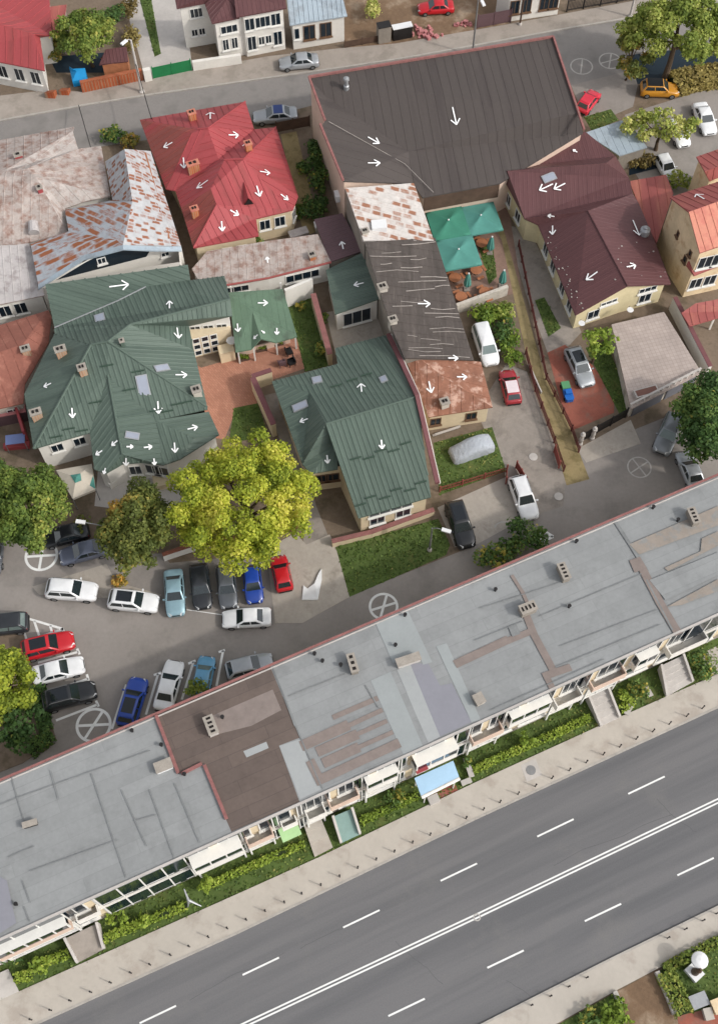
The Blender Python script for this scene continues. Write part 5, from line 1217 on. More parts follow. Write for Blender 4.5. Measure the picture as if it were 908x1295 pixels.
ph.facet([q(385, 1165, 2.6), q(440, 1255, 2.5), q(800, 1150, 2.6), q(640, 1070, 3.2), q(480, 1100, 3.2)], (.8, .07, .04)); ph.finish_roof([MATS['red_roof_faded']])
for p in ((440, 1240), (620, 1190)): a = P(*q(*p, 2.4)); MB().box(a.x, a.y+.2, 0, .16, .16, 2.45).build('post', MATS['wall_white'], ph.root)
lr = House('low_red_shed', 'low shed with faded red sheet roof between maroon roof and beige house', 'shed', [q(30, 265, 2.8), q(280, 220, 2.8), q(330, 350, 2.9), q(215, 690, 2.9), q(130, 520, 2.9)])
lr.facet([q(30, 265, 2.8), q(130, 520, 2.9), q(215, 690, 2.9), q(330, 350, 2.9), q(280, 220, 2.8)], (.9, .08, .04)); lr.finish_roof([MATS['red_roof_faded']]); lr.walls([MATS['wall_grey']], .2)
bs_ = House('pale_blue_shed', 'shed with pale blue grey flat roof behind the red car and grass strip', 'shed', [(739, 168, 2.8), (792, 150, 2.8), (818, 186, 2.7), (783, 197, 2.7), (770, 188, 2.7)])
bs_.facet([(739, 168, 2.8), (770, 188, 2.7), (783, 197, 2.7), (818, 186, 2.7), (792, 150, 2.8)], (.8, .08, .03)); bs_.finish_roof([MATS['blue_grey_roof']]); bs_.walls([MATS['wall_grey']], .15)
# ================================================================ north side of the upper street
q = crop(0, 0, 3.492)
nw = House('red_corner_house', 'white house with broad red metal roof in the upper left corner', 'house', [q(-170, -60, 4.6), q(215, -60, 4.6), q(232, 155, 4.2), q(178, 162, 4.2), q(200, 312, 3.8), q(-170, 240, 3.8)])
nw.facet([q(-170, -60, 4.6), q(-170, 60, 6.4), q(150, 150, 5.4), q(232, 155, 4.2), q(215, -60, 4.6)], (.9, .08, .05)); nw.facet([q(-170, 60, 6.4), q(-170, 240, 3.8), q(200, 312, 3.8), q(178, 162, 4.2), q(150, 150, 5.4)], (.9, .08, .05)); nw.facet([q(178, 162, 4.2), q(232, 155, 4.2), q(150, 150, 5.4)])
nw.finish_roof([MATS['red_roof']]); nw.walls([MATS['wall_white']], .35); nw.windows(4, (.12, .33, .55), 1.2, 1.2, 1.8, 'frame_white', 'dark_glass')
na = House('red_annex', 'small annex with dull red roof behind the upper left tree', 'annex', [q(218, 30, 3.2), q(295, 20, 3.2), q(275, 160, 2.9), q(238, 150, 2.9)])
na.facet([q(218, 30, 3.2), q(238, 150, 2.9), q(275, 160, 2.9), q(295, 20, 3.2)], (.8, .07, .04)); na.finish_roof([MATS['red_roof_faded']]); na.walls([MATS['wall_grey']], .2)
sh = House('wooden_shed', 'small orange wooden shed with brown shingle roof behind the orange brick wall', 'shed', [q(440, 255, 2.4), q(468, 215, 2.6), q(562, 200, 2.6), q(568, 270, 2.2), q(450, 290, 2.2)])
sh.facet([q(440, 285, 2.2), q(568, 270, 2.2), q(560, 205, 2.8), q(468, 218, 2.8)], (.4, .1, .03)); sh.finish_roof([MATS['maroon_roof']]); sh.walls([MATS['wood_orange']], .12)
q = crop(200, 0, 3.783)
wa = House('white_villa', 'white two storey villa with brown hip roofs facing the upper street', 'house', [q(75, -40, 6.4), q(90, 40, 6.0), q(235, 15, 6.0), q(258, 112, 5.6), q(390, 85, 5.6), q(400, 80, 6.0), q(615, 38, 6.0), q(600, -60, 6.4)])
wa.facet([q(75, -40, 6.4), q(90, 40, 6.0), q(235, 12, 6.0), q(330, -60, 7.4)], (.5, .1, .03)); wa.facet([q(225, 20, 6.0), q(258, 112, 5.6), q(330, -5, 6.6)], (.5, .1, .03)); wa.facet([q(330, -5, 6.6), q(258, 112, 5.6), q(390, 85, 5.6), q(380, 40, 6.0)], (.5, .1, .03))
wa.facet([q(360, -60, 7.6), q(375, 82, 6.0), q(615, 38, 6.0), q(600, -60, 7.4)], (.5, .1, .03)); wa.facet([q(225, 20, 6.0), q(330, -5, 6.6), q(380, 40, 6.1), q(375, -60, 7.6), q(300, -60, 7.5)], (.5, .1, .03))
wa.finish_roof([MATS['maroon_roof']]); wa.walls([MATS['wall_white']], .4)
for i, ts, z, w, h in ((1, (.5,), 4.0, 1.5, 1.3), (1, (.35,), 1.5, .8, 1.0), (1, (.6,), 1.5, .8, 1.0), (3, (.5,), 3.5, 2.0, 1.1), (3, (.3, .65), 1.2, .8, 1.6), (5, (.47,), 3.7, 1.8, 1.5), (5, (.14, .8), 3.6, 1.2, 1.7), (5, (.4, .58), 1.3, .8, 1.2), (5, (.15, .82), .8, 1.1, 2.0)): wa.windows(i, ts, z, w, h, 'frame_white', 'dark_glass', 2 if w > 1.4 else 1)
wb = House('blue_roofed_house', 'single storey white house with pale blue grey ribbed metal roof', 'house', [q(610, -60, 5.4), q(630, 120, 3.8), q(905, 75, 3.8), q(870, -60, 5.4)])
wb.facet([q(610, -60, 5.8), q(630, 120, 3.8), q(905, 75, 3.8), q(870, -60, 5.8)], (.55, .12, .06)); wb.finish_roof([MATS['blue_grey_roof']]); wb.walls([MATS['wall_white']], .3); wb.windows(1, (.32, .64), 1.1, 1.4, 2.0, 'frame_brown', 'dark_glass', 1); wb.windows(1, (.08,), 1.4, .7, 1.6, 'frame_white', 'dark_glass', 0)
q = crop(430, 0, 3.027)
wc = House('white_cottage', 'white street front cottage beside the dirt lot at the top', 'house', [q(595, -70, 4.2), q(650, -25, 4.2), q(860, -55, 4.2), q(850, -140, 4.2)])
wc.facet([q(595, -70, 4.2), q(650, -22, 4.2), q(862, -58, 4.2), q(850, -150, 5.2), q(640, -110, 5.2)], (.6, .1, .04)); wc.finish_roof([MATS['pale_sheet']]); wc.walls([MATS['wall_white']], .25); wc.windows(1, (.12, .35, .7, .88), 1.0, 1.2, 1.9, 'frame_brown', 'dark_glass')
# ================================================================ cars
CARK = {  # L, W, H, belt, deck(rear top), nose, rear base, rear top, front top, front base (from the rear)
 'sedan': (4.5, 1.78, 1.44, .92, .96, .70, .62, 1.35, 2.45, 3.2),
 'hatch': (4.0, 1.72, 1.50, .95, .95, .72, .10, .62, 2.15, 2.9),
 'small': (3.6, 1.62, 1.48, .94, .94, .74, .08, .5, 1.95, 2.65),
 'wagon': (4.6, 1.80, 1.50, .94, .94, .72, .10, .62, 2.5, 3.3),
 'suv':   (4.55, 1.86, 1.68, 1.06, 1.06, .84, .10, .55, 2.5, 3.25),
 'van':   (4.9, 1.90, 1.88, 1.10, 1.10, .86, .06, .28, 3.2, 3.95),
 'pickup': (5.0, 1.85, 1.74, 1.08, 1.02, .92, 1.75, 2.0, 3.1, 3.7),
}
CARMESH = {}
def carpaint(name, rgb, metal=.0, rough=.35):
    if name in MATS: return MATS[name]
    t = NT(name); tc = t.n('ShaderNodeTexCoord'); g = t.maprange(t.noise(tc.outputs['Object'], 1.6, 4, .6), .3, .7, .93, 1.05)
    t.l(t.mix(1., c3(rgb), t.gray(g), 'MULTIPLY'), t.b.inputs['Base Color'])
    t.b.inputs['Roughness'].default_value = rough; t.b.inputs['Metallic'].default_value = metal; t.b.inputs['Coat Weight'].default_value = .3; t.b.inputs['Coat Roughness'].default_value = .15
    MATS[name] = t.m; return t.m
NTM = mat('car_glass', (40, 50, 54), .1, 1.2, 6., .08, spec=.8)
mat('car_glass_pale', (112, 128, 126), .15, 1.2, 6., .08, spec=.8)
mat('tyre', (34, 33, 33), .1, 3., 9., .9); mat('rim', (150, 152, 154), .1, 3., 9., .35, metal=.6); mat('lamp_white', (226, 228, 230), .05, 3., 9., .15, spec=.7); mat('lamp_red', (150, 20, 24), .05, 3., 9., .2, spec=.6); mat('trim_black', (36, 36, 37), .1, 3., 9., .6); mat('sun_glass', (26, 32, 38), 0., rough=.06, spec=.7)
def car_parts(kind):
    if kind in CARMESH: return CARMESH[kind]
    L, W, H, belt, deck, nose, xr0, xr1, xf1, xf0 = CARK[kind]; hw = W/2; X = lambda x: x-L/2
    st = [(0.0, .80, deck-.16), (.07, .90, deck-.05), (.25, .965, deck), (max(xr0, .4), .99, deck+.0), (max(xr1, .9), 1., belt), (xf1, 1., belt), (xf0-.05, .99, belt), (xf0+(L-xf0)*.45, .975, belt-.06-(belt-nose)*.25), (L-.32, .93, nose+.03), (L-.09, .83, nose-.09), (L, .70, nose-.22)]
    me = MB(); rings = []
    for x, f, zt in st:
        w = hw*f; e = 1 if .05 < x < L-.05 else 0
        zb = .24 if e else .34
        half = [(w*.92, zb), (w*.99, .42), (w, .60), (w*.985, max(.62, zt-.12)), (w*.90, zt-.015), (w*.45, zt+.022), (0, zt+.03)]
        rings.append([(X(x), y, z) for y, z in half]+[(X(x), -y, z) for y, z in half[-2::-1]])
    n = len(rings[0])
    for a, b in zip(rings[:-1], rings[1:]):
        for k in range(n-1): me.face([a[k], b[k], b[k+1], a[k+1]], 0, smooth=True)
        me.face([a[n-1], b[n-1], b[0], a[0]], 1)
    me.face(rings[0][::-1] if False else rings[0], 0, smooth=True); me.face(rings[-1][::-1], 0, smooth=True)
    # cabin: lofted rings so the roof is crowned
    zb, zr = belt-.03, H
    def ring(t, ext):        # t 0 belt .. 1 roof
        z = zb+(zr-zb)*t; a = xr0+(xr1-xr0)*t+ext; b = xf0+(xf1-xf0)*t-ext; w = hw*(.93-.20*t)-ext
        r = .10+.05*t; pts = []
        for cx, cy, a0 in ((b-r, w-r, 0), (a+r, w-r, 90), (a+r, -w+r, 180), (b-r, -w+r, 270)):
            for k in range(4): th = R(a0+90*k/3); pts.append((X(cx+r*math.cos(th)), cy+r*math.sin(th), z))
        return pts
    rg = [ring(0, 0), ring(.5, -.012), ring(.86, 0), ring(.95, .035), [(x, y, z+.012) for x, y, z in ring(1, .11)]]
    for a, b in zip(rg[:-1], rg[1:]):
        for k in range(16): l = (k+1) % 16; me.face([a[k], a[l], b[l], b[k]], 0, smooth=True)
    top = rg[-1]; cx = sum(p[0] for p in top)/16; c = (cx, 0, zr+.035)
    for k in range(16): me.face([top[k], top[(k+1) % 16], c], 0, smooth=True)
    parts = [('body', me, ['PAINT', 'trim_black'])]
    def quad(name, pts, nrm, mats, off=.014, th=.0):
        nrm = Vector(nrm).normalized(); p = [Vector(q)+nrm*off for q in pts]
        if (p[1]-p[0]).cross(p[2]-p[0]).dot(nrm) < 0: p = p[::-1]
        m = MB(); m.face(p); b = [q-nrm*.012 for q in p]
        for i in range(4): j = (i+1) % 4; m.face([b[i], b[j], p[j], p[i]])
        parts.append((name, m, mats))
    def cab(t, end, v, ins=0.):     # point on the cabin end plane
        z = zb+(zr-zb)*t; x = (xf0+(xf1-xf0)*t) if end else (xr0+(xr1-xr0)*t); w = (hw*(.93-.20*t))*v
        return (X(x), w, z)
    t0, t1 = .10, .90
    quad('windscreen', [cab(t0, 1, -.86), cab(t0, 1, .86), cab(t1, 1, .84), cab(t1, 1, -.84)], ((zr-zb), 0, (xf0-xf1)), ['GLASS'], .02)
    quad('rear_window', [cab(.2, 0, -.8), cab(.2, 0, .8), cab(.86, 0, .8), cab(.86, 0, -.8)], (-(zr-zb), 0, (xr1-xr0)), ['GLASS'], .02)
    for s in (1, -1):
        w0, w1 = hw*(.93-.2*.2), hw*(.93-.2*.84); z0, z1 = zb+(zr-zb)*.2, zb+(zr-zb)*.84
        a0, a1 = xr0+(xr1-xr0)*.2+.18, xr0+(xr1-xr0)*.84+.14; b0, b1 = xf0+(xf1-xf0)*.2-.16, xf0+(xf1-xf0)*.84-.12
        m0, m1 = a0+(b0-a0)*.47, a1+(b1-a1)*.47
        for u0, u1, v0, v1 in ((a0, m0-.05, a1, m1-.04), (m0+.05, b0, m1+.04, b1)):
            quad('side_window', [(X(u0), s*w0, z0), (X(u1), s*w0, z0), (X(v1), s*w1, z1), (X(v0), s*w1, z1)], (0, s*(zr-zb), hw*.2), ['GLASS'], .016)
        m = MB().box(X(xf0-.22), s*(hw+.07), belt-.02, .12, .2, .15); parts.append(('side_mirror', m, ['PAINT']))
        yl = hw*.93*.62*s; fw = hw*.34
        m = MB(); z = nose-.10
        p = [(X(L-.12), yl-fw*.5*s, nose-.07), (X(L-.36), yl+fw*.62*s, nose-.02), (X(L-.16), yl+fw*.66*s, nose-.20), (X(L+.0), yl-fw*.4*s, nose-.20)]
        p2 = [(x+.02, y, zz+.05) for x, y, zz in p]
        m.face(p2 if (Vector(p2[1])-Vector(p2[0])).cross(Vector(p2[2])-Vector(p2[0])).z > 0 else p2[::-1]); [m.face([p[i], p[(i+1) % 4], p2[(i+1) % 4], p2[i]]) for i in range(4)]
        parts.append(('headlight', m, ['lamp_white']))
        m = MB().box(X(.10), s*hw*.70, deck-.30, .12, hw*.34, .2); parts.append(('taillight', m, ['lamp_red']))
    parts.append(('grille', MB().box(X(L-.06), 0, .42, .12, hw*.95, .16), ['trim_black'])); parts.append(('rear_bumper', MB().box(X(.0), 0, .36, .1, hw*1.5, .2), ['trim_black']))
    rad = .32 if kind not in ('suv', 'van', 'pickup') else .35; wl = []
    for x in (.78, L-.85):
        for s in (1, -1):
            def disc(m, y0, y1, r, chamf):
                ys = [(y0, r-chamf), (y0+(y1-y0)*.25, r), (y0+(y1-y0)*.75, r), (y1, r-chamf)]
                rg2 = [[(X(x)+q*math.cos(2*math.pi*k/16), y, rad+q*math.sin(2*math.pi*k/16)) for k in range(16)] for y, q in ys]
                for a, b in zip(rg2[:-1], rg2[1:]):
                    for k in range(16): l = (k+1) % 16; m.face([a[k], a[l], b[l], b[k]], smooth=True)
                m.face(rg2[0][::-1]); m.face(rg2[-1]); return m
            wl.append((disc(MB(), s*(hw-.19), s*(hw+.012), rad, .03), disc(MB(), s*(hw-.02), s*(hw+.022), rad*.62, .02)))
    # materialise once
    root = bpy.data.objects.new('proto', None); out = []
    dummy = MATS['trim_black']
    for name, m, ms in parts:
        o = m.build(name, [MATS.get(k, dummy) for k in ms], None, local=True, weld=(name == 'body')); out.append((name, o.data, ms, None)); bpy.data.objects.remove(o)
    for ty, rm_ in wl:
        a = ty.build('wheel', [MATS['tyre']], None, local=True); b = rm_.build('rim', [MATS['rim']], None, local=True); out.append(('wheel', a.data, ['tyre'], b.data)); bpy.data.objects.remove(a); bpy.data.objects.remove(b)
    bpy.data.objects.remove(root); CARMESH[kind] = out; return out
def car(kind, px, py, dx, dy, paint, label, length=None, glass='car_glass', roof=None, sun=False, rails=False, name='parked_car', z=.013, cat='car', tail=None, bed=False, group='cars parked around the houses'):
    L = CARK[kind][0]; s = (length or L)/L; p = P(px, py, .75); d = P(px+dx*10, py+dy*10, .75)-p; rz = math.atan2(d.y, d.x)
    t = thing(name, label, cat, (p.x, p.y, z), group, rz); t.scale = (s, .5+.5*s, .5+.5*s) if s != 1 else (1, 1, 1)
    for nm, me, ms, rim in car_parts(kind):
        o = bpy.data.objects.new(nm, me); COL.objects.link(o); o.parent = t
        for i, k in enumerate(ms):
            m = paint if k == 'PAINT' else MATS[glass] if k == 'GLASS' else MATS[k]
            if k in ('PAINT', 'GLASS'): o.material_slots[i].link = 'OBJECT'; o.material_slots[i].material = m
        if rim is not None: r_ = bpy.data.objects.new('rim', rim); COL.objects.link(r_); r_.parent = o
    L, W, H, belt, deck, nose, xr0, xr1, xf1, xf0 = CARK[kind]; X = lambda x: x-L/2
    def top(name, x0, x1, hw_, m, dz=.004, th=.035):
        zc = H+.012; MB().prism([(X(x0), -hw_), (X(x1), -hw_), (X(x1), hw_), (X(x0), hw_)], zc-th, zc+.028).build(name, m, t, local=True)
    if sun: top('sunroof', xr1+.35, xf1-.2, W*.27, MATS['sun_glass'])
    if roof: top('roof_panel', xr1+.1, xf1-.06, W*.335, roof)
    if rails:
        for sg in (-1, 1): MB().tube([(X(xr1+.15), sg*W*.35, H-.02), (X(xr1+.3), sg*W*.35, H+.05), (X(xf1-.25), sg*W*.35, H+.05), (X(xf1-.1), sg*W*.35, H-.02)], .028, 6).build('roof_rail', MATS['rim'], t, local=True)
    if bed: MB().prism([(X(.1), -W*.38), (X(xr0-.1), -W*.38), (X(xr0-.1), W*.38), (X(.1), W*.38)], deck+.02, deck+.06).build('bed_cover', MATS['trim_black'], t, local=True)
    return t
WH = carpaint('paint_white', (246, 247, 248)); SI = carpaint('paint_silver', (186, 190, 194), .35); GY = carpaint('paint_grey', (104, 108, 114), .3); DK = carpaint('paint_dark', (52, 55, 60), .2); BK = carpaint('paint_black', (34, 36, 40))
RD = carpaint('paint_red', (196, 36, 50)); RD2 = carpaint('paint_crimson', (170, 44, 54)); BL = carpaint('paint_blue', (32, 72, 168)); LB = carpaint('paint_pale_blue', (158, 192, 204), .3); SB = carpaint('paint_sky_blue', (104, 164, 200)); OR = carpaint('paint_orange', (206, 142, 36)); BG = carpaint('paint_blue_grey', (118, 124, 142), .35); PR = carpaint('paint_pink_red', (222, 48, 70)); RS = carpaint('paint_bright_red', (204, 30, 42)); MW = carpaint('paint_white_roof', (240, 225, 228))
SG = carpaint('paint_silver_grey', (146, 150, 154), .35); NB = carpaint('paint_navy_roof', (42, 66, 128))
car('sedan', 378, 78, -1, .1, SI, 'silver sedan parked on the pavement in front of the pale blue roof', 4.6, z=.135)
car('sedan', 348, 145, -1, .08, SI, 'silver sedan with dark blue roof beside the red roofed house', 5.0, roof=NB)
car('sedan', 551, 8, -1, .06, RS, 'red sedan standing on the brown dirt lot at the top', 4.3)
car('hatch', 744, 127, .62, -.8, PR, 'pinkish red hatchback behind the hall corner', 3.8, roof=PR)
car('suv', 834, 112, 1, .03, OR, 'orange car with black roof beside the yellow hedge', 4.4, roof=BK)
car('sedan', 891, 149, .42, 1, WH, 'white sedan at the right edge near the pale leafed tree', 4.6)
car('hatch', 858, 167, .5, 1, WH, 'white car half hidden under the pale leafed tree', 4.0)
car('hatch', 842, 210, .55, 1, WH, 'white car beside the low faded red shed roof', 3.6)
car('wagon', 733, 463, .46, 1, SI, 'silver estate car with dark panoramic roof on the red driveway', 4.7, sun=True, rails=True)
car('suv', 845, 548, -.42, 1, SG, 'grey off road car parked beside the garage and dark tree', 4.7, glass='car_glass_pale', rails=True)
car('sedan', 873, 594, -.42, -1, SI, 'silver sedan nearest the right edge next to the long roof', 4.3)
car('van', 614, 436, .33, 1, WH, 'white minivan parked among bushes beside the slate annex', 4.7, glass='car_glass_pale')
car('hatch', 645, 488, -.24, -1, RD2, 'dark red hatchback with white roof on the grey driveway', 4.0, roof=MW)
car('suv', 662, 629, .36, 1, WH, 'white off road car in front of the open red gate', 4.6, rails=True)
car('suv', 582, 663, .33, 1, BK, 'black car on the pale concrete pad right of the lawn', 4.8, sun=True)
car('hatch', 356, 724, -.22, -1, RS, 'bright red hatchback on the concrete apron under the yellow tree', 3.6)
car('sedan', 312, 781, -1, .05, WH, 'white sedan standing alone in the middle of the parking lane', 4.4)
car('suv', 91, 746, 1, .07, WH, 'white off road car on the concrete island, leftmost of the two white ones', 4.6, rails=True)
car('suv', 169, 760, 1, .1, WH, 'white off road car with dark sunroof right of the concrete island', 4.5, sun=True)
car('sedan', 221, 749, .06, 1, LB, 'pale blue sedan, leftmost of the row under the yellow tree', 4.5)
car('wagon', 254, 741, .12, 1, DK, 'dark estate car between pale blue sedan and grey car', 4.4)
car('wagon', 287, 741, .10, 1, GY, 'dark grey car left of the blue hatchback under the yellow tree', 4.2)
car('hatch', 320, 738, .12, 1, BL, 'blue hatchback half under the yellow tree', 3.7)
car('sedan', 106, 697, -1, .26, BG, 'blue grey sedan beside the painted circle at the left', 4.5)
car('sedan', 82, 676, -1, .24, BK, 'black car in the shade between the two green trees', 4.4)
car('suv', 3, 790, -1, .12, DK, 'dark car cut by the left edge, left of the white hatched triangle', 4.6, glass='car_glass_pale')
car('suv', 61, 816, 1, -.25, RS, 'red off road car with black sunroof', 4.6, sun=True)
car('sedan', 74, 847, 1, -.25, WH, 'white sedan between the red and the black car at the left', 4.5)
car('suv', 88, 880, 1, -.27, BK, 'black off road car below the white sedan at the left', 4.6, sun=True, rails=True)
car('suv', 168, 887, .3, -1, BL, 'bright blue off road car with dark sunroof beside the long roof', 4.4, sun=True)
car('sedan', 214, 866, .27, -1, WH, 'white sedan right of the bright blue car beside the long roof', 4.6)
car('small', 258, 853, .2, -1, SB, 'small sky blue car half behind the long roof', 3.5, glass='car_glass_pale')
car('hatch', 316, 842, 1, -.25, SI, 'silver white hatchback angled against the long roof edge', 4.2)
car('sedan', -8, 697, -.1, 1, GY, 'grey car cut by the left edge below the green tree', 4.5)
# car under a fabric cover
p = P(596, 567, .6); dv = P(586, 570.5, .6)-p; cv = thing('covered_car', 'car wrapped in a pale grey fabric cover on the grass', 'car', (p.x, p.y, .02), rz=math.atan2(dv.y, dv.x))
t = NT('cover_fabric'); tc = t.n('ShaderNodeTexCoord'); t.b.inputs['Base Color'].default_value = (*c3((186, 192, 200)), 1); t.b.inputs['Roughness'].default_value = .75; t.bump(t.noise(tc.outputs['Object'], 3.5, 5, .6), .9, .12); MATS['cover'] = t.m
mb = MB(); rings = []
for x, w, zt in ((-2.15, .74, .8), (-2.0, .86, 1.02), (-1.4, .92, 1.3), (-.9, .9, 1.46), (.2, .9, 1.47), (1.0, .92, 1.05), (1.9, .86, .85), (2.1, .7, .6)):
    half = [(w*1.02, .02), (w, .5), (w*.97, zt*.72), (w*.8, zt-.05), (w*.4, zt), (0, zt+.02)]; rings.append([(x, y, z) for y, z in half]+[(x, -y, z) for y, z in half[-2::-1]])
for a, b in zip(rings[:-1], rings[1:]):
    for k in range(len(a)-1): mb.face([a[k], b[k], b[k+1], a[k+1]], smooth=True)
mb.face(rings[0]); mb.face(rings[-1][::-1]); mb.build('fabric_cover', MATS['cover'], cv, local=True, weld=True)
mb = MB(); [mb.tube([(x, s*.62, .3), (x, s*.86, .3)], .3, 12) for x in (-1.3, 1.3) for s in (-1, 1)]; mb.build('wheel', MATS['tyre'], cv, local=True)
# toy ride-on car
p = P(716, 497); dv = P(719, 507)-p; ty = thing('toy_car', 'small blue and green toy car on the red driveway', 'toy car', tuple(p), rz=math.atan2(dv.y, dv.x))
MB().prism([(-.1, -.42), (1.05, -.42), (1.2, -.3), (1.2, .3), (1.05, .42), (-.1, .42)], .15, .6).build('body', MATS['blue_toy'], ty, local=True); MB().box(.35, 0, .6, .5, .6, .25).build('cabin', MATS['blue_toy'], ty, local=True); MB().prism([(-1.0, -.4), (-.15, -.4), (-.15, .4), (-1.0, .4)], .2, .62).build('trailer', MATS['green_toy'], ty, local=True)
for x in (-.7, .8):
    for s in (-1, 1): MB().tube([(x, s*.36, .17), (x, s*.48, .17)], .17, 12).build('wheel', MATS['tyre'], ty, local=True)
# ================================================================ trees
B = MATS['bark']
def at(px, py, h): p = P(px, py, h); return (p.x, p.y)
def yt(p): return np.sin(p[:, 0]*.9)*.10+np.sin(p[:, 1]*1.1+1)*.10
tree('yellow_tree', 'large yellow leaved tree in front of the green roofed houses', at(312, 636, 6), 6.9, 6.6, 6.0, 3.6, LEAF_YELLOW, B, .5, nl=120, lr=(.15, .3), leaf=.15, per=300, tint_fn=yt, limbs=12, gaps=.7)
tree('green_tree', 'broad green tree at the left edge above the parked cars', at(40, 643, 5), 3.9, 4.2, 5, 3.0, LEAF_GREEN, B, .4, nl=60, leaf=.165, per=250, tint_fn=yt, limbs=8)
tree('green_tree', 'green tree cut by the left edge beside the largest green roof', at(-12, 622, 5), 3.0, 3.2, 5, 2.6, LEAF_GREEN, B, .25, nl=36, leaf=.165, per=250)
tree('olive_tree', 'olive green tree with orange tinted top between the two car rows', at(175, 667, 5), 3.4, 4.2, 5, 3.0, LEAF_AUTUMN, B, .2, nl=62, leaf=.165, per=250, limbs=8, tint_fn=lambda p: np.exp(-((p[:, 0]-at(150, 640, 6)[0])**2+(p[:, 1]-at(150, 640, 6)[1])**2)/2.2)*.5, gaps=.4)
tree('yellow_green_tree', 'yellow green tree in the hedge bed at the left edge', at(8, 862, 4.5), 3.0, 3.4, 4.5, 2.2, LEAF_YELLOW, B, .2, nl=42, leaf=.16, per=240)
tree('dark_tree', 'dark shaded tree below the yellow green one at the left edge', at(22, 915, 3), 2.4, 2.4, 3, 1.6, LEAF_DARK, B, .3, nl=30, leaf=.19, per=150)
tree('dark_green_tree', 'dark green tree at the right edge above two grey cars', at(897, 530, 5), 3.5, 4.6, 5, 2.8, LEAF_DARK, B, .5, nl=66, leaf=.165, per=250, limbs=8)
tree('street_tree', 'large light green tree in the upper right corner', at(858, 38, 7), 6.6, 4.6, 7, 2.8, LEAF_LIGHT, B, .42, nl=85, lr=(.2, .36), leaf=.19, per=190, limbs=10, gaps=.5)
tree('street_tree', 'brownish green tree beside the street left of the upper right corner tree', at(800, 66, 4), 2.0, 3.6, 4, 3.0, LEAF_AUTUMN, B, .38, nl=40, leaf=.22, per=130)
tree('pale_tree', 'small pale green tree over the white cars at the upper right', at(838, 160, 3.5), 4.6, 2.2, 3.5, 1.3, LEAF_LIGHT, B, .62, nl=44, lr=(.2, .36), leaf=.2, per=120, gaps=.6)
tree('garden_tree', 'bushy green tree in the walled garden at the upper left', at(108, 44, 4.5), 3.7, 3.1, 4.5, 2.4, LEAF_GREEN, B, .5, nl=55, leaf=.18, per=210)
tree('small_tree', 'small bright green tree in front of the maroon roofed yellow house', at(757, 432, 3.6), 1.7, 1.8, 3.6, 1.3, LEAF_LIME, B, .35, nl=26, leaf=.18, per=150)
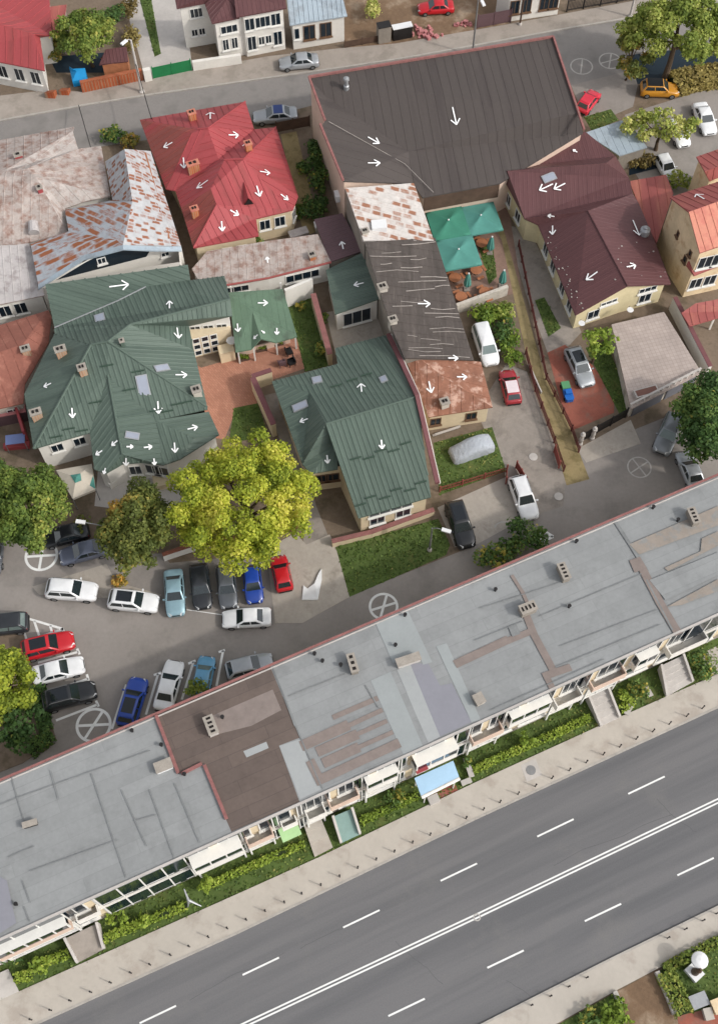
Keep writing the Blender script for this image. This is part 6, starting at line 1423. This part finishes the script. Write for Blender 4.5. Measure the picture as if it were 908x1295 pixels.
for px, py, rx, ry, h, m, ti, l in ((664, 677, 2.0, 1.7, 2.4, LEAF_DARK, .5, 'dense dark green bush against the long roof beside the white triangle'), (625, 706, 2.0, 1.1, 1.8, LEAF_DARK, .72, 'lower olive bush against the long roof left of the dense bush'), (645, 690, 1.6, 1.2, 2.0, LEAF_DARK, .55, 'middle dark bush of the three against the long roof'), (612, 400, 1.3, 1.0, 1.4, LEAF_DARK, .7, 'olive bush behind the rear of the white minivan'), (642, 432, 1.1, 1.6, 1.6, LEAF_LIME, .15, 'mid green bush between the minivan and the dry path'), (634, 392, 1.4, 1.2, 1.5, LEAF_LIGHT, .45, 'pale green bush below the retaining wall of the terrace'),
    (72, 64, 1.4, 1.6, 2.4, LEAF_AUTUMN, .5, 'yellowish bush below the left side of the garden tree'), (143, 20, 1.8, 1.8, 2.6, LEAF_DARK, .5, 'dark green bush behind the garden tree at the top'), (168, 48, .8, 2.6, 1.8, LEAF_BROWN, .55, 'brown climbing shrub along the concrete yard edge behind the lamp post'),
    (163, 12, .9, 2.2, 1.8, LEAF_BROWN, .4, 'rust coloured climbing shrub at the top beside the concrete yard'), (472, 15, .7, 2.4, 2.0, LEAF_LIGHT, .7, 'narrow yellow green ivy strip left of the dirt lot'), (145, 172, 1.6, 1.2, 1.4, LEAF_DARK, .6, 'flowering shrub bed between the faded pink roof and the red roof'), (165, 178, 1.2, 1.0, 1.3, LEAF_AUTUMN, .6, 'reddish shrub beside the rusty white roof'),
    (620, 398, 2.2, 1.4, 1.6, LEAF_LIME, .25, 'light green bush behind the white minivan'), (636, 420, 1.4, 2.0, 1.7, LEAF_DARK, .55, 'dark bush right of the white minivan'), (648, 452, 1.0, 1.3, 1.2, LEAF_LIME, .2, 'light bush right of the dark red hatchback'),
    (398, 195, .9, 2.8, 1.6, LEAF_DARK, .5, 'tall dark shrub strip beside the hall wall'), (405, 228, 1.0, 2.2, 1.4, LEAF_DARK, .6, 'pale flowered shrub below the hall wall'), (398, 265, 1.6, 2.0, 1.5, LEAF_DARK, .45, 'dark shrub mass in front of the maroon shed'), (384, 212, .7, 1.4, 1.0, LEAF_DARK, .6, 'low shrub in the middle of the garden strip'),
    (812, 203, 2.0, 1.0, 1.3, LEAF_BROWN, .4, 'brown leaved bush beside the pale blue shed roof'), (858, 229, 1.5, 1.2, 1.6, LEAF_LIGHT, .5, 'yellow green bush behind the beige house'), (379, 268, .5, 1.2, .9, LEAF_LIME, .2, 'small green shrub at the corner of the red roof'), (325, 308, 1.0, .8, 1.2, LEAF_DARK, .7, 'small green shrub at the south wall of the red house'),
    (404, 441, .7, .9, 1.3, LEAF_DARK, .8, 'grey green shrub on the narrow lawn beside the maroon wall'), (382, 388, .7, .6, .6, LEAF_DARK, .9, 'pale round shrub at the top of the narrow lawn'), (105, 665, .8, 1.1, 1.2, LEAF_AUTUMN, .4, 'ragged shrub between the black car and the olive tree'), (152, 735, 1.0, .6, .7, LEAF_AUTUMN, .8, 'reddish shrub at the tip of the concrete island'),
    (640, 480, .5, .8, .8, LEAF_DARK, .6, 'little shrub left of the dark red hatchback'), (780, 1285, 1.6, 1.2, 1.4, LEAF_LIME, .25, 'leafy green bush in the garden at the bottom right'), (745, 1288, 1.0, 1.0, 1.0, LEAF_DARK, .7, 'low bush on the small bottom lawn'), (410, 402, .5, .7, .9, LEAF_DARK, .7, 'potted shrub beside the patio'), (250, 872, 1.2, .8, 2.6, LEAF_LIGHT, .35, 'yellow green bush between sky blue car and long roof')):
    c = P(px, py, h*.5); bush('shrub', l, (c.x, c.y), rx, ry, h, m, ti, nl=16, leaf=.17)
hedge('broad yellow brown hedge right of the orange car', [(850, 112), (878, 104), (940, 97)], 3.0, 1.1, LEAF_BROWN, .7, leaf=.2, dens=80, lump=.25)
hedge('low clipped hedge along the right border of the bed at the lower left', [(50, 870), (60, 925)], 1.1, .8, LEAF_DARK, .45)
hedge('low clipped hedge at the foot of the bed beside the long roof', [(68, 930), (38, 952)], 1.3, .8, LEAF_DARK, .5)
hedge('grey green hedge round the corner garden at the bottom right', [(838, 1230), (852, 1255), (864, 1283)], 1.4, .6, LEAF_GREEN, .55)
hedge('low grey hedge along the south pavement', [(838, 1226), (875, 1206), (930, 1180)], .7, .5, LEAF_GREEN, .5)
slab('planting_bed', MATS['soil'], [(-60, 800), (30, 800), (48, 860), (72, 935), (30, 965), (-60, 1000)], 0, .1)
# dark sheet painted in for tree shade and scan holes, upper right corner tree
sheet('tree_shade_patch', MATS['tree_shade_navy'], [(792, 70), (860, 62), (975, 48), (975, 92), (860, 108), (800, 106)], .008)
sheet('dark_ground', MATS['tree_shade_navy'], [(795, 205), (835, 197), (834, 212), (795, 222)], .016); sheet('dark_ground', MATS['tree_shade_navy'], [(62, 72), (150, 65), (150, 92), (72, 92)], .008)  # two more sheets with the dark under the trees painted on
# ================================================================ fences and walls
def wall_run(name, label, pts, w, h, m, cap=None, cat='wall', z0=0.):
    q = [P(p[0], p[1], z0) for p in pts]; t = thing(name, label, cat, tuple(q[0])); mb = MB()
    for i, (a, b) in enumerate(zip(q[:-1], q[1:])): mb.bar(a, b, w, h)
    mb.build('wall_body', MATS[m], t)
    if cap:
        mb = MB(); u = Vector((0, 0, h+.002)); [mb.bar(a+u, b+u, w+.1, .07) for a, b in zip(q[:-1], q[1:])]; mb.build('coping', MATS[cap], t)
    return t
def fence(label, pts, h, m, post_every=2.0, cat='fence', name='fence', pick=.18, pm=None, solid=False):
    q = [P(p[0], p[1]) for p in pts]; t = thing(name, label, cat, tuple(q[0])); mb = MB()
    for a, b in zip(q[:-1], q[1:]):
        d = b-a; L = d.length; d.normalize(); n = max(1, round(L/post_every))
        for k in range(n+1): x = a+d*(L*k/n); MB().box(x.x, x.y, 0, .12, .12, h+.1, math.atan2(d.y, d.x)).build('post', MATS[pm or m], t)
        for z in (.25, h-.2): mb.bar(a+Vector((0, 0, z)), b+Vector((0, 0, z)), .05, .06)
        if solid: mb.bar(a+Vector((0, 0, .1)), b+Vector((0, 0, .1)), .04, h-.15)
        else:
            for k in range(int(L/pick)): x = a+d*(k*pick); mb.box(x.x, x.y, .1, .05, .03, h-.12, math.atan2(d.y, d.x))
    mb.build('panel', MATS[m], t); return t
wall_run('brick_wall', 'orange brick garden wall along the upper street', [(105, 117), (182, 101)], .35, 1.5, 'brick_orange', 'brick_orange')
for x, y, h, l in ((66, 122, .9, 'left'), (83, 118, .7, 'right')): p = P(x, y, .0); t = thing('brick_pillar', 'broken orange brick pillar stub beside the garden wall, %s of the two' % l, 'pillar', tuple(p)); MB().prism([(p.x-.6, p.y-.4), (p.x+.5, p.y-.45), (p.x+.65, p.y+.3), (p.x-.4, p.y+.45)], .1, [h, h*1.2, h*.8, h*.5]).build('masonry', MATS['brick_orange'], t)
fence('green metal gate closing the concrete yard beside the white villa', [(195, 100), (243, 90)], 1.7, 'green_gate', 2.2, 'gate', 'gate', solid=True)
wall_run('garden_wall', 'white gate pillar wall between the orange wall and the green gate', [(184, 103), (193, 101)], .5, 1.7, 'wall_white')
wall_run('garden_wall', 'low white wall in front of the white villa', [(245, 89), (306, 80)], .4, 1.3, 'wall_white')
fence('dark iron fence at the top right of the white street cottage', [(716, 15), (800, 0)], 1.7, 'metal_dark', 2.2)
fence('painted purple grey board fence beside the dirt lot', [(603, 36), (645, 28)], 1.9, 'maroon_flat', 2.0, solid=True)
fence('low dark fence along the south side of the dirt lot', [(436, 61), (480, 53)], 1.0, 'wood_dark', 2.0, solid=True)
W_ = wall_run
fence('dark red lattice fence right of the dry path', [(655, 312), (690, 480), (722, 545), (731, 572)], 1.0, 'fence_maroon', 2.2, pick=.13)
fence('dark red lattice fence between the grey driveway and the dry path', [(664, 448), (676, 495), (700, 560), (712, 596)], 1.1, 'fence_maroon', 2.2, pick=.13)
W_('garden_wall', 'white wall with dark red coping east of the garage terrace', [(847, 391), (891, 478)], .35, 2.0, 'wall_white', 'coping_maroon')
W_('garden_wall', 'maroon topped wall between narrow lawn and patio', [(397, 386), (418, 462)], .45, 1.9, 'wall_cream', 'coping_red')
W_('garden_wall', 'cream wall with maroon coping beside the small green roof', [(322, 493), (348, 552)], .45, 2.2, 'wall_cream', 'coping_maroon')
W_('garden_wall', 'short cream wall with maroon coping at the corner of the paved yard', [(321, 491), (345, 483)], .4, 2.1, 'wall_cream', 'coping_maroon')
W_('boundary_wall', 'tall white boundary wall behind the narrow lawn', [(362, 388), (396, 374)], .3, 2.8, 'wall_white')
W_('boundary_wall', 'white retaining wall south of the umbrella terrace', [(576, 396), (640, 372)], .35, 1.4, 'wall_dirty')
W_('garden_wall', 'low cream wall with red coping between the lawn and the small green roofed house', [(420, 690), (470, 678), (548, 650)], .35, .9, 'wall_cream', 'coping_red')
W_('garden_wall', 'low wall with white band between parked cars and the shaded yard', [(208, 708), (250, 694)], .3, 1.1, 'wall_white', 'brick_red')
W_('garden_wall', 'thin brown fence wall at the back of the shaded yard', [(260, 690), (385, 668)], .2, 1.0, 'fence_maroon')
W_('low_wall', 'thin white kerb wall dividing the dry path', [(668, 462), (684, 498)], .12, .35, 'concrete_pale')
W_('low_wall', 'white kerb wall beside the gravel drive at the bottom right', [(829, 1229), (842, 1258), (852, 1283)], .35, .45, 'concrete_pale')
W_('low_wall', 'short white kerb wall left of the gravel drive at the bottom right', [(776, 1254), (784, 1272)], .35, .4, 'concrete_pale')
fence('low red picket fence along the grass with the covered car', [(556, 622), (640, 597)], 1.0, 'fence_red', 2.0)
fence('open red gate leaf above the white off road car', [(652, 592), (664, 612)], 1.3, 'fence_red', 1.2, 'gate', 'gate', solid=True)
fence('short red gate leaf at the end of the picket fence', [(640, 597), (639, 612)], 1.3, 'fence_red', 1.0, 'gate', 'gate', solid=True)
fence('red wall end post panel beside the dry path', [(700, 572), (706, 592)], 1.3, 'fence_red', 1.4, 'gate', 'gate', solid=True)
gt_ = fence('dark arched iron gate at the red driveway', [(733, 560), (790, 528)], 1.7, 'metal_dark', 2.0, 'gate', 'gate', pick=.1)
for x, y, l in ((733, 562, 'left'), (748, 555, 'right')):
    p = P(x, y); t = thing('gate_pillar', 'ornate white gate pillar at the red driveway, %s one of the pair' % l, 'pillar', tuple(p)); MB().lathe(p, [(.25, 0), (.25, .3), (.15, .4), (.22, .9), (.15, 1.5), (.25, 1.7), (.25, 1.85)], 12).build('shaft', MATS['concrete_pale'], t); MB().lathe(p+Vector((0, 0, 1.84)), [(.1, 0), (.2, .15), (.12, .3)], 12).build('finial', MATS['concrete_pale'], t)
fence('grey board fence behind the silver blue roofed sedan', [(350, 168), (392, 160)], 1.6, 'wood_dark', 2.0, solid=True)
# ================================================================ umbrellas on the terrace
def market_umbrella(px, py, label, hw, rot, m, h=2.7):
    p = P(px, py, h); t = thing('patio_umbrella', label, 'umbrella', (p.x, p.y, 0), 'open umbrellas on the terrace', rot); mb = MB()
    n = 6; top = Vector((0, 0, h)); cs = [Vector((sx*hw, sy*hw, h-.55)) for sx, sy in ((-1, -1), (1, -1), (1, 1), (-1, 1))]
    for i in range(4):
        a, b = cs[i], cs[(i+1) % 4]
        for k in range(n):
            for l in range(n):
                def pt(u, v): e = a.lerp(b, u); q = top.lerp(e, v); q.z -= .12*math.sin(v*math.pi)*(math.sin(u*math.pi)*.9+.1); return q
                q = [pt(k/n, l/n), pt(k/n, (l+1)/n), pt((k+1)/n, (l+1)/n), pt((k+1)/n, l/n)]
                q = q if l else [q[0], q[1], q[2]]
                mb.face(q, smooth=True)
        mb.face([a, a+Vector((0, 0, -.2)), b+Vector((0, 0, -.2)), b])
    mb.build('canopy', MATS[m], t, local=True, weld=True)
    MB().tube([(0, 0, 0), (0, 0, h)], .04).build('pole', MATS['metal_grey'], t, local=True); MB().lathe((0, 0, h), [(.1, 0), (.08, .08), (.02, .12)], 8).build('finial', MATS['plastic_white'], t, local=True); MB().box(0, 0, 0, .7, .7, .12).build('base', MATS['concrete_dark'], t, local=True)
    for sx, sy in ((-1, -1), (1, -1), (1, 1), (-1, 1)): MB().tube([(0, 0, h-.05), (sx*hw*.97, sy*hw*.97, h-.6)], .02, 5).build('rib', MATS['metal_grey'], t, local=True)
rot = math.atan2(*((P(605, 270, 2)-P(565, 277, 2)).yx))
market_umbrella(567, 278, 'open green umbrella on the terrace, darkest of the three', 1.95, rot, 'teal_canvas_green'); market_umbrella(608, 272, 'open teal umbrella on the terrace nearest the yellow house', 1.95, rot, 'teal_canvas', 2.6); market_umbrella(580, 315, 'open teal umbrella on the terrace, lowest of the three', 2.0, rot, 'teal_canvas', 2.65)
def closed_umbrella(px, py, label):
    p = P(px, py); t = thing('closed_umbrella', label, 'umbrella', tuple(p), 'closed umbrellas on the terrace')
    MB().tube([p, p+Vector((0, 0, 2.6))], .04).build('pole', MATS['metal_grey'], t); MB().box(p.x, p.y, 0, .6, .6, .12).build('base', MATS['concrete_dark'], t)
    mb = MB(); rg = []
    for z, r in ((.75, .3), (1.0, .34), (1.5, .28), (2.1, .2), (2.55, .06)): rg.append([(p.x+(r*(1+.25*(k % 2)))*math.cos(k*math.pi/8), p.y+(r*(1+.25*(k % 2)))*math.sin(k*math.pi/8), z) for k in range(16)])
    for a, b in zip(rg[:-1], rg[1:]):
        for k in range(16): l = (k+1) % 16; mb.face([a[k], a[l], b[l], b[k]], smooth=True)
    mb.face(rg[-1]); mb.build('folded_canopy', MATS['teal_canvas'], t); MB().lathe(p+Vector((0, 0, 2.54)), [(.09, 0), (.1, .1), (.03, .16)], 8).build('finial', MATS['plastic_white'], t)
closed_umbrella(619, 320, 'closed teal umbrella beside the small terrace lawn'); closed_umbrella(590, 366, 'closed teal umbrella between the orange tables'); closed_umbrella(634, 362, 'closed teal umbrella at the terrace edge beside the dry path')
def picnic(px, py, label):
    p = P(px, py, .7); t = thing('garden_table', label, 'table', (p.x, p.y, 0), 'round orange garden tables')
    MB().lathe((p.x, p.y, .7), [(.62, 0), (.64, .03), (.6, .06)], 14).build('table_top', MATS['wood_orange'], t); MB().lathe((p.x, p.y, 0), [(.3, 0), (.08, .06), (.06, .7)], 8).build('leg', MATS['wood_dark'], t)
    for k in range(4): a = k*1.57+.5; MB().box(p.x+.95*math.cos(a), p.y+.95*math.sin(a), .38, .75, .3, .08, a+1.57).build('seat', MATS['wood_orange'], t)
picnic(575, 351, 'orange garden table at the left below the umbrellas'); picnic(583, 375, 'orange garden table beside the retaining wall, left of two'); picnic(613, 369, 'orange garden table beside the retaining wall, right of two'); picnic(609, 307, 'orange garden table between umbrella and lawn'); picnic(602, 341, 'orange garden table under the lowest open umbrella')
# tent with a teal square
p = P(98, 606, 2.6); t = thing('canopy_tent', 'beige canopy tent with a small teal square in the middle', 'tent', (p.x, p.y, 0)); cs = [P(*a, 2.3) for a in ((71, 594), (116, 586), (121, 618), (92, 630))]; cs_z = [Vector((c.x, c.y, 2.2)) for c in cs]; mb = MB()
for i in range(4): mb.face([p+Vector((0, 0, .35)), cs_z[(i+1) % 4], cs_z[i]]) ; mb.face([cs_z[i], cs_z[(i+1) % 4], cs_z[(i+1) % 4]-Vector((0, 0, .3)), cs_z[i]-Vector((0, 0, .3))])
mb.build('tent_canopy', MATS['beige_canvas'], t); q0 = p+Vector((0, 0, .35)); mb = MB(); e = [q0.lerp(c, .28)+Vector((0, 0, .05)) for c in cs_z]
for i in range(4): mb.face([q0+Vector((0, 0, .06)), e[(i+1) % 4], e[i]])
mb.build('top_patch', MATS['teal_canvas'], t)
e1, e2 = cs_z[2].lerp(cs_z[3], .02), cs_z[2].lerp(cs_z[1], .3); MB().face([cs_z[2]+Vector((0, 0, .02)), q0.lerp(cs_z[2], .7)+Vector((0, 0, .03)), cs_z[2].lerp(cs_z[1], .55)+Vector((0, 0, .02))]).build('corner_patch', MATS['teal_canvas'], t)
for c in cs_z: MB().tube([(c.x, c.y, 0), (c.x, c.y, 2.2)], .04).build('pole', MATS['metal_grey'], t)
# ================================================================ street furniture
def lamp(label, bx_, by_, h, arm=None, m='metal_grey', name='street_lamp', thick=.11):
    p = P(bx_, by_); t = thing(name, label, 'street lamp', tuple(p)); MB().tube([p, p+Vector((0, 0, h))], [thick, thick*.65], 10).build('pole', MATS[m], t); MB().lathe(p, [(thick*2, 0), (thick*2, .25), (thick, .4)], 10).build('base', MATS['concrete_pale'], t)
    a = arm or (1.0, -.5); tip = p+Vector((a[0], a[1], h+.35)); MB().tube([p+Vector((0, 0, h-.05)), p+Vector((a[0]*.4, a[1]*.4, h+.28)), tip], .045, 7).build('arm', MATS[m], t)
    d = Vector((a[0], a[1], 0)).normalized(); hd = MB(); hd.bar(tip-d*.1-Vector((0, 0, .08)), tip+d*.75-Vector((0, 0, .08)), .34, .16); hd.build('lamp_head', MATS['plastic_white'], t); return t
lamp('tall pale street lamp on the upper pavement before the orange wall', 180, 117, 7.4, (-.4, -.5), 'concrete_pale', thick=.17)
lamp('tall slim street lamp beside the dirt lot at the top', 597, 70, 8.0, (.3, -1), thick=.12); lamp('slim utility lamp standing before the white street cottage', 657, 32, 6.0, (.2, -.9), 'wood_dark', thick=.12)
lamp('grey street lamp on the lawn before the small green roofed house', 543, 696, 4.6, (.9, -.3)); lamp('lamp with long white arm beside the olive tree', 148, 697, 5.0, (-1.9, .3), 'metal_grey', thick=.09); lamp('slanting lamp post among the trees at the upper right', 812, 69, 5.0, (.7, -.4), 'concrete_pale', thick=.14); lamp('white lamp post behind the brownish street tree', 796, 22, 7., (.2, -.8), 'concrete_pale', thick=.15)
def cable(label, a, b, sag=.5, r=.05):
    A, B_ = Vector(a), Vector(b); pts = [A.lerp(B_, k/10)-Vector((0, 0, sag*math.sin(math.pi*k/10))) for k in range(11)]
    mb = MB().tube(pts, r, 5); o = mb.build('overhead_cable', MATS['metal_dark'], origin=tuple(A)); tag(o, label, 'cable')
cable('dark overhead cable from the tall pale lamp to the red roof', P(180, 117)+Vector((0, 0, 4.2)), P(192, 150, 4.2)); 
cable('dark overhead cable crossing the street to the faded pink roof', P(100, 133, 1.5), P(115, 186, 4.4), .3)
# ---- small props
def prop_box(name, label, cat, px, py, dx, dy, L, w, h, m, z=0., lid=None):
    p = P(px, py, z); d = P(px+dx, py+dy, z)-p; t = thing(name, label, cat, tuple(p), rz=math.atan2(d.y, d.x)); MB().box(0, 0, 0, L, w, h).build('body', MATS[m], t, local=True); MB().box(0, 0, h+.002, L+.08, w+.08, .07).build('lid', MATS[lid or m], t, local=True); return t
prop_box('kiosk', 'grey street kiosk box at the edge of the dirt lot', 'kiosk', 485, 51, 10, -2, 1.5, 1.0, 2.2, 'wall_grey', 0., 'metal_dark'); prop_box('advert_board', 'white low board shelter beside the grey kiosk', 'shelter', 508, 47, 10, -2, 2.3, .8, 1.6, 'metal_dark', 0., 'plastic_white')
rb = thing('rubble_pile', 'pink rubble pile on the edge of the dirt lot', 'rubble', tuple(P(540, 44))); mb = MB(); rr = random.Random(2); c = P(540, 44)
for k in range(26): MB().box(c.x+rr.gauss(0, .75), c.y+rr.gauss(0, .5), .02, rr.uniform(.2, .6), rr.uniform(.2, .5), rr.uniform(.1, .5), rr.uniform(0, 3)).build('rubble_block', MATS['rubble_pink'], rb)
rb = thing('rubble_pile', 'small pinkish debris heap right of the red sedan', 'rubble', tuple(P(588, 32))); mb = MB(); c = P(588, 32)
for k in range(12): MB().box(c.x+rr.gauss(0, .4), c.y+rr.gauss(0, .3), .02, rr.uniform(.2, .5), rr.uniform(.2, .4), rr.uniform(.1, .4), rr.uniform(0, 3)).build('rubble_block', MATS['rubble_pink'], rb)
tq = thing('tarpaulin', 'bright turquoise tarpaulin over a garden swing below the garden tree', 'tarpaulin', tuple(P(98, 96))); w = [P(88, 84, 1.3), P(91, 87, 1.7), P(108, 86, 1.6), P(110, 100, .9), P(92, 103, .9)]; mb = MB(); ce = sum(w, Vector())/5+Vector((0, 0, .25))
for i in range(5): mb.face([ce, w[i], w[(i+1) % 5]]); mb.face([w[(i+1) % 5], w[i], Vector((w[i].x, w[i].y, .1)), Vector((w[(i+1) % 5].x, w[(i+1) % 5].y, .1))])
mb.build('sheet_cover', MATS['turquoise'], tq)
q = crop(0, 370, 5.18)
st = thing('market_stall', 'blue topped stall table with red side boards below the old red roof', 'stall', tuple(P(18, 556))); bl = [P(*q(38, 935, 1.6)), P(*q(165, 920, 1.6)), P(*q(165, 985, 1.5)), P(*q(40, 1000, 1.5))]; MB().prism(bl, 1.5, 1.58).build('blue_top', MATS['blue_toy'] if False else MATS['patch_mauve'], st)
mat('blue_sheet', (126, 142, 190), .1, 1., 6., .6); st.children[0].data.materials[0] = MATS['blue_sheet']
for c in bl: MB().tube([(c.x, c.y, 0), (c.x, c.y, 1.5)], .04).build('leg', MATS['metal_grey'], st)
W_('board_fence', 'crimson red board panel between the stall and the largest green roof', [(24, 518), (37, 560)], .25, 2.2, 'red_roof')
prop_box('storage_box', 'pale pink storage cabinet under the old red roof', 'cabinet', 18, 531, 10, -2, 3.0, .9, 1.6, 'maroon_flat', 0., 'rubble_pink'); prop_box('storage_box', 'red crate in front of the blue topped stall', 'crate', 23, 566, 10, -1, 2.4, .5, .5, 'red_roof')
# motor scooter-like group of black garden chairs
for i, (x, y, a) in enumerate(((366, 448, .4), (357, 462, 1.9), (369, 461, 3.6))):
    p = P(x, y); t = thing('garden_chair', ('dark garden chair on the brick paving nearest the narrow lawn', 'grey garden chair, leftmost of the dark chairs on the brick paving', 'dark garden chair, lowest of the chairs on the brick paving')[i], 'chair', tuple(p), 'dark garden chairs', a); mm = MATS['metal_dark'] if i != 1 else MATS['maroon_flat']
    MB().box(0, 0, .38, .7, .7, .1).build('seat', mm, t, local=True); MB().box(-.32, 0, .48, .1, .7, .55).build('backrest', mm, t, local=True)
    for sx in (-1, 1):
        MB().box(0, sx*.35, .48, .6, .08, .18).build('armrest', mm, t, local=True)
        for sy in (-1, 1): MB().box(sx*.28, sy*.28, 0, .07, .07, .38).build('leg', mm, t, local=True)
for i, (x, y) in enumerate(((309, 455), (331, 443), (352, 436))): p = P(x, y); t = thing('planter', ('flower box with green plant at the left end of the pavilion front', 'flower box with bright green plant in the middle of the pavilion front', 'flower box with red flowers at the right end of the pavilion front')[i], 'planter', tuple(p)); MB().box(p.x, p.y, 0, 1.1, .4, .4, .25).build('box', MATS['wood_dark'], t); k = 160; pos = np.array(p)+np.column_stack([rng.uniform(-.5, .5, k), rng.uniform(-.2, .2, k), rng.uniform(.4, .75, k)]); leaf_mesh('plant', pos, rng.normal(size=(k, 3)), .1, np.full(k, .3)+rng.normal(scale=.1, size=k), LEAF_LIME, t)
# white plastic sheet lying on the apron
wp = thing('plastic_sheet', 'crumpled white sheet lying on the concrete apron', 'sheet', tuple(P(395, 750, .03))); ol = [(382, 759), (384, 741), (389, 745), (398, 739), (403, 726), (407, 720), (407, 733), (402, 759)]; pts = [P(x, y, .03) for x, y in ol]; mb = MB(); mb.prism(pts, .032, [.12, .2, .16, .3, .22, .2, .18, .16]); mb.build('fabric', MATS['plastic_white'], wp)
# well cover + pale blot on driveway + stepping stones
for (x, y, l) in ((674, 578, 'round pale well cover on the driveway above the open red gate'), (706, 628, 'small pale patch cover in the alley right of the white off road car')): p = P(x, y); t = thing('well_cover', l, 'cover', tuple(p)); MB().lathe((p.x, p.y, .008), [(.42, 0), (.42, .05), (.1, .07)], 14).build('lid', MATS['concrete_pale'], t)
bp = thing('plank_stack', 'stack of pale planks along the cream cottage wall', 'planks', tuple(P(560, 548))); mb = MB(); 
for k in range(5): mb.bar(P(547+k*1.5, 551-k*.6, .08+.06*(k % 3)), P(582-k, 539+k*.5, .08+.06*(k % 3)), .22, .06)
mb.build('planks', MATS['concrete_pale'], bp)
# statue / sundial at the bottom right
sb = thing('garden_statue', 'white garden statue of a figure with a round white parasol on a square plinth', 'statue', tuple(P(880, 1232))); a = P(876, 1230); MB().box(a.x, a.y, 0, 1.2, 1.0, .55, -.9).build('plinth', MATS['plastic_white'], sb); MB().lathe((a.x, a.y, .55), [(.32, 0), (.28, .4), (.2, .9), (.25, 1.2), (.1, 1.45), (.13, 1.6), (.05, 1.75)], 14).build('figure', MATS['statue_bronze'], sb); c = P(885, 1214, 2.0); MB().lathe((c.x, c.y, 1.85), [(.66, 0), (.62, .1), (.35, .24), (.03, .3)], 22).build('parasol', MATS['plastic_white'], sb); MB().tube([(a.x, a.y, 1.3), (c.x, c.y, 1.9)], .05).build('pole', MATS['metal_grey'], sb)
prop_box('garden_chest', 'pale grey flat garden chest beside the statue lawn', 'chest', 881, 1266, 10, -4, 1.3, .95, .6, 'zinc'); prop_box('stone_block', 'beige stone block at the lower right corner', 'block', 893, 1283, 3, 10, .8, .6, .6, 'pave_beige'); prop_box('stone_block', 'large beige stone table at the right edge near the bottom', 'block', 907, 1272, 10, -4, 1.2, 1.0, .8, 'wall_beige')
prop_box('water_box', 'small white plastic box beside the maroon shed', 'box', 402, 290, 3, 10, .9, .6, .7, 'plastic_white'); prop_box('crate', 'white folded furniture under the red house south wall', 'crate', 294, 312, 10, -2, 3.6, 1.2, 1.3, 'wall_white'); prop_box('crate', 'pale cloth covered table right of the white folded furniture', 'table', 378, 300, 10, -3, 2.0, .9, .8, 'pale_sheet')
prop_box('air_unit', 'white air conditioning box on the hall side wall', 'air conditioner', 427, 252, 3, 10, .9, .5, .8, 'plastic_white', 2.5)
# terrace clutter before the big house (partly under trees)
prop_box('garden_table', 'cream covered table in the shaded forecourt right of the olive tree', 'table', 207, 612, 10, -2, 1.6, 1.2, .8, 'wall_cream'); prop_box('garden_table', 'white covered table in the forecourt above the olive tree', 'table', 146, 607, 8, -5, 1.6, 1.3, .9, 'wall_white')
sheet('forecourt', MATS['concrete_pale'], [(125, 590), (235, 575), (245, 640), (200, 650), (120, 640)], .012)
# ================================================================ grass blades of all lawns
if GRASS[0]:
    pos = np.concatenate(GRASS[0]); ti = np.concatenate(GRASS[1]); pos[:, 2] += rng.uniform(0, .05, len(pos))
    o = leaf_mesh('grass', pos, rng.normal(scale=.45, size=(len(pos), 3))+np.array([0, 0, .8]), .11*rng.uniform(.6, 1.4, len(pos)), ti+rng.normal(scale=.16, size=len(pos))+np.sin(pos[:, 0]*.7)*.08+np.sin(pos[:, 1]*.5+pos[:, 0]*.3)*.1, GRASSM, origin=tuple(pos.mean(0)*np.array([1, 1, 0])))
    tag(o, 'short green grass growing over the lawns', 'grass', kind='stuff')
# ================================================================ light
EL = 38; SV = Vector((.93, -.37, 0)).normalized()
w = bpy.data.worlds.new('World'); scn.world = w; w.use_nodes = True; nt = w.node_tree; bg = nt.nodes['Background']
sky = nt.nodes.new('ShaderNodeTexSky'); sky.sky_type = 'NISHITA'; sky.sun_disc = False; sky.sun_elevation = R(EL); sky.sun_rotation = math.atan2(SV.x, SV.y); sky.dust_density = 3; sky.air_density = 1
hs = nt.nodes.new('ShaderNodeHueSaturation'); hs.inputs['Saturation'].default_value = .2; nt.links.new(sky.outputs[0], hs.inputs['Color']); nt.links.new(hs.outputs[0], bg.inputs[0]); bg.inputs[1].default_value = .15
su = bpy.data.lights.new('sun', 'SUN'); so = bpy.data.objects.new('sun', su); COL.objects.link(so); su.energy = 1.15; su.angle = R(2); su.color = (1, .95, .88)
dirv = Vector((SV.x*math.cos(R(EL)), SV.y*math.cos(R(EL)), math.sin(R(EL)))); so.rotation_euler = dirv.to_track_quat('Z', 'Y').to_euler(); so.location = (0, 0, 60)
scn.view_settings.view_transform = 'Standard'; scn.view_settings.look = 'None'; scn.view_settings.exposure = .57; scn.view_settings.gamma = 1; scn.view_settings.use_curve_mapping = False
